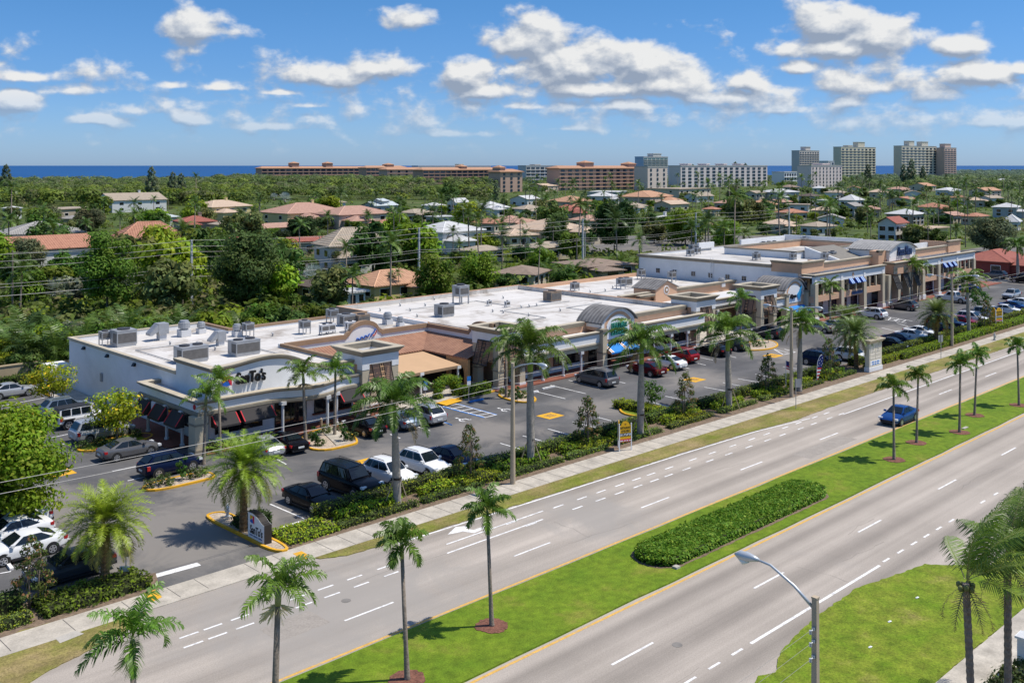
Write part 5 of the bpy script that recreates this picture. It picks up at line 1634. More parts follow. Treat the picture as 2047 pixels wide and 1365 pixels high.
def branch_mesh(name, parent, h, r0, clumps, m=bark, lean=0.0, multi=1):
    b = MB()
    r_ = random.Random(len(clumps) + int(h * 10))
    for k in range(multi):
        ox, oy = (r_.uniform(-.25, .25), r_.uniform(-.25, .25)) if multi > 1 else (0, 0)
        top = h * .5
        b.tube([(ox, oy, -0.1), (ox * 1.1 + lean * .3, oy * 1.1, top * .5), (ox * 1.6 + lean, oy * 1.6, top)], [r0, r0 * .75, r0 * .55], 7)
        for c in clumps[k::multi][:7]:
            b.tube([(ox * 1.5 + lean, oy * 1.5, top * .92), (c[0] * .55 + lean * .5, c[1] * .55, (top + c[2]) * .5), (c[0] * .9, c[1] * .9, c[2])], [r0 * .45, r0 * .28, r0 * .1], 5)
    return b.build(name, m, parent, True)


def broadleaf(R_, H, trunk, nclump, dens, size, base, alt=None, altp=0, flat=.7, seed=0, name='tree', asp=.5, multi=1, tr=.22, core=True):
    """broadleaf tree: limbs into leafy clumps round an uneven crown"""
    r_ = random.Random(seed)
    root = empty(name, (0, 0, 0))
    cl = []
    zc, hz = (trunk + H) / 2, (H - trunk) / 2
    for i in range(nclump):
        a = i * 2.4 + r_.uniform(-.5, .5)
        t = (i + .5) / nclump
        z = zc + hz * (1.7 * t - .85) * .92
        q = math.sqrt(max(.08, 1 - ((z - zc) / hz) ** 2))
        rr_ = R_ * q * r_.uniform(.35, .78)
        rx = R_ * r_.uniform(.30, .52)
        cl.append((rr_ * cos(a), rr_ * sin(a), z + r_.uniform(-.1, .1) * H, rx, rx * flat * r_.uniform(.8, 1.1)))
    branch_mesh('trunk', root, trunk * 2 + (H - trunk) * .4, tr, cl, bark, 0, multi)
    V, C = clump_cloud(cl, dens, size, base, alt, altp, asp)
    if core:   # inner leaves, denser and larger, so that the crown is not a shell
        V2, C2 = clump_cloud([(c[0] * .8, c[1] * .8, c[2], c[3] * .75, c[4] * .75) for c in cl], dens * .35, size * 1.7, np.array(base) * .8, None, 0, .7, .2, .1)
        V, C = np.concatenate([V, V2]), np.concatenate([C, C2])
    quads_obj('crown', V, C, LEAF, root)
    return Proto(root)


def frond(V, C, base, az, el0, length, bend, nl, ll, lw, col, seg=2, droop=.5, stiff=.6, wind=None, vee=.35, rachis=(.1, .13, .02), start=.12, rng_=random):
    """pinnate palm frond: arching rachis with drooping leaflets on both sides"""
    h = np.array([cos(az), sin(az), 0.0]); upv = np.array([0, 0, 1.0])
    p = np.array(base, float); pts, tan = [], []
    m = 12
    tw = rng_.uniform(-.35, .35)
    side0 = np.array([-sin(az), cos(az), 0.0])
    for i in range(m + 1):
        t = i / m
        e = el0 - bend * t ** 1.15
        d = h * cos(e) + upv * sin(e) + side0 * tw * t * .5
        if wind is not None:
            d = d + np.array(wind) * t * t
        d /= np.linalg.norm(d)
        pts.append(p.copy()); tan.append(d)
        p = p + d * length / m
    pts, tan = np.array(pts), np.array(tan)
    # rachis strip
    for i in range(m):
        w0, w1 = .028 * (1 - i / m * .8), .028 * (1 - (i + 1) / m * .8)
        V.append([pts[i] - side0 * w0, pts[i + 1] - side0 * w1, pts[i + 1] + side0 * w1, pts[i] + side0 * w0]); C.append(rachis)
    for k in range(nl):
        t = start + (1 - start) * (k + .5) / nl
        f = t * m; i = min(int(f), m - 1); q = f - i
        P = pts[i] * (1 - q) + pts[i + 1] * q
        T = tan[i]
        S = np.cross(T, upv)
        if np.linalg.norm(S) < .1:
            S = side0
        S = S / np.linalg.norm(S)
        U_ = np.cross(S, T)
        L_ = ll * (sin(pi * min(1, (t * .93 + .08))) ** .6) * rng_.uniform(.85, 1.1)
        if L_ < .03:
            continue
        for s in (-1, 1):
            d = S * s * cos(.35 + .5 * t) + T * sin(.35 + .5 * t) + U_ * vee * rng_.uniform(-.2, 1.4)
            d = d / np.linalg.norm(d)
            if wind is not None:
                d = d + np.array(wind) * .6
            w = T * lw * .5
            c = np.array(col) * rng_.uniform(.75, 1.3)
            d2 = d - upv * droop * rng_.uniform(.8, 1.3)
            d2 /= np.linalg.norm(d2)
            if seg == 1:
                E = P + (d * .6 + d2 * .4) * L_
                V.append([P - w, P + w, E + w * .25, E - w * .25]); C.append(c)
            else:
                M_ = P + d * L_ * .45
                E = M_ + d2 * L_ * .55
                V.append([P - w * .8, P + w * .8, M_ + w, M_ - w]); C.append(c)
                V.append([M_ - w, M_ + w, E + w * .12, E - w * .12]); C.append(c)


def trunk_tube(name, parent, h, prof, m, lean=(0, 0), n=9, z0=-.05):
    """tapered trunk through (t, radius) pairs, leaning by an offset at the top"""
    b = MB()
    pts = [(lean[0] * t ** 1.5, lean[1] * t ** 1.5, z0 + (h - z0) * t) for t, r in prof]
    b.tube(pts, [r for t, r in prof], n)
    return b.build(name, m, parent, True)


G_ROYAL, G_YNG, G_DATE, G_COCO, G_BG = (.070, .125, .014), (.078, .14, .014), (.15, .21, .014), (.085, .125, .016), (.065, .11, .018)


def royal_palm(h, seed, fr=18, fl=3.3):
    r_ = random.Random(seed)
    root = empty('royal_palm', (0, 0, 0))
    tr = trunk_tube('trunk', root, h, [(0, .36), (.04, .30), (.12, .27), (.35, .30), (.6, .29), (.85, .23), (1, .19)], royaltrunk)
    b = MB(); b.tube([(0, 0, h - .02), (0, 0, h + .5), (0, 0, h + 1.35), (0, 0, h + 1.75)], [.2, .21, .15, .07], 9); b.build('crownshaft', crownshaft, root, True)
    V, C = [], []
    for i in range(fr):
        a = i * 2.4 + r_.uniform(-.25, .25)
        t = i / (fr - 1)
        el = RAD(84) - t * RAD(80) + r_.uniform(-.12, .12)
        frond(V, C, (.05 * cos(a), .05 * sin(a), h + 1.6 - .35 * t), a, el, fl * 1.16 * r_.uniform(.85, 1.08), RAD(88 + 40 * (1 - t)), 58, .82, .085,
              np.array(G_ROYAL) * (1.15 if t < .5 else .85), 2, .9, vee=.5, wind=(.10, .02, -.02), rng_=r_)
    V2, C2 = [], []
    for i in range(2):      # old hanging fronds
        a = r_.uniform(0, 6.28)
        frond(V, C, (.1 * cos(a), .1 * sin(a), h + 1.0), a, RAD(-25), fl * .8, RAD(70), 26, .5, .06, (.17, .12, .05), 2, .9, rng_=r_)
    quads_obj('crown', np.array(V), np.array(C), PALM, root)
    return Proto(root)


def young_palm(h, seed, fr=13, fl=1.75, tr=.095, stem='palm', ll=.46, fruit=False, lean=(0, 0), name='young_palm', heavy=False):
    r_ = random.Random(seed)
    root = empty(name, (0, 0, 0))
    trunk_tube('trunk', root, h, [(0, tr * 1.9), (.03, tr * 1.35), (.3, tr * 1.05), (1, tr * .85)], palmtrunk, lean)
    b = MB(); b.tube([(lean[0], lean[1], h - .02), (lean[0], lean[1], h + .35), (lean[0], lean[1], h + .75)], [tr * .95, tr * 1.05, tr * .5], 8); b.build('crownshaft', mat('olive_crownshaft', (.2, .24, .1), .5, .15), root, True)
    V, C = [], []
    for i in range(fr):
        a = i * 2.4 + r_.uniform(-.4, .4)
        t = i / (fr - 1)
        el = RAD(80) - t * RAD(72) + r_.uniform(-.15, .15)
        frond(V, C, (lean[0], lean[1], h + .72 - .15 * t), a, el, fl * r_.uniform(.8, 1.1), RAD(95) * r_.uniform(.7, 1.15), 32, ll * 1.1, .075, np.array(G_YNG) * r_.uniform(.8, 1.25),
              2, 1.0, vee=.55, wind=(.16, -.05, -.05), rng_=r_)
    quads_obj('crown', np.array(V), np.array(C), PALM, root)
    if fruit:
        V, C = [], []
        for i in range(5):
            a = r_.uniform(0, 6.28)
            for k in range(16):
                p = np.array([lean[0] + .16 * cos(a), lean[1] + .16 * sin(a), h - .05])
                d = np.array([cos(a + r_.uniform(-.8, .8)), sin(a + r_.uniform(-.8, .8)), -.6 + r_.uniform(-.5, .3)]) * r_.uniform(.3, .6)
                w = np.array([.012, .012, .02])
                V.append([p - w, p + w, p + d + w, p + d - w]); C.append((.36, .32, .18))
        quads_obj('fruit_cluster', np.array(V), np.array(C), LEAF, root)
    return Proto(root)


def date_palm(h, seed, fl=2.9, fr=84, green=G_DATE, dead=False):
    r_ = random.Random(seed)
    root = empty('date_palm', (0, 0, 0))
    b = MB()
    n = 26
    pts, rad = [], []
    for i in range(n + 1):
        z = h * i / n
        pts.append((0, 0, z - .05)); rad.append((.27 if i % 2 else .22) * (1.15 if i < 2 else 1) * (1.25 if i > n - 4 else 1))
    b.tube(pts, rad, 11); b.build('trunk', datetrunk, root)
    V, C = [], []
    for i in range(fr):
        a = i * 2.4 + r_.uniform(-.2, .2)
        t = i / (fr - 1)
        el = RAD(84) - t * RAD(112) + r_.uniform(-.08, .08)
        col = np.array(green) * r_.uniform(.85, 1.2)
        if t > .82:
            col = np.array((.20, .15, .02)) if dead else np.array((.15, .15, .03))
        frond(V, C, (.13 * cos(a), .13 * sin(a), h + .25 - .3 * t), a, el, fl * (1.0 - .12 * abs(t - .5)) * r_.uniform(.9, 1.05), RAD(78), 44, .46, .05, col, 1, .4, vee=.45, rachis=(.15, .15, .05), rng_=r_)
    quads_obj('crown', np.array(V), np.array(C), PALM, root)
    return Proto(root)


def coconut_palm(h, seed, lean=(0, 0), fr=12, fl=3.9, wind=(.55, -.55, .12), nl=42, name='coconut_palm', lw=.056):
    r_ = random.Random(seed)
    root = empty(name, (0, 0, 0))
    b = MB()
    n = 44
    b.tube([(lean[0] * (i / n) ** 1.5, lean[1] * (i / n) ** 1.5, h * i / n - .05) for i in range(n + 1)], [(.155 if i % 2 else .135) * (1.7 if i < 2 else 1.0) for i in range(n + 1)], 9)
    b.build('trunk', palmtrunk, root)
    V, C = [], []
    for i in range(fr):
        a = -.77 + RAD(85) * (2 * ((i * .618) % 1) - 1) + r_.uniform(-.2, .2)
        t = i / (fr - 1)
        el = RAD(88) - t * RAD(78) + r_.uniform(-.1, .1)
        frond(V, C, (lean[0] + .1 * cos(a), lean[1] + .1 * sin(a), h + .1), a, el, fl * r_.uniform(.85, 1.1), RAD(52), nl, .95, lw, np.array(G_COCO) * r_.uniform(.7, 1.35), 2, 1.0, vee=.15, wind=wind, rachis=(.2, .19, .06), rng_=r_)
    for i in range(4):
        a = r_.uniform(0, 6.28)
        frond(V, C, (lean[0], lean[1], h - .1), a, RAD(-35), fl * .5, RAD(60), 18, .4, .05, (.2, .13, .06), 1, .6, wind=(.2, 0, 0), rng_=r_)
    quads_obj('crown', np.array(V), np.array(C), PALM, root)
    if nl > 30:
        b = MB()
        for k in range(7):
            a = k * .9; p = (lean[0] + .26 * cos(a), lean[1] + .26 * sin(a), h - .12 - .08 * (k % 2))
            b.tube([(p[0], p[1], p[2] - .12), (p[0], p[1], p[2] - .06), (p[0], p[1], p[2] + .06), (p[0], p[1], p[2] + .12)], [.04, .1, .1, .04], 7)
        b.build('coconut', mat('coconut_green', (.16, .17, .05), .5), root, True)
    return Proto(root)


def small_palm(h, seed, fl=2.4, fr=13, col=G_BG, name='palm_tree', nl=20, lw=.12, ll=.7, wind=(.16, -.14, 0), tr=.13, dr=.8):
    """palm as seen among the houses"""
    r_ = random.Random(seed)
    root = empty(name, (0, 0, 0))
    trunk_tube('trunk', root, h, [(0, tr * 1.5), (.1, tr), (1, tr * .8)], palmtrunk, (r_.uniform(-.5, .5), 0), 6)
    lean = 0
    V, C = [], []
    for i in range(fr):
        a = i * 2.4 + r_.uniform(-.3, .3)
        t = i / (fr - 1)
        el = RAD(80) - t * RAD(98) + r_.uniform(-.12, .12)
        frond(V, C, (0, 0, h + .1), a, el, fl * r_.uniform(.85, 1.1), RAD(70), nl, ll, lw, np.array(col) * r_.uniform(.7, 1.35), 1, dr, vee=.3, wind=wind, rng_=r_)
    quads_obj('crown', np.array(V), np.array(C), PALM, root)
    return Proto(root)


def hedge(name, x0, x1, y0, y1, h, label, col, dens=95, leaf=.075, wob=.05, group=None, cat='hedge', alt=None, altp=0.0, top=.0):
    """clipped hedge: leafy skin over a dark twiggy core"""
    cx, cy = (x0 + x1) / 2, (y0 + y1) / 2
    root = empty(name, (cx, cy, 0), 0, label, cat, group)
    lx, ly = (x1 - x0) / 2, (y1 - y0) / 2
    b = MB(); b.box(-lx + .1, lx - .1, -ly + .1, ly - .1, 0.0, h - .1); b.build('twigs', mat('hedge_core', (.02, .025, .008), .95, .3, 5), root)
    n_top, n_s = int(4 * lx * ly * dens), int(4 * lx * h * dens * .9)
    n_e = int(4 * ly * h * dens * .9)
    P, N = [], []
    u = rng.uniform
    P.append(np.stack([u(-lx, lx, n_top), u(-ly, ly, n_top), np.full(n_top, h)], 1)); N.append(np.tile([0, 0, 1.], (n_top, 1)))
    for s in (-1, 1):
        P.append(np.stack([u(-lx, lx, n_s // 2), np.full(n_s // 2, s * ly), u(0.03, h, n_s // 2)], 1)); N.append(np.tile([0, s, .35], (n_s // 2, 1)))
        P.append(np.stack([np.full(n_e // 2, s * lx), u(-ly, ly, n_e // 2), u(0.03, h, n_e // 2)], 1)); N.append(np.tile([s, 0, .35], (n_e // 2, 1)))
    P, N = np.concatenate(P), np.concatenate(N)
    lump = np.sin(P[:, 0] * 2.1 + cx) * .5 + np.sin(P[:, 0] * 5.3 + P[:, 1] * 3) * .3 + np.sin(P[:, 0] * 1.1 - P[:, 1] * 4 + cy) * .4
    P = P + N * (lump[:, None] * wob + rng.normal(0, .03 + wob * .25, (len(P), 1)))
    rd = np.maximum(0, np.abs(P[:, 1]) / ly - .7) * top
    P[:, 2] -= rd * (P[:, 2] > h * .8)
    P[:, 2] = np.maximum(P[:, 2], .03)
    V = leaf_quads(P, N, leaf, .6, .6)
    C = tint(len(P), col, .28, alt, altp)
    quads_obj('foliage', V, C, LEAF, root)
    return root


# ---- avenue planting: five large royal palms, braced with timber
RP = [royal_palm(5.3, 3), royal_palm(6.6, 8, 19, 3.5), royal_palm(5.9, 21, 18, 3.2)]
for (px, py, k, sc_, rz_, lab) in [
        (795, 1012, 0, 1.0, .4, 'royal palm braced beside the parked white SUV, nearest to the left'),
        (1061, 928, 1, 1.08, 1.2, 'tallest royal palm, braced beside the single arm street lamp'),
        (1280, 873, 2, 1.05, 2.2, 'royal palm standing beside the yellow restaurant sign'),
        (1458, 818, 0, 1.04, 3.6, 'royal palm between two dark magnolias in front of empty bays'),
        (1598, 783, 2, .92, 4.4, 'royal palm right behind the two armed street lamp with a flag near it'),
        (1937, 670, 1, .88, 5.1, 'royal palm in the hedge before the white and red parked cars on the right'),
        (2035, 560, 0, 1.0, 5.6, 'royal palm at the right edge in front of the red roofed building')]:
    RP[k].put(at(px, py), rz_, sc_, lab, 'palm', 'royal palms of the plaza')
r = empty('palm_brace', (0, 0, 0))
for k in range(3):
    a = .5 + k * 2.1
    b = MB(); b.tube([(1.05 * cos(a), 1.05 * sin(a), 0), (.27 * cos(a), .27 * sin(a), 1.9)], .04, 4); b.build('prop', mat('timber_prop', (.32, .25, .17), .9, .2), r)
b = MB(); b.tube([(0, 0, 1.85), (0, 0, 2.0)], .31, 9); b.build('strap', frame, r)
BP = Proto(r)
for px, py, w_ in ((795, 1012, 'leftmost'), (1061, 928, 'tallest'), (1280, 873, 'sign side'), (1458, 818, 'magnolia side')):
    BP.put(at(px, py), .3, 1, 'three timber props bracing the %s royal palm along the hedge' % w_, 'palm brace', 'braces of the royal palms')

YP = [young_palm(5.1, 5), young_palm(5.2, 9, 12, 1.6), young_palm(4.9, 14, 13, 1.55)]
MED = [(983, 1254, 0, 1.0, .2, 'young median palm in a red mulch ring left of the round hedge bed'),
       (814, 1361, 1, 1.05, 2.0, 'young median palm whose mulch ring meets the bottom edge of the picture'),
       (1787, 921, 2, 1.0, 1.0, 'young median palm in front of the blue car'),
       (1832, 887, 1, .95, 3.0, 'young median palm just behind the blue car'),
       (1918, 866, 0, 1.0, 4.2, 'young median palm beside the small white median plaque'),
       (1948, 832, 2, .98, 5.0, 'young median palm directly right of the plaque palm'),
       (2037, 812, 1, .97, .9, 'young median palm at the right edge of the picture')]
for px, py, k, s_, rz_, lab in MED:
    p = at(px, py)
    YP[k].put((*p, .09), rz_, s_, lab, 'palm', 'young palms on the median')
    bm = MB((p[0], p[1], .09)); bm.prism([(p[0] + (.82 + rr.uniform(-.08, .08)) * cos(a), p[1] + (.82 + rr.uniform(-.08, .08)) * sin(a)) for a in np.linspace(0, 2 * pi, 33)[:-1]], .085, .115)
    struct(bm.build('mulch_ring', redmulch))
BYP = [young_palm(5.0, 31, 12, 2.35, .14, 'palm', .66, True), young_palm(5.3, 44, 11, 2.3, .13, 'palm', .66, True)]
for px, py, k, s_, rz_, lab in [(548, 1448, 0, .96, .3, 'large young palm with fruit strands in the foreground, right of the driveway'),
                                (271, 1574, 1, .92, 4.1, 'large young palm with a bright new frond at the bottom left')]:
    BYP[k].put((*at(px, py), .09), rz_, s_, lab, 'palm', 'foreground median palms')
FP = [young_palm(4.6, 51, 11, 2.2, .12, 'palm', .58, True), young_palm(4.9, 57, 10, 2.2, .11, 'palm', .56, False)]
for px, py, k, s_, rz_, lab in [
        (407, 928, 0, 1.0, .2, 'slim palm with pale fruit at the corner pier of the restaurant'),
        (440, 906, 1, 1.02, 1.6, 'slim palm over the restaurant wall sign, right of the corner one'),
        (611, 886, 0, 1.08, 3.0, 'slim palm in the kerbed bed before the restaurant, left of the walkway'),
        (669, 872, 1, 1.0, 4.4, 'slim palm in the kerbed bed before the restaurant, right of the walkway'),
        (1012, 797, 0, 1.02, 5.3, 'slim palm against the tower right of the cafe'),
        (1480, 695, 1, 1.1, .9, 'slim palm before the gap left of the second twin shutter tower'),
        (1660, 655, 0, 1.1, 2.6, 'slim palm at the left end of the two storey gallery'),
        (1822, 606, 1, 1.15, 3.8, 'left slim palm of the pair at the two storey entrance'),
        (1836, 603, 0, 1.1, 5.9, 'right slim palm of the pair at the two storey entrance')]:
    FP[k].put(at(px, py), rz_, s_, lab, 'palm', 'slim palms along the shop fronts')
DP = [date_palm(3.35, 4), date_palm(3.9, 6, 3.0, 88, (.155, .215, .015)), date_palm(3.6, 12, 2.9, 80, (.115, .165, .035), True)]
for px, py, k, s_, rz_, lab in [(210, 1167, 0, .98, .2, 'date palm in the hedge bed left of the driveway'),
                                (486, 1064, 1, 1.0, 1.1, 'date palm behind the white restaurant sign on the kerbed island'),
                                (1712, 737, 2, 1.05, 2.0, 'date palm left of the cream monument sign with yellow lower fronds'),
                                (1691, 700, 2, 1.0, 3.3, 'greyer date palm standing behind the monument sign palm'),
                                (1871, 687, 2, 1.03, 4.5, 'date palm between the row of parked cars and the right street lamp')]:
    DP[k].put(at(px, py), rz_, s_, lab, 'palm', 'date palms of the plaza')
CP = coconut_palm(6.7, 9, (-.25, .1))
CP.put(at(1944, 1500), 0, 1, 'coconut palm with wind blown fronds in the lower right corner', 'palm', 'coconut palms of the near lawn')
CP.put(at(2014, 1462), .35, 1.03, 'coconut palm cut by the right edge of the picture', 'palm', 'coconut palms of the near lawn')
CP.put(at(2085, 1440), .8, 1.0, 'coconut palm beyond the right edge with only its fronds in view', 'palm', 'coconut palms of the near lawn')


# ---- magnolias and small trees of the car park
def magnolia(seed, H=4.3):
    r_ = random.Random(seed)
    root = empty('magnolia', (0, 0, 0))
    cl = []
    for i in range(26):
        t = i / 25
        z = .55 + (H - .7) * t
        R_ = 1.5 * (1 - t) ** .7 * (0.6 + .4 * min(1, t * 5)) + .12
        a = i * 2.4 + r_.uniform(-.3, .3)
        cl.append((R_ * .72 * cos(a), R_ * .72 * sin(a), z, .30 + .14 * (1 - t), .28))
    branch_mesh('trunk', root, H * 1.5, .07, cl, bark, 0, 2)
    V, C = clump_cloud(cl, 210, .115, (.045, .07, .016), (.15, .09, .035), .22, .45, .3, .3)
    quads_obj('crown', V, C, LEAF, root)
    return Proto(root)


MG = [magnolia(2, 4.5), magnolia(7, 4.2)]
for px, py, k, s_, rz_, lab in [(938, 962, 0, .93, .1, 'dark narrow magnolia hiding the nose of the navy car'),
                                (1174, 895, 1, 1.0, 1.3, 'dark narrow magnolia left of the yellow restaurant sign'),
                                (1370, 838, 0, .96, 2.4, 'dark narrow magnolia right of the kerbed hedge island'),
                                (1535, 788, 1, .96, 3.7, 'dark narrow magnolia left of the small pole flag'),
                                (1657, 757, 0, .98, 4.9, 'dark narrow magnolia behind the feather flag'),
                                (1972, 660, 1, 1.0, 5.7, 'thin greyish magnolia beside the far sign on the right'),
                                (65, 1215, 1, .9, .6, 'sparse young magnolia with bare twigs in the left hedge bed')]:
    MG[k].put(at(px, py), rz_, s_, lab, 'magnolia', 'magnolias along the car park')
YT = broadleaf(2.45, 3.9, 1.5, 13, 75, .12, (.155, .2, .012), (.6, .42, .02), .05, .6, 3, 'flowering_tree', .5, 3, .07)
YT.put(at(97, 819), .3, 1.0, 'yellow flowering tree nearest the restaurant back wall', 'tree', 'yellow flowering trees of the side lot')
YT.put(at(237, 888), 2.1, 1.02, 'yellow flowering tree over the silver minivan', 'tree', 'yellow flowering trees of the side lot')
BT = broadleaf(5.0, 8.0, 1.6, 22, 75, .17, (.125, .17, .008), (.19, .21, .02), .2, .7, 12, 'shade_tree', .5, 1, .25)
BT.put(at(4, 1062), 0, (.94, .94, .89), 'big bright green shade tree filling the left edge above white cars', 'tree')
ST_ = broadleaf(1.35, 2.6, 1.0, 9, 120, .1, (.06, .115, .02), None, 0, .7, 15, 'crape_myrtle', .5, 4, .035)
ST_.put(at(1303, 821), 0, 1.05, 'small multi stemmed tree on the kerbed hedge island', 'tree', 'small lot trees')
ST_.put(at(1960, 628), 1, 1.5, 'light green multi stemmed tree behind the far yellow sign', 'tree', 'small lot trees')
SH = broadleaf(.42, 1.35, .35, 7, 420, .065, (.035, .085, .012), None, 0, .9, 17, 'topiary_shrub', .55, 1, .03)
for px, py, s_, lab in [(630, 893, 1.15, 'dark conical shrub at the kerb corner beside the black classic sedan'), (687, 885, 1.1, 'lollipop shrub in the bed right of the walkway'),
                        (1034, 806, 1.2, 'lollipop shrub on the small island by the braced tallest palm'), (362, 962, 1.25, 'dark shrub on the island in front of the navy SUV'),
                        (1507, 690, 1.3, 'round shrub on the far kerbed island, left one'), (1536, 686, 1.3, 'round shrub on the far kerbed island, right one')]:
    SH.put(at(px, py), px * .1, s_, lab, 'shrub', 'clipped shrubs on the islands')
SB = broadleaf(.8, .8, .05, 8, 190, .08, (.075, .11, .03), (.2, .19, .09), .2, .8, 23, 'low_shrub', .5, 1, .03)
for px, py, s_ in [(625, 880, .8), (652, 867, .9), (675, 862, .8), (700, 882, .9), (640, 893, .7), (1018, 795, .9), (1045, 797, .9), (1005, 789, .8), (330, 972, 1.0), (385, 958, .9), (405, 952, .8), (300, 978, .8), (1515, 694, .9), (1490, 693, .9), (165, 898, .8), (200, 892, .9), (240, 882, .9), (275, 874, .8), (75, 825, .8), (110, 820, .8), (140, 815, .7), (545, 860, .8), (420, 905, 1.1), (970, 783, .9)]:
    SB.put((*at(px, py), .1), px * .7, s_, 'low loose shrub in a kerbed bed of the car park', 'shrub', 'low shrubs in the kerbed beds')

# ---- hedges of the front strip: back hedge, bright middle shrubs, low front hedge
LG, DG, YG = (.12, .19, .014), (.068, .10, .018), (.20, .235, .014)
mags = [at(938, 962)[0], at(1174, 895)[0], at(1370, 838)[0], at(1535, 788)[0], at(1657, 757)[0]]
seg = [(36.6, 43.5), (43.5, 49.5), (50.4, 58), (58, 63.2), (64, 70.5), (71.2, 78.2), (79.0, 85.5), (86, 92.0), (92.6, 98.5), (99.2, 105.5)]
words = ['before the black sedan', 'before the white SUV and its palm', 'right of the first magnolia', 'before the second magnolia', 'behind the yellow sign', 'right of the third royal palm', 'beside the third magnolia', 'behind the street lamp', 'behind the feather flag', 'before the white hatchback']
for (a, c), w_ in zip(seg, words):
    hedge('hedge', a, c, 55.1, 56.1, .88, 'tall clipped dark hedge edging the car park ' + w_, DG, 85, .075, .07, 'car park hedges', 'hedge', YG, .12)
    hedge('hedge', a + .8, c - 1.1, 54.0, 54.75, .62, 'bright loose shrub row in the front bed ' + w_, LG, 90, .1, .13, 'front bed shrub rows', 'hedge', YG, .25)
    hedge('hedge', a, c - .5, 52.85, 53.6, .42, 'low clipped hedge along the sidewalk ' + w_, (.095, .135, .03), 95, .07, .04, 'low sidewalk hedges', 'hedge', YG, .15)
for u_, w_ in zip(mags, ['first', 'second', 'third', 'fourth', 'fifth']):
    hedge('hedge', u_ - 1.6, u_ + 2.0, 53.25, 54.9, .56, 'yellow green clipped hedge square at the foot of the %s magnolia from the left' % w_, YG, 95, .07, .03, 'clipped squares at the magnolias')
hedge('groundcover_bed', 33.0, 36.5, 52.75, 55.4, .35, 'low leafy bed right of the white restaurant sign', LG, 90, .09, .1, None, 'shrub bed', YG, .2)
hedge('groundcover_bed', 18.8, 24.4, 52.9, 55.3, .5, 'dark leafy bed at the foot of the date palm left of the driveway', DG, 85, .1, .12, None, 'shrub bed', LG, .3)
hedge('hedge', 13.3, 18.2, 52.95, 54.0, .5, 'rounded light clipped hedge at the lower left edge', (.11, .15, .03), 100, .07, .05, None, 'hedge', YG, .2, .25)
hedge('hedge', 8, 18.4, 54.6, 55.8, 1.0, 'dark tall hedge behind the rounded one at the left edge', DG, 80, .08, .08, None, 'hedge')
hedge('hedge', 32.1, 34.3, 57.0, 58.4, .75, 'dark clipped hedge on the sign island', (.04, .07, .014), 110, .07, .05)
for px, py, lx, ly, lab in [(1265, 820, 1.9, .75, 'light clipped hedge block at the kerbed end of the hedge island'), (1312, 830, 1.9, .7, 'light clipped hedge block at the lawn end of the hedge island')]:
    c = at(px, py)
    hedge('hedge', c[0] - ly, c[0] + ly, c[1] - lx, c[1] + lx, .75, lab, YG, 95, .075, .06, 'hedge island blocks')
# right hand strip
for k, (a, c) in enumerate([(108.5, 116), (116.3, 124), (124.3, 132), (132.3, 141), (141.5, 151), (151.5, 162), (162.5, 175)]):
    w_ = ['before the monument sign', 'right of the monument sign', 'under the right date palm', 'behind the right street lamp', 'beside the far royal palm', 'beside the far yellow sign', 'at the right edge'][k]
    hedge('hedge', a, c, 52.6 if k else 53.0, 53.9, .75, 'broad bright clipped hedge along the sidewalk ' + w_, YG if k % 2 == 0 else LG, 60, .095, .07, 'right strip hedges', 'hedge', LG, .3)
    hedge('hedge', a, c, 54.7, 55.7, .95, 'dark hedge behind the bright one ' + w_, DG, 50, .1, .08, 'right strip back hedges', 'hedge', YG, .2)
# median bed
root = empty('hedge_bed', (57.0, 36.1, .09), 0, 'long rounded bed of glossy green shrubs on the median', 'hedge')
c0, c1 = at(1300, 1108), at(1590, 985)
hx = []
lx0, lx1, yc, hw = c0[0], c1[0], 36.05, 1.55
root.location = (0, 0, .09)
n = 26000
u_ = rng.uniform(lx0 - hw, lx1 + hw, n * 2); v_ = rng.uniform(-hw, hw, n * 2)
ex = np.where(u_ < lx0, lx0 - u_, np.where(u_ > lx1, u_ - lx1, 0))
k = (ex ** 2 + v_ ** 2) < hw ** 2
u_, v_, ex = u_[k], v_[k], ex[k]
ed = np.sqrt(ex ** 2 + v_ ** 2) / hw
hh = .62 * (1 - ed ** 7) + .04 * np.sin(u_ * 3) + .04 * np.sin(v_ * 5 + u_ * 2)
z_ = np.where(ed > .93, rng.uniform(0.02, .5, len(u_)), np.maximum(.05, hh)) + rng.normal(0, .035, len(u_))
P = np.stack([u_, v_ + yc, np.maximum(.03, z_)], 1)
N = np.stack([np.zeros_like(u_), v_ / hw * ed ** 3, np.full_like(u_, .8)], 1)
V = leaf_quads(P, N, .1, .6, .55)
quads_obj('foliage', V, tint(len(V), (.082, .145, .014), .35, (.17, .22, .025), .2), LEAF, root)
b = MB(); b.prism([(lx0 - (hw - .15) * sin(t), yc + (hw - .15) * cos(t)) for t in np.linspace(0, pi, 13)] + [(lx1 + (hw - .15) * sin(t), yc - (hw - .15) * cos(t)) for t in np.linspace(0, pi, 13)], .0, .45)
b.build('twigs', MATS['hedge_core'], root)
b = MB(); b.prism(ragged([(lx0 - (hw + .16) * sin(t), yc + (hw + .16) * cos(t)) for t in np.linspace(0, pi, 17)] + [(lx1 + (hw + .16) * sin(t), yc - (hw + .16) * cos(t)) for t in np.linspace(0, pi, 17)], .4, .06), .085, .105)
struct(b.build('mulch_bed', soil))
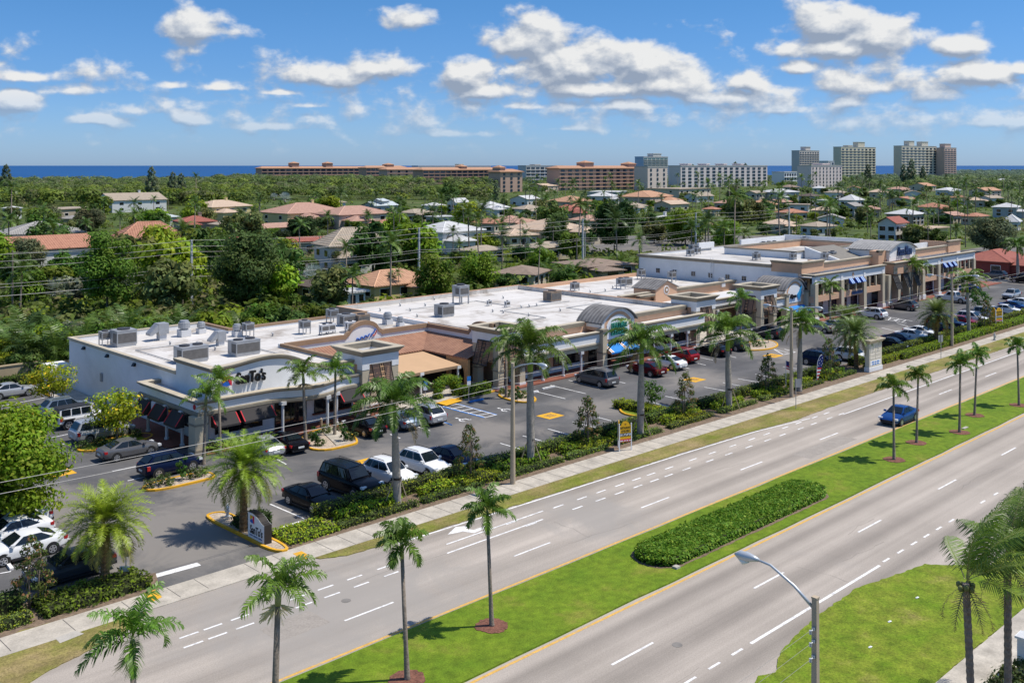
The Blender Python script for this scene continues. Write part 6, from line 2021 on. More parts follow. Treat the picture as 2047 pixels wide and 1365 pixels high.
# vine arch and little hedge at the cafe entrance
root = empty('vine_arch', (*at(893, 795), 0), 0, 'bushy green vine arch over the cafe entrance path', 'vine arch')
cl = []
for i in range(17):
    t = pi * i / 16
    cl.append((-1.15 * cos(t), 0, .3 + 1.55 * (sin(t) ** .8) + .0, .62, .55))
for i in range(5):
    cl += [(-1.2, 0, .3 + i * .35, .55, .4), (1.25, 0, .3 + i * .35, .65, .4)]
V, C = clump_cloud(cl, 260, .085, (.085, .14, .015), YG, .2, .55, .3, .5)
quads_obj('foliage', V, C, LEAF, root)
b = MB(); b.tube([(-.75, 0, 0), (-.75, 0, 1.4), (0, 0, 2.0), (.75, 0, 1.4), (.75, 0, 0)], .04, 6); b.build('arch_frame', black, root)
p = at(945, 792)
hedge('hedge', p[0] - 1.6, p[0] + 2.2, p[1] - .3, p[1] + .5, 1.1, 'clipped hedge along the cafe terrace right of the vine arch', LG, 120, .075, .06)
p = at(900, 800)
# back wall and its hedge behind the side lot
w0, w1 = at(-60, 739), at(141, 702)
b = MB((20, 112, 0)); b.box(-5, 39.6, 112.2, 112.5, 0, 2.0); b.box(-5, 39.6, 112.12, 112.58, 2.0, 2.12)
o = b.build('boundary_wall', mat('tan_wall', (.40, .32, .2), .9, .1, .8, stain=(.25, .2, .13))); tag(o, 'tan boundary wall behind the side car park', 'wall')
b = MB((70, 113, 0)); b.box(40.2, 106, 111.8, 112.05, 0, 1.9); o = b.build('boundary_wall', MATS['tan_wall']); tag(o, 'tan boundary wall partly seen behind the restaurant roof', 'wall')
hedge('hedge', -4, 39, 110.6, 111.7, 1.15, 'dark hedge along the tan boundary wall of the side car park', DG, 45, .11, .1)
p = at(1440, 655)
hedge('hedge', p[0] - 5, p[0] + 2, p[1] - .8, p[1], .9, 'dark hedge below the recessed link wall', (.03, .055, .012), 70, .1, .08)
# ------------------------------------------------------------------ vehicles
PAINT = {}


def paint(name, col, metal=0.35, rough=0.22):
    if name not in PAINT:
        PAINT[name] = mat('paint_' + name, col, rough, 0.03, 0.8, 0, metal, 0.3 if max(col) > .1 else .12, 0, 0.18 if max(col) > .1 else .06)
    return PAINT[name]


for n_, c_ in dict(black=(.006, .006, .008), white=(.74, .74, .73), silver=(.42, .43, .44), grey=(.15, .148, .15), darkgrey=(.05, .05, .055), navy=(.005, .01, .035), blue=(.012, .06, .22),
                   red=(.30, .008, .012), wine=(.10, .008, .012), beige=(.42, .38, .32), brightblue=(.01, .05, .35), bluegrey=(.2, .25, .31)).items():
    paint(n_, c_, .0 if n_ in ('white', 'black', 'navy', 'darkgrey') else .35)

CARS = dict(
    sedan=dict(L=4.75, st=[(-2.37, .42, .80, .70), (-2.2, .30, .97, .83), (-1.75, .24, 1.03, .89), (-1.0, .2, .99, .915), (0, .19, .96, .92), (.95, .2, .95, .915), (1.5, .22, .87, .90), (2.05, .26, .76, .84), (2.28, .34, .66, .74), (2.37, .42, .56, .60)],
               cab=(1.02, .22, -.85, -1.78), zr=1.45, wb=.83, wr=.57, wheels=(1.38, -1.36), wrad=.33, sides=((.08, .49), (.52, .90))),
    classic=dict(L=4.95, st=[(-2.47, .42, .80, .72), (-2.3, .32, .90, .84), (-1.75, .26, .96, .89), (-1.0, .22, .95, .90), (0, .2, .94, .90), (.9, .2, .94, .90), (1.5, .23, .90, .88), (2.15, .28, .82, .84), (2.4, .36, .74, .76), (2.47, .44, .62, .6)],
                 cab=(.85, .2, -.95, -1.55), zr=1.36, wb=.80, wr=.56, wheels=(1.5, -1.35), wrad=.33, sides=((.07, .49), (.52, .90))),
    suv=dict(L=4.55, st=[(-2.27, .45, .95, .80), (-2.15, .32, 1.08, .88), (-1.6, .26, 1.10, .92), (-.8, .24, 1.07, .925), (.2, .23, 1.05, .925), (.95, .24, 1.04, .92), (1.5, .26, .98, .9), (1.98, .3, .88, .85), (2.2, .38, .78, .76), (2.27, .46, .66, .62)],
             cab=(1.0, .30, -1.55, -2.12), zr=1.67, wb=.85, wr=.63, wheels=(1.35, -1.32), wrad=.36, sides=((.05, .36), (.39, .66), (.69, .93))),
    bigsuv=dict(L=5.25, st=[(-2.62, .48, 1.1, .90), (-2.5, .36, 1.22, .97), (-1.8, .3, 1.25, 1.0), (-.9, .28, 1.23, 1.0), (.2, .28, 1.22, 1.0), (1.0, .28, 1.2, 1.0), (1.7, .3, 1.15, .98), (2.3, .34, 1.06, .94), (2.55, .42, .96, .86), (2.62, .5, .8, .74)],
                cab=(1.12, .55, -2.2, -2.5), zr=1.95, wb=.92, wr=.74, wheels=(1.55, -1.5), wrad=.40, sides=((.10, .36), (.38, .64), (.66, .93))),
    minivan=dict(L=5.1, st=[(-2.55, .42, .95, .85), (-2.42, .3, 1.08, .95), (-1.7, .22, 1.1, .99), (-.8, .2, 1.07, .99), (.4, .2, 1.04, .99), (1.3, .22, 1.0, .97), (1.8, .25, .93, .94), (2.3, .3, .82, .86), (2.48, .38, .72, .76), (2.55, .44, .6, .62)],
                 cab=(1.6, .62, -2.05, -2.42), zr=1.76, wb=.91, wr=.70, wheels=(1.62, -1.45), wrad=.34, sides=((.10, .39), (.41, .66), (.68, .95))),
    pickup=dict(L=5.7, st=[(-2.85, .5, 1.1, .90), (-2.75, .42, 1.2, .98), (-1.9, .36, 1.22, .99), (-.9, .32, 1.2, .99), (.2, .3, 1.18, .99), (1.05, .3, 1.17, .99), (1.8, .32, 1.12, .97), (2.5, .36, 1.04, .94), (2.78, .44, .94, .86), (2.85, .52, .8, .74)],
                cab=(1.15, .55, -.75, -.95), zr=1.88, wb=.92, wr=.74, wheels=(1.85, -1.75), wrad=.40, sides=((.16, .52), (.55, .9))),
    jeep=dict(L=4.5, st=[(-2.2, .5, 1.12, .78), (-2.15, .45, 1.18, .80), (-1.4, .42, 1.18, .80), (-.6, .42, 1.17, .80), (.2, .42, 1.16, .80), (.8, .42, 1.15, .79), (1.4, .44, 1.12, .74), (1.9, .48, 1.08, .68), (2.05, .5, 1.02, .66), (2.08, .55, .9, .62)],
              cab=(.78, .62, -2.1, -2.17), zr=1.86, wb=.76, wr=.68, wheels=(1.5, -1.4), wrad=.42, sides=((.06, .34), (.38, .64), (.68, .95))),
)


def make_car(kind):
    D = CARS[kind]
    root = empty('parked_car', (0, 0, 0))
    st, L_, wr_, H_ = D['st'], D['L'], D['wr'], D['zr']

    def zh(x):
        s = sorted(st)
        for a, c in zip(s, s[1:]):
            if a[0] <= x <= c[0]:
                return a[2] + (c[2] - a[2]) * (x - a[0]) / (c[0] - a[0])
        return s[0][2]

    b = MB()
    rings = []
    for x, zb, z, w in st:
        half = [(0, zb), (w * .82, zb), (w * .975, zb + .14), (w, (zb + z) * .52), (w * .975, z - .14), (w * .9, z - .03), (w * .6, z + .012), (0, z + .025)]
        rings.append([(x, y, zz) for y, zz in half] + [(x, -y, zz) for y, zz in reversed(half[1:-1])])
    m = len(rings[0])
    vs = [p for r in rings for p in r]
    fs = [(i * m + j, i * m + (j + 1) % m, (i + 1) * m + (j + 1) % m, (i + 1) * m + j) for i in range(len(rings) - 1) for j in range(m)]
    fs = [tuple(reversed(f)) for f in fs]
    fs += [tuple(range(m)), tuple(reversed(range((len(rings) - 1) * m, len(rings) * m)))]
    b.add(vs, fs)
    x0, x1, x2, x3 = D['cab']
    wb, zr = D['wb'], H_
    za, zc = zh(x0) + .005, zh(x3) + .005
    zm = zh((x1 + x2) / 2) - .03
    # cabin: base ring, roof ring, crowned roof
    A = [(x0, wb * .92, za), (x1 - .1, wb, zm), (x2, wb, zm), (x3, wb * .88, zc)]
    T = [(x1, wr_, zr - .06), ((x1 * .66 + x2 * .34), wr_ * 1.02, zr - .035), ((x1 * .2 + x2 * .8), wr_, zr - .045), (x2, wr_ * .95, zr - .085)]
    Cn = [(x1 + .03, 0, zr - .03), ((x1 * .66 + x2 * .34), 0, zr), ((x1 * .2 + x2 * .8), 0, zr - .01), (x2 - .02, 0, zr - .05)]
    mir = lambda P: [(x, -y, z) for x, y, z in P]
    vs = A + T + Cn + mir(A) + mir(T)
    a, t, c, am, tm = 0, 4, 8, 12, 16
    fs = []
    for i in range(3):
        fs += [(a + i, t + i, t + i + 1, a + i + 1), (t + i, c + i, c + i + 1, t + i + 1), (am + i, am + i + 1, tm + i + 1, tm + i), (tm + i, tm + i + 1, c + i + 1, c + i)]
    fs += [(a, am, tm, c, t), (a + 3, t + 3, c + 3, tm + 3, am + 3)]
    b.add(vs, fs)
    body = b.build('body', PAINT['white'], root, True, 32)
    body.material_slots[0].link = 'OBJECT'

    def patch(q, s0, s1, t0, t1, off, name, m_=carglass):
        q = [Vector(p) for p in q]
        n = (q[1] - q[0]).cross(q[3] - q[0]).normalized() * off

        def P(s, t_):
            return (q[0].lerp(q[1], s)).lerp(q[3].lerp(q[2], s), t_) + n
        bb = MB()
        bb.quad(P(s0, t0), P(s1, t0), P(s1, t1), P(s0, t1))
        return bb.build(name, m_, root)
    patch([A[0], mir(A)[0], mir(T)[0], T[0]], .05, .95, .06, .93, -.05, 'windscreen')
    patch([A[3], mir(A)[3], mir(T)[3], T[3]], .07, .93, .12, .92, .05, 'rear_window')

    def on(P, x):
        for p, q in zip(P, P[1:]):
            if q[0] - 1e-6 <= x <= p[0] + 1e-6:
                k = (p[0] - x) / (p[0] - q[0]); return Vector(p).lerp(Vector(q), k)
        return Vector(P[-1] if x < P[-1][0] else P[0])
    for sgn in (1, -1):
        for s0, s1 in D['sides']:
            bb = MB(); row = []
            for i in range(5):
                s = s0 + (s1 - s0) * i / 4
                lo, hi = on(A, A[0][0] + (A[3][0] - A[0][0]) * s), on(T, T[0][0] + (T[3][0] - T[0][0]) * s)
                lo.z = max(lo.z, zm + .04)
                row += [lo.lerp(hi, .08) + Vector((0, .025, 0)), lo.lerp(hi, .9) + Vector((0, .025, .01))]
            bb.add([(p.x, p.y * sgn, p.z) for p in row], [(2 * i, 2 * i + 2, 2 * i + 3, 2 * i + 1) for i in range(4)])
            bb.build('side_window', carglass, root)
        bb = MB(); xm = x0 - .15
        bb.box(xm - .08, xm + .08, sgn * (wb + .06) - .1, sgn * (wb + .06) + .1, zh(xm) + .02, zh(xm) + .17)
        mo = bb.build('mirror', PAINT['white'], root); mo.material_slots[0].link = 'OBJECT'
    # lamps, grille, plates, lower trims
    f, r_ = st[-1], st[0]
    wf = st[-3][3]
    for sgn in (1, -1):
        bb = MB(); bb.box(L_ / 2 - .36, L_ / 2 - .1, sgn * (wf - .17) - .2, sgn * (wf - .17) + .19, st[-3][2] - .17, st[-3][2] - .02)
        bb.build('headlight', headl, root)
        bb = MB(); wr2 = st[1][3]; hz = .3 if kind in ('suv', 'bigsuv', 'minivan', 'jeep', 'pickup') else .17
        bb.box(-L_ / 2 + .0 + .1, -L_ / 2 + .34, sgn * (wr2 - .11) - .13, sgn * (wr2 - .11) + .13, st[1][2] - .08 - hz, st[1][2] - .07)
        bb.build('taillight', taill, root)
    bb = MB(); bb.box(L_ / 2 - .2, L_ / 2 - .015 + .03, -.42, .42, st[-2][1] + .12, st[-2][2] - .1); bb.build('grille', plasticgrey, root)
    bb = MB(); bb.box(-L_ / 2 - .03, -L_ / 2 + .1, -.26, .26, st[0][1] + .12, st[0][1] + .26); bb.build('number_plate', plate, root)
    bb = MB(); bb.box(-L_ / 2 + .02, -L_ / 2 + .25, -.75, .75, st[0][1] - .1, st[0][1] + .06); bb.build('bumper_trim', plasticgrey, root)
    bb = MB(); bb.box(L_ / 2 - .3, L_ / 2 - .03, -.62, .62, st[-1][1] - .12, st[-1][1] + .02)
    bb.build('bumper_trim', plasticgrey, root)
    wm = st[4][3]
    for sgn in (1, -1):
        bb = MB(); bb.box(D['wheels'][1] + .45, D['wheels'][0] - .45, sgn * wm * .97 - .03, sgn * wm * .97 + .03, st[4][1] - .02, st[4][1] + .1); bb.build('sill_trim', plasticgrey, root)
    R_ = D['wrad']
    for wx in D['wheels']:
        for sgn in (1, -1):
            w = [s[3] for s in sorted(st, key=lambda s: abs(s[0] - wx))][0]
            yo = w + .012
            bb = MB()
            n = 18
            arc = [(wx + (R_ + .085) * cos(k / n * 2 * pi), R_ + (R_ + .085) * sin(k / n * 2 * pi)) for k in range(n)]
            ya, yb = sorted((sgn * (w - .14), sgn * (w + .004)))
            bb.xz([(x, max(.12, z)) for x, z in arc], ya, yb); bb.build('wheel_arch', plasticgrey, root)
            wo = empty('wheel', (0, 0, 0)); wo.parent = root
            bb = MB(); yi = sgn * (yo - .21)
            bb.tube([(wx, yi, R_), (wx, sgn * (yo - .02), R_), (wx, sgn * yo, R_)], [R_, R_, R_ * .93], 20); bb.build('tyre', rubber, wo, True, 40)
            bb = MB(); bb.tube([(wx, sgn * (yo - .03), R_), (wx, sgn * (yo + .004), R_)], R_ * .67, 16, 1)
            for k in range(5):
                an = k / 5 * 2 * pi + .3
                dx, dz = cos(an), sin(an)
                p = [(wx + R_ * .64 * dx - dz * .035, R_ + R_ * .64 * dz + dx * .035), (wx + R_ * .64 * dx + dz * .035, R_ + R_ * .64 * dz - dx * .035), (wx + dz * .05, R_ - dx * .05), (wx - dz * .05, R_ + dx * .05)]
                y0_, y1_ = sorted((sgn * (yo + .0), sgn * (yo + .016)))
                bb.xz(p, y0_, y1_, 0)
            y0_, y1_ = sorted((sgn * (yo - .0), sgn * (yo + .012)))
            out = [(wx + R_ * .7 * cos(k / 16 * 2 * pi), R_ + R_ * .7 * sin(k / 16 * 2 * pi)) for k in range(16)]
            inn = [(wx + R_ * .58 * cos(k / 16 * 2 * pi), R_ + R_ * .58 * sin(k / 16 * 2 * pi)) for k in range(16)]
            yy = sgn * (yo + .012)
            bb.add([(x, yy, z) for x, z in out + inn], [(k, (k + 1) % 16, 16 + (k + 1) % 16, 16 + k) for k in range(16)], 0)
            bb.build('rim', [alloy, plasticgrey], wo)
    if kind in ('bigsuv', 'suv', 'minivan'):
        for sgn in (1, -1):
            bb = MB(); bb.tube([(x1 - .2, sgn * wr_ * .9, zr - .0), (x1 - .3, sgn * wr_ * .9, zr + .05), (x2 + .2, sgn * wr_ * .9, zr + .04), (x2 + .1, sgn * wr_ * .9, zr - .02)], .025, 5); bb.build('roof_rail', black, root)
    if kind == 'pickup':
        bb = MB(); bb.box(-2.65, -1.0, -.78, .78, 1.2, 1.262); bb.build('cargo_bed', plasticgrey, root)
    if kind == 'jeep':
        bb = MB(); bb.box(-2.22, .6, -.7, .7, zr - .03, zr + .03); bb.build('hard_top', plasticgrey, root)
        bb = MB(); bb.tube([(-2.24, 0, 1.05), (-2.48, 0, 1.05)], .40, 16); bb.build('spare_wheel', rubber, root)
        for sgn in (1, -1):
            for wx in D['wheels']:
                bb = MB(); bb.box(wx - .5, wx + .5, min(sgn * .74, sgn * .96), max(sgn * .74, sgn * .96), .86, .95); bb.build('fender_flare', plasticgrey, root)
    return Proto(root)


CP_ = {k: make_car(k) for k in CARS}
HD = {'B': RAD(86.4), 'R': RAD(-87), 'U': 0.0, 'D': pi}
CARLIST = [
    ('sedan', 78, 735, 'B', 'white', 'white sedan parked alone against the hedge behind the side car park'),
    ('sedan', 22, 793, 'U', 'silver', 'silver sedan parked sideways at the left edge of the side lot'),
    ('suv', 132, 829, 'U', 'bluegrey', 'pale blue grey car mostly hidden behind the white off road car'),
    ('jeep', 163, 850, 'U', 'white', 'white boxy off road car with a spare wheel on its back'),
    ('minivan', 205, 875, 'U', 'silver', 'silver minivan under the yellow flowering tree'),
    ('sedan', 258, 912, 'U', 'grey', 'grey sedan between the silver minivan and the navy SUV'),
    ('suv', 340, 944, 'U', 'navy', 'navy SUV parked behind the shrub island near the restaurant corner'),
    ('sedan', 22, 1060, 'D', 'white', 'white car nearly hidden under the big shade tree at the left edge'),
    ('sedan', 22, 1083, 'D', 'white', 'white sedan in the middle of the three under the shade tree'),
    ('sedan', 46, 1112, 'D', 'white', 'white sedan with red tail lamp at the lower left, nearest of the white ones'),
    ('sedan', 140, 1152, 'D', 'darkgrey', 'dark sedan behind the date palm and hedge at the lower left'),
    ('classic', 572, 896, 'B', 'black', 'black classic sedan before the restaurant with its boot towards the road'),
    ('sedan', 526, 906, 'B', 'silver', 'silver car hidden by the island date palm'),
    ('sedan', 728, 865, 'B', 'black', 'black sedan beside the kerbed bed with the walkway'),
    ('sedan', 795, 852, 'B', 'bluegrey', 'pale blue sedan behind the left royal palm crown'),
    ('suv', 850, 843, 'B', 'silver', 'silver car next to the blue accessible bay'),
    ('sedan', 622, 1012, 'R', 'black', 'black sedan nearest the white sign, nose to the hedge'),
    ('bigsuv', 700, 983, 'R', 'black', 'very large black SUV with roof rails'),
    ('suv', 778, 964, 'R', 'white', 'white SUV behind the braced left royal palm'),
    ('suv', 846, 944, 'R', 'white', 'white crossover with a dark glass roof'),
    ('sedan', 903, 930, 'R', 'navy', 'navy sedan with its nose hidden by the first magnolia'),
    ('minivan', 1192, 768, 'B', 'grey', 'dark grey minivan parked facing the arched shop'),
    ('sedan', 1292, 748, 'B', 'wine', 'dark red car hidden behind the royal palm by the yellow sign'),
    ('sedan', 1334, 735, 'B', 'white', 'white car beside the red SUV'),
    ('suv', 1360, 722, 'B', 'red', 'deep red SUV parked before the right shop windows'),
    ('sedan', 1424, 709, 'B', 'black', 'black sedan right of the deep red SUV'),
    ('sedan', 1462, 698, 'B', 'darkgrey', 'dark car partly behind the black sedan by the brick walk'),
    ('suv', 1535, 674, 'B', 'darkgrey', 'dark car by the shrubs of the far kerbed island'),
    ('sedan', 1638, 663, 'B', 'beige', 'beige sedan behind the street lamp palm'),
    ('sedan', 1662, 659, 'B', 'silver', 'silver sedan right of the beige one'),
    ('suv', 1742, 636, 'B', 'white', 'white SUV beside the far hatched bay'),
    ('suv', 1806, 619, 'B', 'grey', 'grey SUV broadside at the two storey entrance'),
    ('pickup', 1905, 604, 'B', 'white', 'white pickup in front of the right gallery'),
    ('sedan', 1932, 583, 'B', 'brightblue', 'bright blue car behind the far royal palm'),
    ('suv', 2022, 597, 'D', 'silver', 'silver SUV driving at the right edge of the lot'),
    ('suv', 1990, 556, 'B', 'grey', 'grey SUV by the hedge near the red roofed building'),
    ('bigsuv', 2048, 566, 'B', 'black', 'black SUV cut off by the right edge'),
    ('sedan', 2016, 530, 'D', 'darkgrey', 'dark car by the garage doors of the red roofed building') ,
    ('suv', 1640, 730, 'R', 'navy', 'navy SUV behind the feather flag'),
    ('suv', 1705, 722, 'R', 'white', 'white hatchback left of the cream monument sign'),
    ('sedan', 1783, 697, 'R', 'black', 'black sedan just right of the cream monument sign'),
    ('sedan', 1800, 688, 'R', 'navy', 'navy sedan second right of the monument sign'),
    ('sedan', 1825, 680, 'R', 'white', 'white sedan, nearer of two white ones by the right date palm'),
    ('sedan', 1842, 673, 'R', 'white', 'white sedan, farther of two white ones by the right date palm'),
    ('suv', 1863, 667, 'B', 'navy', 'dark SUV showing its red tail lamp behind the right date palm'),
    ('bigsuv', 1893, 658, 'R', 'navy', 'large dark SUV left of the right street lamp'),
    ('sedan', 1925, 651, 'R', 'red', 'bright red car behind the right street lamp'),
    ('suv', 1942, 645, 'R', 'white', 'white SUV behind the far royal palm trunk'),
    ('pickup', 1962, 637, 'R', 'silver', 'silver pickup behind the thin magnolia'),
    ('sedan', 1990, 632, 'R', 'darkgrey', 'dark car behind the far yellow sign'),
    ('sedan', 2012, 627, 'R', 'white', 'white sedan right of the far yellow sign'),
    ('sedan', 2028, 620, 'R', 'blue', 'blue sedan in the front row at the far right'),
    ('sedan', 2044, 613, 'R', 'white', 'white sedan last in the front row at the right edge'),
]


def set_paint(o, m):
    for ch in o.children:
        if ch.name.split('.')[0] in ('body', 'mirror'):
            ch.material_slots[0].material = m


for kind, px, py, hd, col, lab in CARLIST:
    o = CP_[kind].put((*at(px, py), .012), HD[hd] + rr.uniform(-.015, .015), 1.0, lab, 'car', 'cars parked on the plaza')
    set_paint(o, PAINT[col])
    if 'crossover' in lab or 'roof rails' in lab:
        pass
o = CP_['sedan'].put((*at(1797, 843), .006), pi, 1.0, 'blue sedan driving along the far lanes of the avenue', 'car')
o.name = 'driving_car'
set_paint(o, PAINT['blue'])
for px, py, kind, hd, col, lab in [(693, 571, 'pickup', 'U', 'bluegrey', 'blue pickup on the drive beside the red tiled house'), (274, 580, 'suv', 'B', 'silver', 'silver car on the drive behind the big tree'),
                                   (300, 524, 'sedan', 'U', 'white', 'white car before the terracotta mansion'), (330, 527, 'sedan', 'U', 'darkgrey', 'dark car beside the white one at the mansion'),
                                   (1030, 513, 'sedan', 'U', 'darkgrey', 'dark car on the side street behind the grey roofed bungalow')]:
    o = CP_[kind].put((*at(px, py), .01), HD[hd], 1.0, lab, 'car', 'cars among the houses'); set_paint(o, PAINT[col])

# ------------------------------------------------------------------ street furniture
b = MB(); b.xz([(-.9, 0), (.9, 0), (.9, .12), (.86, .15), (-.86, .15), (-.9, .12)], -.1, .1)
o = b.build('wheel_stop', whitepaint)
WSP = Proto(o)
for px, py, rz_, lab in [(583, 1052, .05, 'white wheel stop in the bay beside the restaurant sign'), (1097, 776, .0, 'white wheel stop before the shop, first bay left of the minivan'), (1063, 786, 0, 'white wheel stop before the shop, second bay left of the minivan'),
                         (1033, 796, 0, 'white wheel stop next to the small kerbed island'), (15, 734, 0, 'white wheel stop by the hedge at the left edge'), (110, 722, 0, 'white wheel stop right of the lone white sedan'),
                         (52, 730, 0, 'white wheel stop under the nose of the lone white sedan'), (108, 797, pi / 2, 'wheel stop in the shade of the restaurant wall, farther one'), (124, 806, pi / 2, 'wheel stop in the shade of the restaurant wall, nearer one'), (16, 1130, pi / 2 - .1, 'white wheel stop beside the nearest white sedan at the lower left'),
                         (640, 1035, .05, 'wheel stop under the nose of the black sedan by the sign')]:
    WSP.put((*at(px, py), .008), rz_, 1, lab, 'wheel stop', 'wheel stops')
b = MB(); b.xz([(-.9, 0), (.9, 0), (.9, .12), (.86, .15), (-.86, .15), (-.9, .12)], -.1, .1)
o = b.build('wheel_stop', bluepaint, None); o.location = (*at(952, 802), .01); tag(o, 'blue wheel stop at the accessible bay', 'wheel stop')


def street_lamp(org, arms, h=8.7, label='', square=False):
    root = empty('street_lamp', (*org, 0), 0, label, 'street lamp', 'street lamps along the avenue')
    b = MB()
    if square:
        b.add([(-.12, -.12, 0), (.12, -.12, 0), (.12, .12, 0), (-.12, .12, 0), (-.085, -.085, h), (.085, -.085, h), (.085, .085, h), (-.085, .085, h)], [(0, 1, 5, 4), (1, 2, 6, 5), (2, 3, 7, 6), (3, 0, 4, 7), (4, 5, 6, 7)])
        b.box(-.1, .1, -.1, .1, h, h + .05)
    else:
        b.tube([(0, 0, 0), (0, 0, h * .5), (0, 0, h)], [.2, .165, .125], 10)
    b.build('pole', polemat, root, not square, 40)
    for dy, ln, rise in arms:
        b = MB(); s = 1 if dy > 0 else -1
        b.tube([(0, s * .05, h - .35), (0, s * ln * .35, h - .35 + rise * .55), (0, s * ln * .75, h - .35 + rise), (0, s * ln, h - .35 + rise * 1.05)], [.06, .05, .045, .04], 8)
        a = b.build('arm', lampmetal, root, True)
        z = h - .35 + rise * 1.05
        b = MB(); b.tube([(0, s * (ln - .1), z), (0, s * (ln + .1), z), (0, s * (ln + .35), z - .02), (0, s * (ln + .65), z - .04), (0, s * (ln + .85), z - .05)], [.06, .11, .17, .15, .03], 10)
        hd = b.build('lamp_head', lampmetal, a, True)
        b = MB(); b.tube([(0, s * (ln + .3), z - .12), (0, s * (ln + .5), z - .2), (0, s * (ln + .7), z - .13)], [.08, .13, .05], 8); b.build('lamp_glass', lampglass, hd, True)
    return root


street_lamp(at(1025, 968), [(-1, 2.6, .6)], 8.75, 'tall street lamp with a single arm beside the tallest royal palm')
street_lamp(at(1582, 794), [(-1, 2.6, .6), (1, 2.4, .3)], 8.9, 'street lamp with two arms next to the bare road sign at the verge')
street_lamp(at(1903, 692), [(-1, 2.6, .6), (1, 2.4, .3)], 8.9, 'street lamp with two arms at the right by the parked cars')
nl = street_lamp((33.6, 16.1), [(1, 2.2, .95)], 9.0, 'square concrete street lamp with one arm in the foreground', True)
P = at(1630, 1195, 9.0)
nl.location = (P[0], P[1], 0)
for k, z in enumerate((8.0, 7.6, 7.1)):
    b = MB(); b.box(-.16, -.09, -.05, .05, z, z + .1); b.tube([(-.12, 0, z + .05), (-.3, 0, z + .0)], .018, 5); b.tube([(-.32, 0, z - .06), (-.32, 0, z + .06)], .045, 7); b.build('insulator', lampmetal, nl)


def cable(name, pts, sag, rad, label, group, m=cablemat):
    """cable hanging between supports, given as world points"""
    b = MB()
    path = []
    for a, c in zip(pts, pts[1:]):
        n = 12
        for i in range(n):
            t = i / n
            path.append((a[0] + (c[0] - a[0]) * t, a[1] + (c[1] - a[1]) * t, a[2] + (c[2] - a[2]) * t - sag * 4 * t * (1 - t)))
    path.append(pts[-1])
    b.tube(path, rad, 5)
    o = b.build(name, m)
    tag(o, label, 'cable', group)
    return o


lp = [(10.5, 52.2)] + [at(1025, 968), at(1582, 794), at(1903, 692)] + [(170, 52.3), (212, 52.3)]
for z, off, w_ in ((7.75, 0.16, 'upper'), (7.2, 0.16, 'lower')):
    cable('power_cable', [(-28, 52.3 + off, z)] + [(x, y + off, z) for x, y in lp], .25, .016, '%s of the two thin cables running past the street lamps' % w_, None)
for k, z in enumerate((8.05, 7.62, 7.12)):
    cable('power_cable', [(P[0] - 26, P[1] - .2 + .02 * k, z), (P[0] - .38, P[1], z)], .3, .006, '%s thin wire from the foreground lamp to the lower left' % ('top', 'middle', 'bottom')[k], None, mat('wire_pale', (.3, .28, .25), .6))

# utility poles behind the plaza
POLES = [(-15, 153.5), at(383, 613)[:2], (100, 153.2), at(1165, 534)[:2], (184, 152.5), (240, 152)]
p0 = at(383, 613); p1 = at(1165, 534)
GP = [(p0[0] - 45.5, 153.5), p0, ((p0[0] + p1[0]) / 2, (p0[1] + p1[1]) / 2), p1, (p1[0] + 44, 152), (p1[0] + 90, 152)]
plab = ['far left one behind the hedges', 'tall one behind the restaurant roof', 'one before the white roofed house', 'one left of the two storey block', 'one above the two storey roof', 'one to the right behind the court']
for (x, y), lb in zip(GP, plab):
    root = empty('utility_pole', (x, y, 0), 0, 'pale concrete utility pole, ' + lb, 'utility pole', 'utility poles behind the plaza')
    b = MB(); b.add([(-.2, -.2, 0), (.2, -.2, 0), (.2, .2, 0), (-.2, .2, 0), (-.13, -.13, 10.9), (.13, -.13, 10.9), (.13, .13, 10.9), (-.13, .13, 10.9)], [(0, 1, 5, 4), (1, 2, 6, 5), (2, 3, 7, 6), (3, 0, 4, 7), (4, 5, 6, 7)])
    b.build('pole', greypole, root)
    for z in (10.6, 9.6, 8.7):
        b = MB(); b.tube([(0, -.13, z), (0, -.35, z + .08)], .03, 5); b.tube([(0, -.35, z + .02), (0, -.35, z + .25)], .05, 6); b.build('insulator', lampmetal, root)
r = empty('transformer', (GP[4][0], GP[4][1] - .5, 7.2), 0, 'grey cylindrical transformer pair hung on the pole above the two storey roof', 'transformer')
for k in (-1, 1):
    b = MB(); b.tube([(k * .45, 0, 0), (k * .45, 0, .9)], .26, 10); b.build('tank', galv, r)
b = MB(); b.box(-.9, .9, .2, .3, .6, .72); b.build('crossarm', galv, r)
for zi, (z, off, w_) in enumerate([(10.85, -.35, 'topmost'), (9.85, -.35, 'second'), (8.95, -.35, 'third'), (6.6, -.2, 'fourth'), (6.15, -.2, 'fifth'), (4.9, -.2, 'lowest thick')]):
    cable('power_cable', [(x, y + off, z) for x, y in GP], .55, .028 if zi < 3 else .024 if zi < 5 else .04, '%s of the long cables behind the plaza counted from the top' % w_, None)
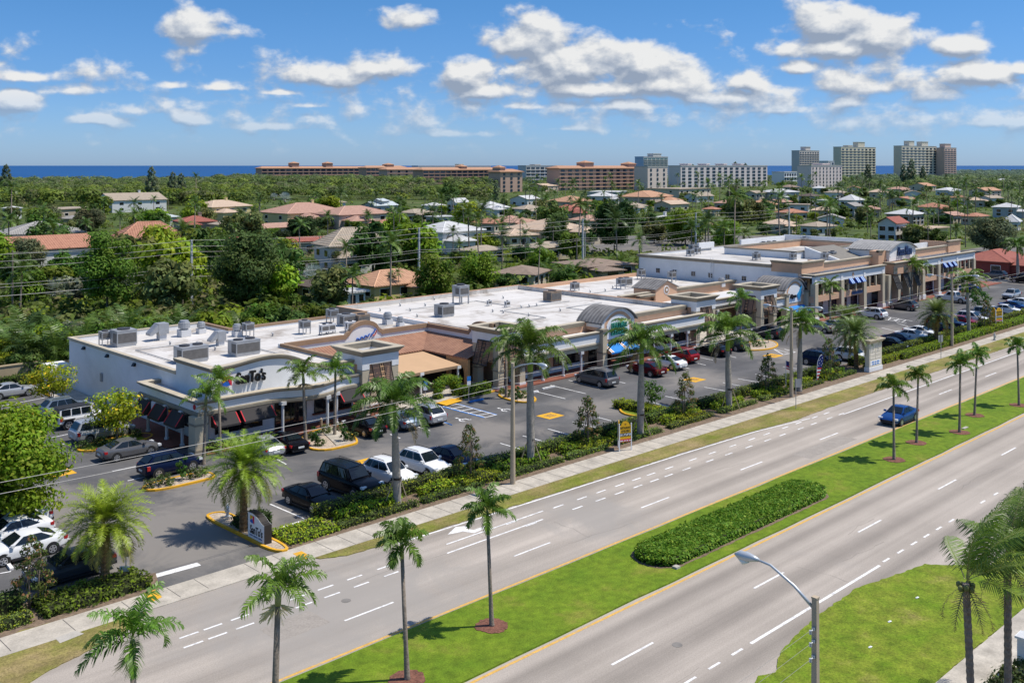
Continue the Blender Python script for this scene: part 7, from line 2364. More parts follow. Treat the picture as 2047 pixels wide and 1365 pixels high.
for px, py, h, lab in [(365, 608, 5.3, 'thin timber pole left of the tall concrete pole'), (25, 622, 9.6, 'timber pole at the left edge among palms'), (343, 560, 7.4, 'far timber pole before the terracotta mansion'), (868, 517, 7.6, 'concrete pole by the white roofed house'),
                       (826, 535, 7.9, 'timber pole right of the hip roofed house'), (816, 536, 8.3, 'timber pole close left of another one by the hip roofed house'), (1153, 540, 7.0, 'green stained pole left of the tall concrete one'), (1169, 520, 7.0, 'thin pole behind the tall concrete one'),
                       (1592, 478, 7.5, 'timber pole above the far end of the flat roof'), (1818, 478, 8.0, 'dark timber pole behind the barrel roof'), (1900, 482, 9.0, 'timber pole left of the grey green tree'), (1930, 495, 8.5, 'timber pole beside the red roofed building')]:
    x, y = at(px, py)
    root = empty('utility_pole', (x, y, 0), 0, lab, 'utility pole', 'timber poles among the houses')
    b = MB(); b.tube([(0, 0, 0), (0, 0, h * .5), (0, 0, h)], [.17, .14, .11], 8); b.build('pole', woodpole if 'timber' in lab or 'green' in lab else greypole, root)
    b = MB(); b.box(-.9, .9, -.05, .05, h - .5, h - .38); b.build('crossarm', woodpole, root)
a1, a2 = at(25, 622), at(343, 560)
cable('service_cable', [(a1[0], a1[1], 9.3), (a2[0], a2[1], 7.2)], .5, .02, 'service cable from the left edge timber pole to the far one', None)
a3 = at(826, 535)
cable('service_cable', [(p0[0], p0[1], 8.0), (a3[0], a3[1], 7.6), (*at(868, 517), 7.3)], .8, .02, 'service cable from the tall pole to the poles by the hip roofed house', None)

# restaurant roadside sign on the kerbed island, facing along the avenue
sx0, sy0 = at(486, 1079); sx1, sy1 = at(527, 1096)
L_ = 1.95
sign = empty('restaurant_sign', (32.1, 54.85, 0), 0, 'white roadside sign with a colourful square, black lettering and sloping top', 'sign')
prof = [(-L_ / 2, .12), (L_ / 2, .12), (L_ / 2, 1.25), (.72, 1.28), (.5, 1.38), (.2, 1.53), (-.15, 1.65), (-.5, 1.7), (-L_ / 2, 1.68)]
b = MB(); b.xz(prof, -.25, .25)
b.v = [(y, -x, z) for x, y, z in b.v]; b.build('cabinet', frame, sign)
b = MB(); b.xz([(x * .97, .16 + (z - .12) * .965) for x, z in prof], -.265, -.253); b.v = [(y, -x, z) for x, y, z in b.v]; b.build('sign_face', signwhite, sign)
b = MB(); b.xz([(x * .97, .16 + (z - .12) * .965) for x, z in prof], .253, .265); b.v = [(y, -x, z) for x, y, z in b.v]; b.build('sign_face', signwhite, sign)
lettering("SanTo's", 1.45, .52, .02, black, sign, (-.275, -.05, .72), -pi / 2, .08, 'sign_lettering', .015)
small_print(sign, mat('print_blue', (.12, .2, .38), .6), (-.267, 0, .3), -pi / 2, [.4, .5, .45], .085)
quarter_logo(sign, (0, 0, 0), (-.268, .42, 1.08), .46, -pi / 2, .02)
b = MB(); b.box(-.2, .2, -.9, .9, 0, .119); b.build('plinth', concrete, sign)


def flyer_sign(px, py, rz_, s_, lab, text=True):
    root = empty('leasing_sign', (*at(px, py), 0), rz_, lab, 'sign', 'yellow leasing signs')
    root.scale = (s_ * .74, s_ * .74, s_ * .9)
    out = [(-.72, .85), (.72, .85), (.72, 2.28)] + [(.52 * cos(t), 2.28 + .42 * sin(t)) for t in np.linspace(.15, pi - .15, 9)] + [(-.72, 2.28)]
    for k, ang in ((0, 0), (1, 1.15)):
        b = MB(); b.xz(out, -.03, .03, 0); b.xz([(-.70, 1.12), (.70, 1.12), (.70, 1.0 - .13), (-.70, .87)], -.045, -.031, 1); b.xz([(-.70, 1.36), (.70, 1.36), (.70, 1.66), (-.70, 1.66)], -.042, -.031, 2)
        if k:
            b.v = [(cos(ang) * (x + .74) - sin(ang) * y - .74, sin(ang) * (x + .74) + cos(ang) * y, z) for x, y, z in b.v]
        pn = b.build('sign_panel', [signyellow, signred, black], root)
        if k == 0:
            lettering('RESTAURANT', 1.25, .2, .01, black, pn, (0, -.036, 2.12), 0, 0, 'sign_lettering', .02)
            lettering('AVAILABLE', 1.05, .2, .01, black, pn, (0, -.036, 1.84), 0, 0, 'sign_lettering', .02)
            lettering('561.392.8920', 1.3, .2, .01, signwhite, pn, (0, -.047, 1.51), 0, 0, 'sign_lettering', .03)
            small_print(pn, signwhite, (0, -.046, .93), 0, [.42, .22, .22, .26], .1)
            b = MB(); b.xz([(.12 * cos(t), 2.42 + .08 * sin(t)) for t in np.linspace(0, 2 * pi, 9)[:-1]], -.036, -.031); b.build('sign_emblem', mat('sign_brown', (.35, .16, .02), .6), pn)
    c1, s1 = cos(1.15), sin(1.15)
    for x, y in ((-.74, 0), (.74, 0), (-.74 + 1.48 * c1, 1.48 * s1)):
        b = MB(); b.box(x - .05, x + .05, y - .05, y + .05, 0, 2.5); b.build('post', signwhite, root)
    return root


flyer_sign(1250, 902, RAD(-22), 1.0, 'yellow RESTAURANT AVAILABLE sign on white posts by the sidewalk')
flyer_sign(1997, 656, RAD(-20), 1.2, 'far yellow leasing sign on white posts at the right')

# cream monument sign
c = at(1746, 741)
ms = empty('monument_sign', (*c, 0), RAD(-3), 'cream plaza directory sign with a flared cap in the front hedge', 'sign')
b = MB(); b.box(-1.45, 1.45, -.32, .32, 0, .55); b.build('plinth', white, ms)
b = MB(); b.box(-1.35, 1.35, -.27, .27, .55, 3.15); b.build('sign_body', mat('cream_stucco', (.62, .57, .45), .85, .05), ms)
b = MB(); b.sweep([(-1.35, -.27), (1.35, -.27), (1.35, .27), (-1.35, .27)], [(-.1, 3.15), (.0, 3.15), (.3, 3.5), (.3, 3.6), (-.1, 3.6)], True); b.box(-1.25, 1.25, -.2, .2, 3.15, 3.58); b.build('cap', trimtop, ms)
b = MB(); b.box(-1.2, 1.05, -.3, -.272, .72, 1.25); b.build('sign_panel', signwhite, ms)
small_print(ms, signblue, (-.08, -.301, 1.03), 0, [.5, .35, .55], .13); small_print(ms, signblue, (-.08, -.301, .8), 0, [.4, .4, .4], .13)
for k in range(4):
    for q in range(2):
        b = MB(); b.box(-1.2 + q * 1.15, -.12 + q * 1.15, -.295, -.272, 1.4 + k * .4, 1.7 + k * .4); b.build('tenant_panel', mat('tenant_cream', (.66, .6, .5), .7), ms)


def post_sign(px, py, h, lab, kind):
    root = empty('road_sign', (*at(px, py), 0), 0, lab, 'road sign')
    b = MB(); b.tube([(0, 0, 0), (0, 0, h)], .035, 6); b.build('post', signgrey, root)
    return root


o = post_sign(1591, 818, 2.9, 'road sign seen from behind on a thin post at the verge before the street lamp', 0)
b = MB(); b.box(-.1, .55, .04, .06, 2.05, 2.85); b.rot(-.6); b.build('sign_plate', signgrey, o)
o = post_sign(1881, 718, 2.9, 'road sign seen from behind beside the right date palm', 0)
b = MB(); b.box(-.35, .35, .04, .06, 2.05, 2.85); b.rot(-.4); b.build('sign_plate', signgrey, o)
o = post_sign(937, 801, 2.4, 'blue accessible parking sign on a green post before the cafe hedge', 0)
b = MB(); b.box(-.2, .2, -.06, -.04, 1.95, 2.4, 0); b.box(-.2, .2, -.06, -.04, 1.55, 1.94, 1); b.rot(-.3); b.build('sign_plate', [signblue, signwhite], o)
o = post_sign(850, 812, 2.4, 'blue accessible parking sign behind the left royal palm crown', 0)
b = MB(); b.box(-.2, .2, -.06, -.04, 1.95, 2.4, 0); b.box(-.2, .2, -.06, -.04, 1.55, 1.94, 1); b.rot(-.3); b.build('sign_plate', [signblue, signwhite], o)
o = post_sign(252, 1148, 1.55, 'octagonal sign back on a thin dark post at the exit left of the driveway', 0)
b = MB(); b.xz([(.36 * cos(t), 1.35 + .36 * sin(t)) for t in np.linspace(pi / 8, 2 * pi + pi / 8, 9)[:-1]], -.05, -.036); b.rot(-.75); b.build('sign_plate', mat('tan_sign_back', (.42, .34, .22), .6), o)
o = post_sign(249, 1156, .6, 'small white lawn sign in the bed left of the driveway', 0)
b = MB(); b.box(-.26, .26, -.05, -.036, .3, .72); b.rot(-.7); b.build('sign_plate', signwhite, o)


def hydrant(px, py, col, lab, s_=1.0):
    root = empty('fire_hydrant', (*at(px, py), .1), .4, lab, 'fire hydrant', 'fire hydrants'); root.scale = (s_,) * 3
    b = MB(); b.tube([(0, 0, 0), (0, 0, .08), (0, 0, .1), (0, 0, .55), (0, 0, .56), (0, 0, .62)], [.17, .17, .11, .11, .15, .15], 10); b.build('barrel', col, root)
    b = MB(); b.tube([(0, 0, .62), (0, 0, .75), (0, 0, .88)], [.13, .09, .03], 10); b.build('bonnet', col, root)
    b = MB(); b.tube([(-.22, 0, .42), (.22, 0, .42)], .06, 8); b.tube([(0, -.2, .42), (0, 0, .42)], .08, 8); b.build('outlet', col, root)


hydrant(455, 1036, mat('hydrant_silver', (.6, .62, .64), .4, metal=.3), 'silver fire hydrant at the tip of the restaurant sign island')
hydrant(1988, 681, mat('hydrant_grey', (.5, .5, .48), .5), 'grey fire hydrant on the far verge at the right', 1.1)
# bollard and mailbox-like boxes at the restaurant front, plaque on the median
o = empty('bollard', (*at(642, 857), .13), 0, 'short tan bollard before the restaurant column', 'bollard')
b = MB(); b.tube([(0, 0, 0), (0, 0, .75), (0, 0, .82)], [.12, .12, .05], 9); b.build('post', mat('tan_bollard', (.4, .3, .2), .7), o)
b = MB(); b.box(-.45, .45, -.12, .12, 0, .08); o = b.build('median_plaque', concrete); o.location = (*at(1929, 858), .09); tag(o, 'small white concrete plaque in the median grass', 'plaque')
b = MB(); b.box(-.18, .18, -.16, .16, 0, .12); o = b.build('irrigation_box', concrete); o.location = (*at(1352, 1138), .09); tag(o, 'small grey irrigation box at the left end of the median hedge bed', 'irrigation box')
# flags
sr, sw_, sb = mat('flag_red', (.5, .015, .03), .8), signwhite, mat('flag_blue', (.015, .03, .16), .8)
o = empty('flagpole', (*at(1571, 776), 0), RAD(-40), 'small stars and stripes flag on a white pole in the hedge', 'flag')
b = MB(); b.tube([(0, 0, 0), (0, 0, 2.9)], .025, 6); b.build('pole', signwhite, o)
b = MB()
for k in range(7):
    z = 2.85 - .12 * k
    for i in range(6):
        x0_, x1_ = .03 + .1 * i, .13 + .1 * i
        mi = 2 if (k < 4 and i < 3) else k % 2
        f_ = lambda x: (.07 * sin(x * 9), -.35 * x)
        b.quad((x0_, f_(x0_)[0], z + f_(x0_)[1]), (x1_, f_(x1_)[0], z + f_(x1_)[1]), (x1_, f_(x1_)[0], z - .12 + f_(x1_)[1]), (x0_, f_(x0_)[0], z - .12 + f_(x0_)[1]), mi)
b.build('flag', [sr, sw_, sb], o)
o = empty('feather_flag', (*at(1633, 768), 0), RAD(-30), 'tall feather flag with white stars on blue above red and white stripes', 'flag')
b = MB(); b.tube([(0, 0, 0), (0, 0, 1.6), (.08, 0, 2.4), (.35, 0, 2.95), (.62, 0, 3.1)], .025, 6); b.build('pole', signwhite, o)
b = MB()
n = 14
ed = []
for i in range(n + 1):
    z = .45 + 2.55 * i / n
    xl = 0 if z < 1.6 else .36 * ((z - 1.6) / 1.45) ** 1.8
    wd = .10 + .55 * min(1, (z - .3) / 1.6)
    ed.append((xl, min(xl + wd, .78), z))
for i in range(n):
    (a0, a1, z0_), (c0_, c1_, z1_) = ed[i], ed[i + 1]
    b.quad((a0, .0, z0_), (a1, .05, z0_), (c1_, .05, z1_), (c0_, 0, z1_), 2 if i > 6 else i % 2)
for z, x in ((2.2, .3), (2.0, .5), (2.4, .55), (2.6, .4), (2.75, .65), (1.95, .2), (2.15, .65), (2.5, .25)):
    b.add([(x + .05 * cos(t), -.02, z + .05 * sin(t)) for t in np.linspace(0, 2 * pi, 6)[:-1]], [(0, 1, 2, 3, 4)], 1)
b.build('flag', [sr, sw_, sb], o)
# white gate pillar and shrubs in the lower right corner
P = at(2052, 1352)
o = empty('gate_pillar', (*P, 0), 0, 'white capped pillar cut by the right edge near the coconut palms', 'pillar')
b = MB(); b.box(-.3, .3, -.3, .3, 0, 1.75); b.build('shaft', white, o)
b = MB(); b.box(-.38, .38, -.38, .38, 1.75, 1.85); b.add([(-.36, -.36, 1.851), (.36, -.36, 1.851), (.36, .36, 1.851), (-.36, .36, 1.851), (0, 0, 2.05)], [(0, 1, 4), (1, 2, 4), (2, 3, 4), (3, 0, 4)]); b.build('cap', white, o)
for px, py, s_ in ((2020, 1372, 1.1), (2045, 1365, 1.2), (1995, 1392, 1.0)):
    SB.put(at(px, py), px, s_, 'green shrub by the white pillar in the lower right corner', 'shrub', 'shrubs by the pillar')
for px, py in ((1833, 1197), (1778, 1245), (1739, 1296)):
    b = MB(); b.box(-.09, .09, -.05, .05, .06, .09); b.box(-.04, .1, -.08, .02, .09, .11); o = b.build('litter', signwhite); o.location = (*at(px, py), 0); tag(o, 'scrap of white litter on the near lawn, at %s' % {1833: 'its far end', 1778: 'its middle', 1739: 'the side near the lamp'}[px], 'litter')
# ------------------------------------------------------------------ houses, towers, trees beyond the plaza
RC = dict(terra=((.44, .22, .14), (.27, .12, .08)), rose=((.46, .28, .21), (.30, .18, .135)), orange=((.50, .29, .18), (.33, .18, .11)), tan=((.40, .33, .25), (.26, .215, .165)), grey=((.32, .305, .28), (.22, .21, .195)),
          brown=((.28, .21, .16), (.18, .135, .105)), dark=((.13, .1, .085), (.08, .065, .055)), white=((.54, .54, .53), (.42, .42, .41)), peach=((.54, .41, .30), (.38, .28, .2)), metal=((.5, .55, .56), (.36, .4, .41)), rust=((.34, .12, .085), (.22, .075, .06)))
WC = dict(w=(.66, .65, .62), y=(.62, .5, .25), c=(.55, .48, .36), p=(.52, .4, .32), g=(.42, .43, .43), b=(.36, .3, .22), r=(.25, .06, .05))
HOUSES_AT, FRONTS = [], []


def roofmat(k):
    return tile_mat('house_roof_' + k, *RC[k], 0, .55)


def house(px, ye, wpx, ze, roof, wall, label, kind='hip', rise=None, ratio=.8, rz=0.0, wins=3, chim=False, garage=False, name='house'):
    """house placed by the middle of its front eave"""
    Y = FPX * (HC - ze) / (ye - HOR)
    wm = 1.12 * wpx * Y / FPX
    a = wm / (.7145 + .6997 * ratio) if ratio < 1.5 else wm / (.7145 + .6997 * .6)
    d = a * min(ratio, 1.5)
    x, y = at(px, ye, ze)
    x += CT * d * .4; y += ST * d * .4
    HOUSES_AT.append((x, y, max(a, d) * .6)); FRONTS.append((x, y, a, d, ze))
    root = empty(name, (x, y, 0), rz, label, 'house', 'houses behind the plaza')
    wmt = mat('house_wall_' + wall, WC[wall], .85, .06, .5)
    b = MB(); b.box(-a / 2, a / 2, -d / 2, d / 2, 0, ze); b.build('wall', wmt, root)
    o = .55
    rise = (rise if rise is not None else min(a, d) * .2) * .85
    A, D = a / 2 + o, d / 2 + o
    b = MB()
    if kind == 'hip':
        k = max(0, A - D) if A > D else 0
        k2 = max(0, D - A) if D > A else 0
        k, k2 = (max(k, .1), 0) if A >= D else (0, max(k2, .1))
        vs = [(-A, -D, ze), (A, -D, ze), (A, D, ze), (-A, D, ze), (-k, -k2, ze + rise), (k, k2, ze + rise)]
        fs = [(0, 1, 5, 4), (2, 3, 4, 5), (1, 2, 5), (3, 0, 4)] if k2 == 0 else [(0, 1, 4), (1, 2, 5, 4), (2, 3, 5), (3, 0, 4, 5)]
        b.add(vs, fs); b.box(-A, A, -D, D, ze - .18, ze - .003)
    elif kind == 'gable':
        b.add([(-A, -D, ze), (A, -D, ze), (A, D, ze), (-A, D, ze), (-A, 0, ze + rise), (A, 0, ze + rise)], [(0, 1, 5, 4), (2, 3, 4, 5)])
        b.add([(-A, -D, ze - .15), (A, -D, ze - .15), (A, D, ze - .15), (-A, D, ze - .15), (-A, 0, ze + rise - .15), (A, 0, ze + rise - .15)], [(4, 5, 1, 0), (5, 4, 3, 2)])
    else:
        b.box(-A, A, -D, D, ze + .002, ze + .3); b.box(-A + .4, A - .4, -D + .4, D - .4, ze + .301, ze + .36)
    rf = b.build('roof', roofmat(roof), root)
    if kind == 'gable':
        b = MB(); b.yz([(-d / 2, ze), (d / 2, ze), (0, ze + rise * .93)], -a / 2, -a / 2 + .2); b.build('gable_wall', wmt, root); b = MB(); b.yz([(-d / 2, ze), (d / 2, ze), (0, ze + rise * .93)], a / 2 - .2, a / 2); b.build('gable_wall', wmt, root)
    if kind == 'hip' and rise > 1.2:      # ridge caps
        b = MB()
        vs_ = vs
        for i, j in ((0, 4), (3, 4), (1, 5), (2, 5), (4, 5)) if k2 == 0 else ((0, 4), (1, 4), (2, 5), (3, 5), (4, 5)):
            b.tube([vs_[i], vs_[j]], .13, 4)
        c1 = RC[roof][0]
        b.build('ridge_cap', mat('ridge_' + roof, tuple(min(.7, q * 1.25) for q in c1), .85), rf)
    if kind == 'hip' and a > 11 and ratio < 1:      # lower cross wing towards the street
        wx, wy, wa, wd, wz = a * (.24 if int(px) % 2 else -.22), -d / 2 - d * .12, a * .42, d * .5, ze * (.82 if ze < 4.5 else .62)
        b = MB(); b.box(wx - wa / 2, wx + wa / 2, wy - wd / 2, -d / 2 + .2, 0, wz); w_ = b.build('wing', wmt, root)
        b = MB(); x0, x1, y0, y1 = wx - wa / 2 - o, wx + wa / 2 + o, wy - wd / 2 - o, -d / 2 + 1.2
        q, rr2 = wa * .42, rise * .62
        b.add([(x0, y0, wz), (x1, y0, wz), (x1, y1, wz), (x0, y1, wz), (wx, y0 + q, wz + rr2), (wx, y1, wz + rr2)], [(0, 1, 4), (1, 2, 5, 4), (3, 0, 4, 5)]); b.box(x0, x1, y0, y1, wz - .16, wz - .004)
        b.build('roof', roofmat(roof), w_)
        b = MB(); b.box(wx - wa * .25, wx + wa * .25, wy - wd / 2 - .05, wy - wd / 2 - .004, .9, 2.2); b.build('window', darkglass, w_)
    if chim:
        b = MB(); b.box(a * .15 - .5, a * .15 + .5, -.4, .4, ze + .3, ze + rise + 1.0); b.box(a * .15 - .6, a * .15 + .6, -.5, .5, ze + rise + 1.0, ze + rise + 1.15); b.build('chimney', wmt, rf)
    rows = [(1.0, 2.2)] if ze < 4.5 else [(1.0, 2.2), (ze - 2.3, ze - 1.0)]
    for z0, z1 in rows:
        for i in range(wins):
            xx = -a / 2 + a * (i + .5) / wins
            w = min(1.0, a / wins * .28)
            b = MB(); b.box(xx - w, xx + w, -d / 2 - .05, -d / 2 - .004, z0, z1, 0); b.box(xx - w - .1, xx + w + .1, -d / 2 - .03, -d / 2 - .003, z0 - .12, z1 + .12, 1); b.build('window', [darkglass, signwhite], root)
        for i in range(2):
            yy = -d / 2 + d * (i + .5) / 2
            b = MB(); b.box(-a / 2 - .05, -a / 2 - .004, yy - .9, yy + .9, z0, z1, 0); b.box(-a / 2 - .03, -a / 2 - .003, yy - 1.0, yy + 1.0, z0 - .12, z1 + .12, 1); b.build('window', [darkglass, signwhite], root)
    if garage:
        b = MB(); b.box(-a * .1, a * .3, -d / 2 - .06, -d / 2 - .003, 0.05, 2.4); b.build('garage_door', mat('garage_red', (.13, .02, .02), .6), root)
    else:
        b = MB(); b.box(-.5, .5, -d / 2 - .06, -d / 2 - .05 + .04, 0.05, 2.15); b.build('door', frame, root)
    return root


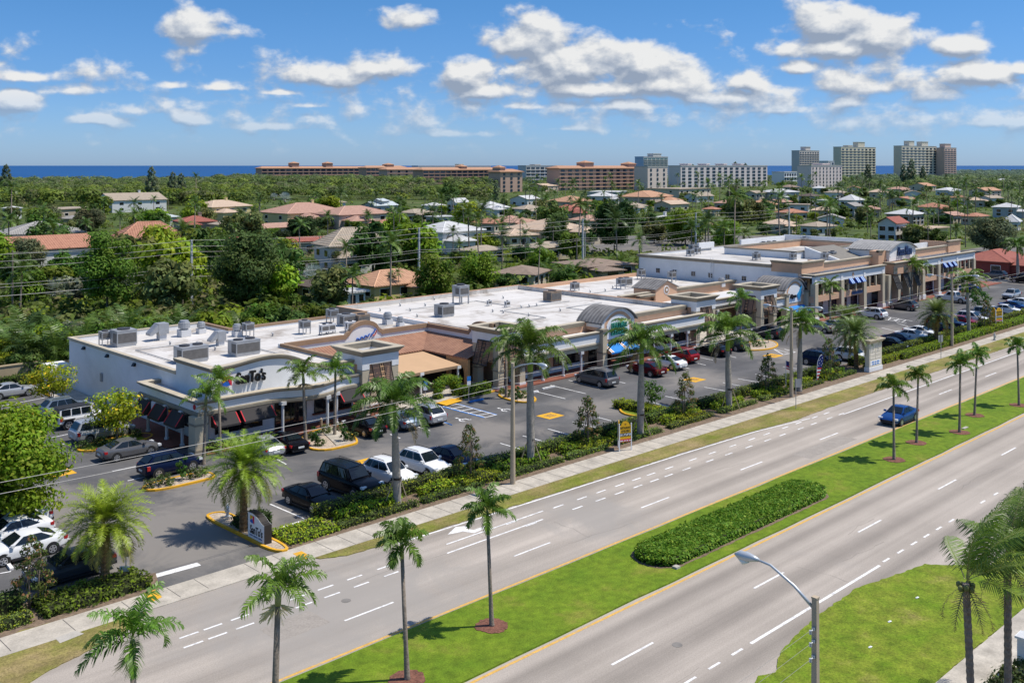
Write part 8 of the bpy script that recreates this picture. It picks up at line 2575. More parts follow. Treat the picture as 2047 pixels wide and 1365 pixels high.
HS = [
    (62, 466, 165, 5.5, 'grey', 'w', 'big house with a broad grey hip roof at the left edge', {}),
    (75, 497, 165, 4.6, 'terra', 'w', 'white house with a long terracotta gable roof at the left edge', dict(kind='gable', rise=3.2)),
    (250, 400, 122, 6.2, 'tan', 'w', 'white two storey house with brownish hip roof among trees on the left', dict(chim=True)),
    (122, 418, 105, 4.0, 'tan', 'b', 'low house with a flat brown roof left of the white two storey one', dict(kind='flat')),
    (140, 437, 46, 4.0, 'grey', 'w', 'small white house with grey roof left of the palm group', {}),
    (285, 478, 140, 6.0, 'terra', 'c', 'large terracotta roofed mansion with cream walls, left', dict(rise=4.5)),
    (250, 492, 90, 3.6, 'terra', 'c', 'lower terracotta wing in front of the left mansion', dict(rise=2.2)),
    (345, 476, 62, 3.4, 'terra', 'c', 'terracotta garage wing right of the left mansion', {}),
    (320, 434, 56, 4.0, 'metal', 'w', 'white house with a pale metal roof behind the left mansion', {}),
    (382, 443, 80, 4.5, 'rust', 'b', 'brown house with dark red roofs and a small turret', dict(chim=True)),
    (432, 413, 108, 6.0, 'peach', 'y', 'yellow house with pale peach hip roof at the wood edge', dict(chim=True)),
    (333, 549, 78, 3.2, 'orange', 'b', 'low outbuilding with terracotta roof behind the utility pole', {}),
    (598, 425, 155, 5.8, 'rose', 'y', 'yellow house with wide rosy tile roof before the mangrove wood', dict(chim=True)),
    (700, 428, 135, 5.5, 'rose', 'p', 'house with rosy roof and arched windows right of the yellow one', {}),
    (607, 482, 76, 3.6, 'rust', 'b', 'low dark red roofed house left of the big grey brown hip roof', {}),
    (700, 490, 138, 6.0, 'tan', 'w', 'large house with grey brown shingled hip roof', dict(rise=4.2)),
    (738, 508, 90, 3.2, 'tan', 'w', 'garage wing with a dark red door before the grey brown hip roof', dict(garage=True, rise=2.4)),
    (792, 506, 50, 3.0, 'tan', 'w', 'small pyramid roofed porch house right of the dark red garage', {}),
    (892, 462, 132, 6.0, 'white', 'w', 'two storey house with a sprawling white roof', dict(rise=2.6)),
    (632, 570, 112, 3.0, 'dark', 'b', 'bungalow with dark brown low roof behind the restaurant', dict(rise=1.1)),
    (690, 586, 66, 2.8, 'white', 'w', 'flat white carport roof beside the dark brown bungalow', dict(kind='flat')),
    (775, 566, 158, 3.1, 'orange', 'y', 'yellow walled house with red tile roof right behind the shop roofs', dict(rise=2.3, wins=3)),
    (757, 411, 64, 5.0, 'metal', 'g', 'small grey roofed house with a raised upper part', {}),
    (757, 402, 36, 7.0, 'metal', 'g', 'upper storey block above the small grey roofed house', {}),
    (915, 405, 38, 5.5, 'white', 'w', 'small steep white gabled house', dict(kind='gable', rise=2.5)),
    (866, 411, 40, 4.0, 'white', 'w', 'low white roofed house left of the steep white gable', {}),
    (980, 415, 66, 4.2, 'white', 'w', 'white house with pale grey green hip roof left of the conifer', dict(rise=3.0)),
    (880, 434, 52, 3.4, 'white', 'g', 'low flat white roof between palms', dict(kind='flat')),
    (975, 446, 70, 3.6, 'terra', 'c', 'terracotta roof between palms right of the sprawling white roof', {}),
    (1022, 444, 90, 3.6, 'rose', 'c', 'rosy roofed house left of the peach roofed one', {}),
    (1095, 458, 150, 4.6, 'peach', 'c', 'house with a wide pale peach hip roof left of the great dark tree', dict(rise=3.0)),
    (1030, 470, 80, 3.4, 'peach', 'c', 'lower peach roofed wing with a bent palm before it', {}),
    (1142, 403, 84, 5.4, 'orange', 'p', 'house with pale orange hip roof below the orange apartment block', {}),
    (1134, 421, 72, 4.6, 'rust', 'b', 'house with a dark terracotta hip roof left of the great dark tree', dict(rise=2.6)),
    (1206, 392, 62, 4.8, 'white', 'w', 'white hip roofed house before the orange apartment block', {}),
    (1295, 393, 110, 6.0, 'orange', 'p', 'broad orange tile roof right of the great dark tree', dict(rise=3.5)),
    (1216, 384, 90, 5.0, 'white', 'g', 'long flat grey building at the foot of the orange apartment block', dict(kind='flat')),
    (1362, 378, 120, 8.0, 'tan', 'c', 'two storey tan building behind palms', dict(kind='flat', wins=6)),
    (1042, 546, 118, 3.0, 'brown', 'c', 'bungalow with grey brown low hip roof behind the white main roof', dict(rise=1.4)),
    (1192, 530, 148, 3.0, 'brown', 'b', 'low brown roofed bungalow left of the two storey block', dict(rise=1.2)),
    (1328, 435, 42, 5.5, 'white', 'w', 'white house with a chimney behind the yellow green tree', dict(chim=True)),
    (1468, 406, 68, 5.2, 'rose', 'c', 'rosy hip roofed house right of the round grey tree', {}),
    (1424, 418, 36, 3.5, 'terra', 'c', 'small terracotta roof left of the rosy hip roof', {}),
    (1525, 406, 52, 4.0, 'orange', 'y', 'low yellowish roof right of the rosy hip roof', {}),
    (1512, 386, 40, 7.0, 'tan', 'c', 'cream two storey house under the grey apartment block', {}),
    (1562, 384, 70, 7.5, 'white', 'g', 'pale grey two storey house among palms', dict(rise=2.0)),
    (1622, 392, 40, 6.0, 'dark', 'g', 'house with a dark slate roof among palms', {}),
    (1652, 401, 34, 4.0, 'white', 'w', 'small flat white house among palms', dict(kind='flat')),
    (1504, 416, 56, 5.5, 'brown', 'b', 'brown mansard house right of the bushy yellow green tree', dict(kind='flat')),
    (1586, 425, 54, 3.5, 'terra', 'c', 'terracotta roof above the white end wall of the tall block', {}),
    (1706, 400, 46, 5.0, 'white', 'w', 'white pagoda like roof near the middle right', dict(rise=3.2)),
    (1706, 412, 40, 6.0, 'grey', 'g', 'blue grey gabled house under the pagoda like roof', dict(kind='gable', rise=1.8)),
    (1812, 398, 76, 4.2, 'terra', 'c', 'long terracotta roof at the right', dict(kind='gable', rise=1.4)),
    (1790, 446, 56, 6.0, 'rust', 'w', 'white gabled house with rusty roof behind the barrel roof', dict(kind='gable', rise=2.2)),
    (1818, 428, 68, 5.0, 'white', 'b', 'brown walled house with bright white hip roof on the right', {}),
    (1858, 457, 90, 4.6, 'peach', 'y', 'yellow walled house with flat peach roof on the right', dict(kind='flat', rise=.4)),
    (1976, 381, 56, 5.0, 'orange', 'p', 'orange roofed house far right among palms', {}),
    (2020, 414, 60, 5.0, 'white', 'g', 'white roofed house at the right edge', {}),
    (2028, 443, 44, 3.4, 'white', 'w', 'white tent like roof at the right edge', dict(rise=2.8)),
    (1922, 395, 42, 4.4, 'terra', 'c', 'small terracotta roof far right', {}),
    (1640, 376, 36, 5.0, 'white', 'w', 'tiny white house far among palms, left of the pink wall', {}),
    (1945, 366, 60, 4.5, 'white', 'w', 'row of white roofs far right by the water wood', dict(kind='gable', rise=1.5)),
    (1850, 372, 50, 5.0, 'orange', 'c', 'far orange roof before the casuarinas', {}),
    (2010, 362, 40, 4.0, 'white', 'w', 'far white roof at the right edge', {}),
    (1085, 372, 60, 5.0, 'peach', 'p', 'far pink ribbed roof left of the orange apartment block', dict(kind='gable', rise=2.5)),
    (20, 416, 30, 5.0, 'white', 'w', 'tiny white gable at the left edge', {}),
    (770, 446, 60, 3.6, 'terra', 'c', 'terracotta roof between palms before the mangrove', {}),
    (1180, 440, 70, 3.4, 'rose', 'c', 'rosy roof hidden in front of the great dark tree', {}), (1262, 412, 60, 3.6, 'tan', 'w', 'tan roof right of the white hip roof below the salmon block', {}), (1345, 408, 64, 4.0, 'peach', 'c', 'pale peach roof right of the broad orange tile roof', {}),
    (1400, 392, 52, 4.2, 'tan', 'w', 'tan roof below the two storey tan building', {}), (1560, 404, 50, 4.0, 'rose', 'c', 'rosy roof below the pale grey two storey house', {}), (1600, 410, 54, 3.6, 'tan', 'w', 'flat tan roof under the dark slate roof', dict(kind='flat')),
    (1648, 420, 60, 3.6, 'peach', 'c', 'pale peach roof under the small flat white house', {}), (1668, 437, 62, 3.4, 'grey', 'w', 'grey roof left of the tall white utility pole on the right', {}), (1745, 418, 50, 4.0, 'rose', 'p', 'rosy roof right of the blue grey gable', {}),
    (1760, 384, 46, 4.4, 'peach', 'c', 'pale peach roof below the dark slim conifer', {}), (1872, 414, 60, 3.8, 'terra', 'c', 'terracotta roof above the bright white hip roof', {}), (1905, 430, 60, 3.6, 'rose', 'c', 'rosy roof left of the tent like roof', {}),
    (1900, 380, 44, 4.4, 'white', 'w', 'white roof between far palms, under the pink far tower', {}), (1955, 400, 52, 4.2, 'peach', 'c', 'pale peach roof right of the small far terracotta one', {}), (1985, 396, 44, 4.2, 'tan', 'w', 'tan roof at the right above the white edge house', {}),
    (1955, 432, 56, 3.6, 'terra', 'c', 'terracotta roof before the tent like roof', {}), (1710, 376, 40, 4.8, 'orange', 'c', 'small orange roof under the ribbed pink block', {}), (1675, 385, 40, 4.4, 'tan', 'w', 'tan roof beside the pink block foot', {}),
    (1580, 374, 40, 5.0, 'brown', 'c', 'brown roof right at the pale apartment block foot', {}), (1800, 378, 44, 4.4, 'rose', 'c', 'rosy roof under the casuarinas', {}), (1830, 386, 44, 4.4, 'tan', 'w', 'tan roof right of the rosy one under the casuarinas', {}),
    (660, 405, 50, 4.4, 'tan', 'w', 'tan roof behind the wide rosy roofs', {}), (830, 425, 60, 3.8, 'tan', 'c', 'tan roof right of the arched window house', {}), (838, 470, 60, 3.4, 'rose', 'c', 'rosy roof left of the sprawling white roof', {}),
    (930, 424, 52, 3.8, 'rose', 'c', 'rosy roof between the low white roofs', {}), (1058, 418, 60, 3.8, 'tan', 'w', 'tan roof left of the pale orange hip roof', {}), (1050, 398, 56, 4.2, 'white', 'w', 'white roof left of the salmon end of the row', {}),
    (1090, 494, 90, 3.4, 'tan', 'c', 'tan roof below the wide pale peach hip roof', {}), (962, 500, 80, 3.2, 'tan', 'c', 'tan roof right of the round glossy tree top', {}), (1400, 450, 60, 3.4, 'rose', 'c', 'rosy roof seen between the yellow green trees', {}),
    (1560, 447, 70, 3.6, 'peach', 'c', 'pale peach roof before the terracotta one by the tall block', {}), (1640, 452, 60, 3.4, 'tan', 'w', 'tan roof above the flat roof units', {}), (470, 482, 70, 3.4, 'rust', 'b', 'dark red roof between the tall pole and the olive tree', {}),
    (455, 448, 70, 3.8, 'tan', 'c', 'tan roof below the pale peach wood edge roof', {}), (180, 520, 60, 3.2, 'tan', 'w', 'tan roof behind the tall bright tree', {}), (540, 455, 70, 3.6, 'rose', 'c', 'rosy roof left of the dark ficus', {}),
]
hr = random.Random(9)
for px, ye, wpx, ze, rf, wl, lab, kw in HS:
    kw = dict(rz=hr.choice([0, 0, .22, -.22, .45]), ratio=hr.uniform(.6, .98), **({} if 'rise' in kw or 'kind' in kw else dict(kind=hr.choice(['hip', 'hip', 'hip', 'gable'])))) | kw
    house(px, ye, wpx, ze - .25, rf, wl, lab, **kw)
h = house(2010, 520, 150, 3.1, 'rust', 'r', 'long low building with red brown roof and red garage doors at the right edge', rise=2.2, ratio=.7, wins=2)


def condo(px0, px1, Y, floors, bays, wallc, label, z_top, roofc=None, pent=(), slab=True, winfrac=.62, name='apartment_block', glass=None, rz=RAD(36), depth=18, mull=True, fl0=.12):
    pxc = (px0 + px1) / 2
    x, y = depth_pt(pxc, Y)
    bearing = math.atan2((pxc - CX), FPX)
    w = (px1 - px0) * Y / FPX / cos(rz) * .97
    root = empty(name, (x, y, 0), (TH - pi / 2) + rz, label, 'apartment block', 'apartment blocks near the sea')
    wallc = tuple(min(.75, c * 1.3) for c in wallc)
    wm = mat('block_wall_%02d%02d%02d' % tuple(int(c * 99) for c in wallc), wallc, .85, .05, .05)
    b = MB(); b.box(-w / 2, w / 2, 0, depth, 0, z_top); b.build('wall', wm, root)
    fh = z_top * (1 - fl0 * .3) / floors
    n = 0
    wme = None
    for f_ in range(floors):
        for k in range(bays):
            if n >= 100:
                break
            bw = w / bays
            if wme is None:
                b = MB(); b.box(-bw * winfrac / 2, bw * winfrac / 2, -.25, -.01, fh * .22, fh * .82)
                wo = b.build('window', glass or blueglass, root); wme = wo
            else:
                wo = wme.copy(); COL.objects.link(wo); wo.parent = root
            wo.location = (-w / 2 + bw * (k + .5), 0, f_ * fh)
            n += 1
    if slab:
        b = MB()
        for f_ in range(1, floors):
            b.box(-w / 2, w / 2, -.9, -.26, f_ * fh - .25, f_ * fh + .25)
        b.build('balcony_slabs', wm, root)
    if roofc:
        A, D = w / 2 + 1.2, depth / 2 + 1.2
        b = MB(); b.add([(-A, depth / 2 - D, z_top), (A, depth / 2 - D, z_top), (A, depth / 2 + D, z_top), (-A, depth / 2 + D, z_top), (-A + 5, depth / 2, z_top + 2.2), (A - 5, depth / 2, z_top + 2.2)], [(0, 1, 5, 4), (2, 3, 4, 5), (1, 2, 5), (3, 0, 4)])
        b.box(-A, A, depth / 2 - D, depth / 2 + D, z_top - .7, z_top - .01)
        b.build('roof', roofmat(roofc), root)
    else:
        b = MB(); b.box(-w / 2 - .3, w / 2 + .3, -.3, depth + .3, z_top + .002, z_top + .8); b.build('roof', mat('flat_roof_pale', (.5, .48, .45), .9), root)
    for fx, fw_, hh, rc in pent:
        b = MB(); b.box(-w / 2 + w * fx - fw_ / 2, -w / 2 + w * fx + fw_ / 2, 3, depth - 3, z_top + .81 if not roofc else z_top, z_top + hh); p = b.build('stair_tower', wm, root)
        if rc:
            q = fw_ / 2 + .8; c_ = -w / 2 + w * fx
            b = MB(); b.add([(c_ - q, 2, z_top + hh), (c_ + q, 2, z_top + hh), (c_ + q, depth - 2, z_top + hh), (c_ - q, depth - 2, z_top + hh), (c_, depth / 2, z_top + hh + 2)], [(0, 1, 4), (1, 2, 4), (2, 3, 4), (3, 0, 4)]); b.build('roof', roofmat(rc), p)
        else:
            b = MB(); b.box(-w / 2 + w * fx - fw_ / 2 - .5, -w / 2 + w * fx + fw_ / 2 + .5, 2.5, depth - 2.5, z_top + hh + .002, z_top + hh + .8); b.build('roof', wm, p)
    HOUSES_AT.append((x, y, w * .55))
    return root


SAL = (.37, .235, .175)
condo(537, 733, 1240, 5, 19, SAL, 'long salmon apartment block with orange roof and two roof turrets at the sea, leftmost', 19.8, 'orange', [(.31, 9, 6.0, 'orange'), (.62, 9, 6.0, 'orange')], winfrac=.7)
condo(735, 812, 1180, 5, 9, SAL, 'short salmon apartment block with darker balconies right of the leftmost one', 20.5, 'orange', [(.62, 9, 3.5, 'orange')], winfrac=.7)
condo(776, 850, 1080, 5, 5, (.42, .29, .22), 'salmon gabled wing with bright end wall in the middle of the salmon row', 18.8, 'orange', [], winfrac=.25)
condo(848, 1000, 960, 6, 14, SAL, 'long salmon apartment block with recessed balconies right of the gabled wing', 19.0, 'orange', [(.55, 6, 3, 'orange')], winfrac=.7)
condo(1000, 1045, 860, 5, 3, (.42, .28, .21), 'salmon end block with small square windows', 17.8, 'orange', [(.2, 5, 3.4, 'orange')], slab=False, winfrac=.28)
condo(838, 982, 1550, 3, 22, (.48, .43, .33), 'long beige flat roofed block on the shore behind the salmon row', 22.0, None, [(.6, 8, 2.5, None)])
condo(1112, 1292, 940, 6, 12, (.43, .28, .21), 'big orange roofed salmon apartment block with blue glazed balconies', 20.6, 'orange', [(.38, 11, 5.0, 'orange'), (.92, 9, 4.0, 'orange')], winfrac=.5)
condo(1292, 1337, 930, 5, 3, (.60, .47, .40), 'plain pale pink side block joined right of the big salmon one', 21.6, None, [], slab=False, winfrac=.25)
condo(1050, 1128, 1350, 5, 8, (.45, .42, .38), 'grey banded block with dark glazing at the sea', 22.3, None, [(.35, 9, 1.5, None)], winfrac=.75)
condo(1283, 1339, 1450, 11, 6, (.40, .40, .37), 'teal glazed tower with a stepped pale core', 35.0, None, [(.62, 16, 4.5, None)], winfrac=.8, glass=glass_mat('teal_window', (.02, .12, .13)))
condo(1345, 1556, 1080, 6, 15, (.56, .49, .46), 'long pale grey pink apartment block with tall dark window bays', 22.2, None, [(.12, 5, 2, None), (.32, 5, 2, None), (.52, 5, 2, None), (.72, 5, 2, None)], slab=False, winfrac=.5)
condo(1562, 1612, 1180, 3, 8, (.6, .6, .58), 'low white block with dark windows between the pale blocks', 15.0, None, [])
condo(1612, 1694, 1060, 6, 9, (.58, .48, .44), 'pale pink block with ribbed right wing', 22.5, None, [(.55, 12, 2, None)], slab=False, winfrac=.25)
condo(1592, 1644, 1900, 12, 8, (.44, .40, .36), 'slimmest far tower with banded balconies', 50.5, None, [(.5, 14, 7, None)], winfrac=.55, name='apartment_tower')
condo(1669, 1764, 2000, 11, 9, (.48, .44, .34), 'wide beige far tower with a central roof house', 59, None, [(.62, 22, 10, None), (.3, 14, 3, None)], winfrac=.5, name='apartment_tower')
condo(1787, 1889, 2050, 11, 9, (.48, .44, .36), 'wide pale far tower, second from the right', 62, None, [(.32, 18, 10, None), (.7, 22, 9, None)], winfrac=.5, name='apartment_tower')
condo(1882, 1918, 2080, 14, 4, (.44, .33, .28), 'pink far tower at the right end', 59, None, [(.4, 22, 8, None)], winfrac=.45, name='apartment_tower')
condo(1653, 1670, 1700, 5, 2, (.5, .5, .5), 'small grey block left of the wide beige far tower', 30, None, [], slab=False)

# ---- trees named by what they are near
DGREEN, MGREEN, BGREEN, OLIVE, GREYG = (.045, .08, .010), (.08, .125, .014), (.125, .175, .012), (.08, .095, .03), (.13, .15, .095)
TR = [
    (broadleaf(4.6, 12.0, 1.5, 26, 40, .26, (.055, .10, .012), None, 0, .8, 41, 'broadleaf_tree'), [(214, 628, .5, 1.0, 'tall dense bright green tree behind the restaurant roof, left of the concrete pole')]),
    (broadleaf(6.3, 11.0, 1.2, 28, 34, .26, (.055, .08, .02), None, 0, .75, 42, 'broadleaf_tree'), [(500, 610, 0, 1.0, 'wide dark olive tree right of the tall concrete pole')]),
    (broadleaf(4.2, 7.6, 1.6, 18, 42, .24, (.085, .125, .012), (.16, .16, .04), .15, .7, 43, 'broadleaf_tree'), [(868, 606, 0, 1.0, 'light green spreading tree before the red tiled yellow house')]),
    (broadleaf(4.0, 6.6, .6, 20, 48, .24, (.075, .145, .012), (.14, .2, .03), .2, .85, 44, 'broadleaf_tree'), [(952, 582, 0, 1.05, 'round glossy bright green tree right of the red tiled house')]),
    (broadleaf(6.2, 12.5, 2.6, 26, 32, .3, (.035, .065, .013), None, 0, .75, 45, 'broadleaf_tree'), [(1228, 508, 0, 1.05, 'great dark tree beside the side street'), (1112, 500, 2, .72, 'dark tree left of the great one'), (1330, 482, 1, .6, 'dark tree right of the great one')]),
    (broadleaf(6.6, 9.5, 2.2, 24, 32, .3, (.10, .15, .012), (.14, .17, .02), .2, .7, 46, 'broadleaf_tree'), [(1370, 490, 0, 1.0, 'yellow green spreading tree behind the utility pole'), (1450, 495, 2, .72, 'low yellow green bush tree behind the flat roof'), (1080, 545, 1, .5, 'small yellow green tree behind the grey brown bungalow')]),
    (broadleaf(2.6, 4.6, 1.6, 14, 60, .2, (.06, .085, .025), None, 0, .8, 47, 'broadleaf_tree'), [(680, 546, 0, 1.0, 'small rounded grey green tree before the dark red garage')]),
    (broadleaf(7.0, 9.0, 1.5, 24, 28, .32, (.075, .085, .04), None, 0, .65, 48, 'broadleaf_tree'), [(1982, 505, 0, .95, 'wide olive grey tree right of the two storey block'), (90, 460, 1, .9, 'olive grey round tree behind the grey roof on the left'), (1468, 402, 2, 1.0, 'grey green round tree before the pale apartment block'), (50, 545, 3, .75, 'olive tree before the white house at the left edge'), (560, 570, 2.5, .6, 'olive tree right of the wide dark one'), (180, 462, 4, .8, 'grey olive tree in the left palm group')]),
    (broadleaf(4.8, 8.0, 1.0, 20, 36, .28, (.022, .042, .012), None, 0, .9, 49, 'broadleaf_tree'), [(612, 480, 0, .85, 'dark dense ficus before the arched house'), (590, 478, 1, .8, 'dark dense ficus left of another one'), (560, 500, 2, .6, 'dark bush at the yellow house wall')]),
]
for pr, lst in TR:
    for px, py, rz_, s_, lab in lst:
        p = at(px, py)
        pr.put(p, rz_, s_, lab, 'tree', 'large trees behind the plaza')
        HOUSES_AT.append((*p, 2.0))


def casuarina(seed, H=17.0):
    r_ = random.Random(seed)
    root = empty('casuarina', (0, 0, 0))
    cl = []
    for i in range(34):
        t = i / 33
        z = 2.5 + (H - 2.5) * t
        R_ = 4.6 * (1 - t) ** .5 * r_.uniform(.35, 1.15) * (.5 + .5 * min(1, t * 3)) + .3
        a = i * 2.4
        cl.append((R_ * .7 * cos(a), R_ * .7 * sin(a), z, 1.5 * (1 - t * .6), 1.7 * (1 - t * .5)))
    branch_mesh('trunk', root, H * 1.2, .22, cl)
    V, C = clump_cloud(cl, 60, .55, (.115, .14, .08), None, 0, .22, .8, .1)
    quads_obj('crown', V, C, LEAF, root)
    return Proto(root)


CA = casuarina(3)
for px, Y, s_, lab in [(12, 640, 1.35, 'wispy casuarina at the left edge'), (303, 600, 1.28, 'tall pointed casuarina above the mangrove'), (345, 600, 1.1, 'wispy casuarina right of the tall pointed one'), (362, 610, 1.05, 'lower casuarina of the left group'), (1822, 1150, 1.75, 'wide casuarina in front of the pale far tower'),
                       (1806, 1160, 1.4, 'casuarina left of the wide one before the far tower'), (1845, 1170, 1.3, 'casuarina right of the wide one before the far tower'), (1735, 1100, 1.4, 'dark slim conifer before the beige far tower'), (1470, 1300, 1.6, 'casuarina top above the pale apartment block'), (1490, 1320, 1.5, 'second casuarina top above the pale apartment block'),
                       (1620, 1250, 1.4, 'casuarina below the slimmest far tower'), (992, 640, .7, 'slim conifer beside the white hip roof'), (1160, 1400, 1.5, 'casuarina top behind the big salmon block'), (1385, 1300, 1.4, 'casuarina top right of the teal tower')]:
    CA.put(depth_pt(px, Y), px * .13, s_, lab, 'tree', 'casuarinas')

# silver fan palms
def fan_palm(seed, col=(.26, .30, .27), R_=2.2, h=1.2):
    r_ = random.Random(seed)
    root = empty('silver_palm', (0, 0, 0))
    trunk_tube('trunk', root, h, [(0, .3), (1, .2)], palmtrunk, (0, 0), 7)
    V, C = [], []
    for i in range(26):
        a = i * 2.4; el = RAD(85) - i / 25 * RAD(100)
        d = np.array([cos(a) * cos(el), sin(a) * cos(el), sin(el)]); base = np.array([0, 0, h]) + d * R_ * .45
        s = np.array([-sin(a), cos(a), 0.]); u = np.cross(d, s)
        for k in range(13):
            t = -1.35 + 2.7 * k / 12
            v = d * cos(t) + s * sin(t) + u * .25 * abs(sin(t)); tip = base + v * R_ * .6; w = np.cross(v, u) * .07
            V.append([base - w * .3, base + w * .3, base + v * R_ * .35 + w, tip]); C.append(np.array(col) * r_.uniform(.8, 1.2))
    quads_obj('crown', np.array(V), np.array(C), PALM, root)
    return Proto(root)


FPM = fan_palm(5)
for px, py, s_, lab in [(627, 572, 1.3, 'silver blue fan palm before the dark brown bungalow'), (110, 600, 1.25, 'silver fan palm on the lawn at the left'), (570, 408, 2.2, 'large silver fan palm before the mangrove wood'), (548, 402, 1.6, 'silver fan palm left of the large one'), (475, 440, 1.3, 'silver fan palm right of the pale peach roof'), (1320, 452, 1.2, 'silver fan palm beside the white chimney house')]:
    FPM.put(at(px, py), px * .2, s_, lab, 'palm', 'silver fan palms')

# palms among the houses
SP = [small_palm(6.5, 61, 2.5), small_palm(8.5, 62, 2.6, 14), small_palm(5.0, 63, 2.7, 15, (.06, .1, .015)), small_palm(7.5, 64, 2.9, 17, (.05, .085, .02), ll=.75, dr=1.2), small_palm(10.0, 65, 2.6, 13)]
NAMED = [(788, 520, 4, 1.15, 'tall twin crowned palm before the hip roofed house, left one'), (800, 517, 4, 1.1, 'tall twin crowned palm before the hip roofed house, right one'), (1040, 522, 4, 1.0, 'wind bent palm before the peach roof'), (240, 500, 1, 1.1, 'palm before the left mansion'), (290, 520, 0, 1.15, 'low palm at the mansion front'),
         (900, 500, 0, 1.1, 'palm before the white roofed house'), (905, 520, 3, .9, 'drooping palm by the arched door of the white roofed house'), (1003, 540, 3, 1.0, 'dark palm left of the grey brown bungalow'), (40, 625, 2, 1.2, 'palm by the left edge timber pole'), (1155, 520, 2, .9, 'palm right of the concrete pole'),
         (1735, 470, 4, .9, 'palm before the brown walled white roof'), (1865, 470, 1, .9, 'slim palm in front of the yellow walled house'), (1935, 452, 3, 1.25, 'thick dark palm on the right'), (1760, 430, 1, 1.0, 'palm left of the bright white roof'), (1912, 500, 2, 1.1, 'palm right behind the far gallery end'), (505, 470, 3, 1.0, 'palm left of the ficus hedge'), (560, 440, 1, .9, 'palm before the rosy roof'), (795, 600, 1, .55, 'young palm at the wall of the red tiled house'), (783, 598, 0, .6, 'young palm left of another one at the red tiled house')]
for px, py, k, s_, lab in NAMED:
    SP[k].put(at(px, py), px * .37, s_, lab, 'palm', 'single palms behind the plaza')


def free(p, m=0.0):
    if p[1] < 119 and -20 < p[0] < 215:
        return False
    if p[0] > 205 and p[1] < 112:
        return False
    return all((p[0] - h[0]) ** 2 + (p[1] - h[1]) ** 2 > (h[2] + m) ** 2 for h in HOUSES_AT)


rp_ = random.Random(77)
BB = [broadleaf(3.4, 5.6, .8, 14, 30, .32, c, None, 0, .75, 70 + i, 'broadleaf_tree') for i, c in enumerate([DGREEN, MGREEN, BGREEN, OLIVE, (.05, .09, .02)])]
BB.append(broadleaf(2.2, 2.8, .2, 10, 45, .25, GREYG, None, 0, .8, 77, 'broadleaf_tree'))


def bg_palm(p, s_):
    SP[rp_.randrange(5)].put(p, rp_.uniform(0, 6.3), s_, 'green palm rising among the houses behind the plaza', 'palm', 'palms among the houses')


def bg_tree(p, s_, k=None):
    BB[rp_.choice([0, 1, 1, 2, 3, 3, 4, 4, 5]) if k is None else k].put(p, rp_.uniform(0, 6.3), s_, 'leafy tree growing between the houses behind the plaza', 'tree', 'trees between the houses')


np_, nb_ = 0, 0
for hx_, hy_, a, d, ze in FRONTS:      # gardens right round each house
    for k in range(3):
        s_ = rp_.uniform(-1.1, 1.1)
        if rp_.random() < .5:
            p = (hx_ + s_ * a * .6, hy_ - d / 2 - rp_.uniform(2.0, 6.0))
        else:
            p = (hx_ - a / 2 - rp_.uniform(2.0, 6.0), hy_ + s_ * d * .6)
        if not free(p, -3.5 if min(a, d) > 9 else -2):
            continue
        if k == 0:
            bg_palm(p, rp_.uniform(.8, 1.2)); np_ += 1
        else:
            q = min(1.0, ze / 5.0) * rp_.uniform(.6, 1.15); bg_tree(p, (q * 1.25, q * 1.25, q)); nb_ += 1
while np_ < 285:
    py = rp_.uniform(366, 540) if rp_.random() < .5 else rp_.uniform(360, 430)
    px = rp_.uniform(-20, 2070) if py > 430 or rp_.random() < .2 else rp_.uniform(1040, 2070)
    p = at(px, py)
    if not (py < 402 and px < 960) and free(p):
        bg_palm(p, rp_.uniform(.95, 1.65)); np_ += 1
while nb_ < 265:
    py = rp_.uniform(430, 630) if rp_.random() < .65 else rp_.uniform(365, 470)
    px = rp_.uniform(-20, 900) if py > 470 and rp_.random() < .7 else rp_.uniform(-20, 2070)
    p = at(px, py)
    if not (py < 400 and px < 960) and free(p, .5):
        k = rp_.uniform(1.0, 2.0) if p[1] > 130 else rp_.uniform(.9, 1.3)
        bg_tree(p, (k, k * rp_.uniform(.85, 1.1), k * rp_.uniform(.85, 1.15))); nb_ += 1
# unbroken garden greenery filling the ground between
V, C = [], []
ROADS = [(1180, 1560, 268, 330), (560, 760, 205, 245), (180, 300, 196, 240)]
for i in range(7500):
    py = 350 + 300 * rng.random() ** 1.5
    px = rng.uniform(-40, 2090)
    if py < 398 and px < 960:
        continue
    Y = FPX * HC / (py - HOR)
    p = at(px, py)
    if p[1] < 112.8 or (p[0] > 200 and p[1] < 116) or not free(p, -1.2) or any(a < px < b_ and c < Y < d for a, b_, c, d in ROADS):
        continue
    k = max(1, Y / 420)
    R_ = (.7 + 2.6 * rng.random() ** 2) * min(2.2, k); Ht = R_ * rng.uniform(.5, 1.1) * (1 if p[1] > 128 else .9)
    n = 26
    d = unit(rng.normal(0, 1, (n, 3))); d[:, 2] = np.abs(d[:, 2])
    P = np.array([p[0], p[1], Ht * .25]) + d * np.array([R_, R_, Ht * .75]) * rng.uniform(.7, 1.1, (n, 1))
    V.append(leaf_quads(P, d + [0, 0, .4], .2 + R_ * .12, .6, .35))
    base = np.array([DGREEN, MGREEN, BGREEN, OLIVE, (.08, .13, .02), (.11, .15, .03), (.13, .13, .05)][rng.integers(7)])
    C.append(tint(n, base * rng.uniform(.75, 1.25), .25))
gg = quads_obj('garden_shrubbery', np.concatenate(V), np.concatenate(C), LEAF)
gg['kind'] = 'stuff'; tag(gg, 'low garden greenery covering the ground between the houses', 'shrubbery')
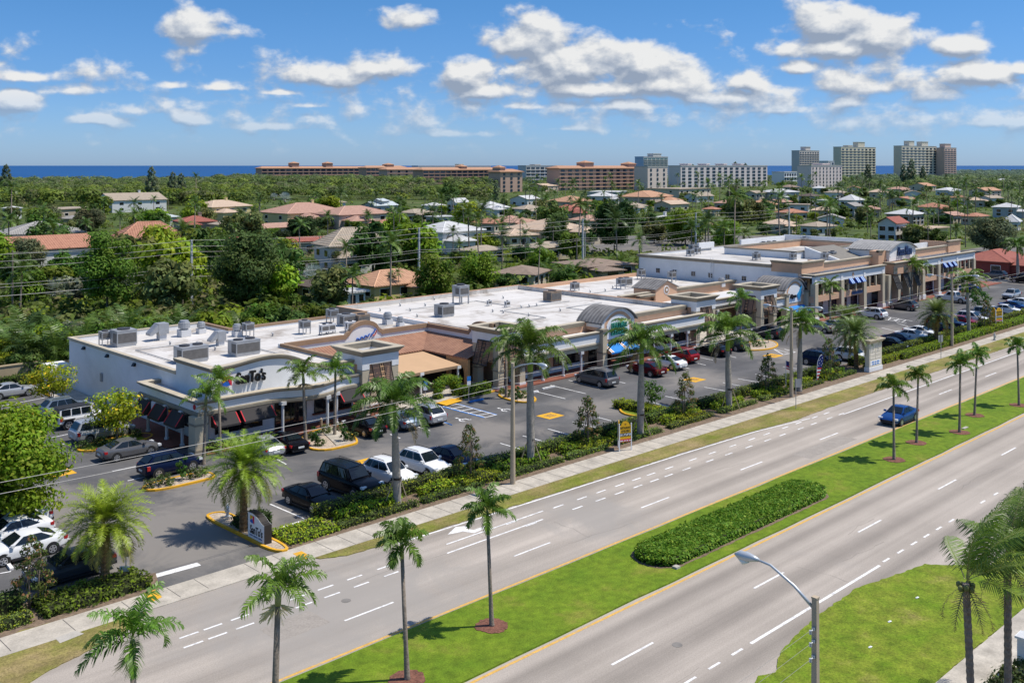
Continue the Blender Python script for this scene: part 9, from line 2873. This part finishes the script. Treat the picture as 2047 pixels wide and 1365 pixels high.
# belt of bushy growth right behind the plaza wall
AP = small_palm(.7, 81, 2.6, 22, (.09, .13, .015), 'areca_palm', 18, .09, .6, (.1, 0, 0), .15, .9)
AP2 = small_palm(1.5, 82, 3.0, 20, (.06, .105, .015), 'areca_palm', 18, .11, .7, (.1, 0, 0), .12, .9)
x = -16.0
while x < 84:
    for row in range(9 if x < 42 else 5):
        yb = 113.6 + row * 2.6 + rp_.uniform(-.6, .6)
        if row > 2 and rp_.random() < .25:
            continue
        q = rp_.random()
        p = (x + rp_.uniform(-.9, .9), yb)
        if x > 62 and row > 1:
            continue
        if q < .5:
            (AP if q < .25 else AP2).put(p, rp_.uniform(0, 6), rp_.uniform(.9, 1.7), 'bushy yellow green cane palm in the green belt behind the plaza', 'palm', 'cane palms of the green belt')
        else:
            o = BB[rp_.choice([0, 1, 2, 4, 5])].put(p, rp_.uniform(0, 6), rp_.uniform(.5, .95), 'dense bush in the green belt behind the plaza', 'shrub', 'bushes of the green belt')
            o.name = 'garden_bush'
    x += 2.3
BB[5].put(at(152, 690), 0, 1.0, 'silvery grey bush at the back corner of the restaurant', 'shrub')
for px, py in ((1100, 566), (1130, 568), (1150, 560), (1180, 556), (1090, 558), (1215, 548), (1240, 540)):
    AP2.put(at(px, py), px * .3, 1.1, 'drooping cane palm between the bungalows and the link roof', 'palm', 'cane palms by the bungalows')
hp = at(735, 600)
hedge('hedge', hp[0] - 4, hp[0] + 4.5, hp[1] - .8, hp[1] + .8, 1.5, 'light clipped hedge before the red tiled yellow house', BGREEN, 40, .13, .1)

# ---- mangrove wood by the sea: one mass
V, C = [], []
nt_ = 0
for i in range(5200):
    r0 = rng.random()
    if r0 < .62:
        px, Y = rng.uniform(-60, 985), 570 * (2.3 ** rng.random())
        if px > 500 and Y < 665:
            continue
    elif r0 < .8:
        px, Y = rng.uniform(1000, 2080), rng.uniform(950, 1900)
    else:
        px, Y = rng.uniform(1900, 2090), 1000 * (4.1 ** rng.random())
    x, y = depth_pt(px, Y)
    if not free((x, y), 2.0):
        continue
    k = max(1.0, Y / 1000)
    R_ = rng.uniform(3.2, 7.4) * (1 + .35 * (k - 1)); Ht = rng.uniform(4.0, 9.0) + (5.0 if Y > 820 and 430 < px < 990 else 1.5 if px < 990 else 0)
    n = 64
    d = unit(rng.normal(0, 1, (n, 3))); d[:, 2] = np.abs(d[:, 2])
    P = np.array([x, y, Ht - R_ * .62]) + d * np.array([R_, R_, R_ * .62]) * rng.uniform(.75, 1.05, (n, 1))
    V.append(leaf_quads(P, d + [0, 0, .4], R_ * .17, .7, .3))
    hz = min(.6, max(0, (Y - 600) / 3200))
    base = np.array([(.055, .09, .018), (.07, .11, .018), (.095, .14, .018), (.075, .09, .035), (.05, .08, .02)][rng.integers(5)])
    base = base * (1 - hz) + np.array((.10, .14, .15)) * hz  # farther trees shift to pale blue-green: aerial haze painted into the leaf colour
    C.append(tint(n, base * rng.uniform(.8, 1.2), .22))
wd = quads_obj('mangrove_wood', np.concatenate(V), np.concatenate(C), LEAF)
wd['kind'] = 'stuff'; tag(wd, 'dense green mangrove wood stretching to the sea shore', 'wood')
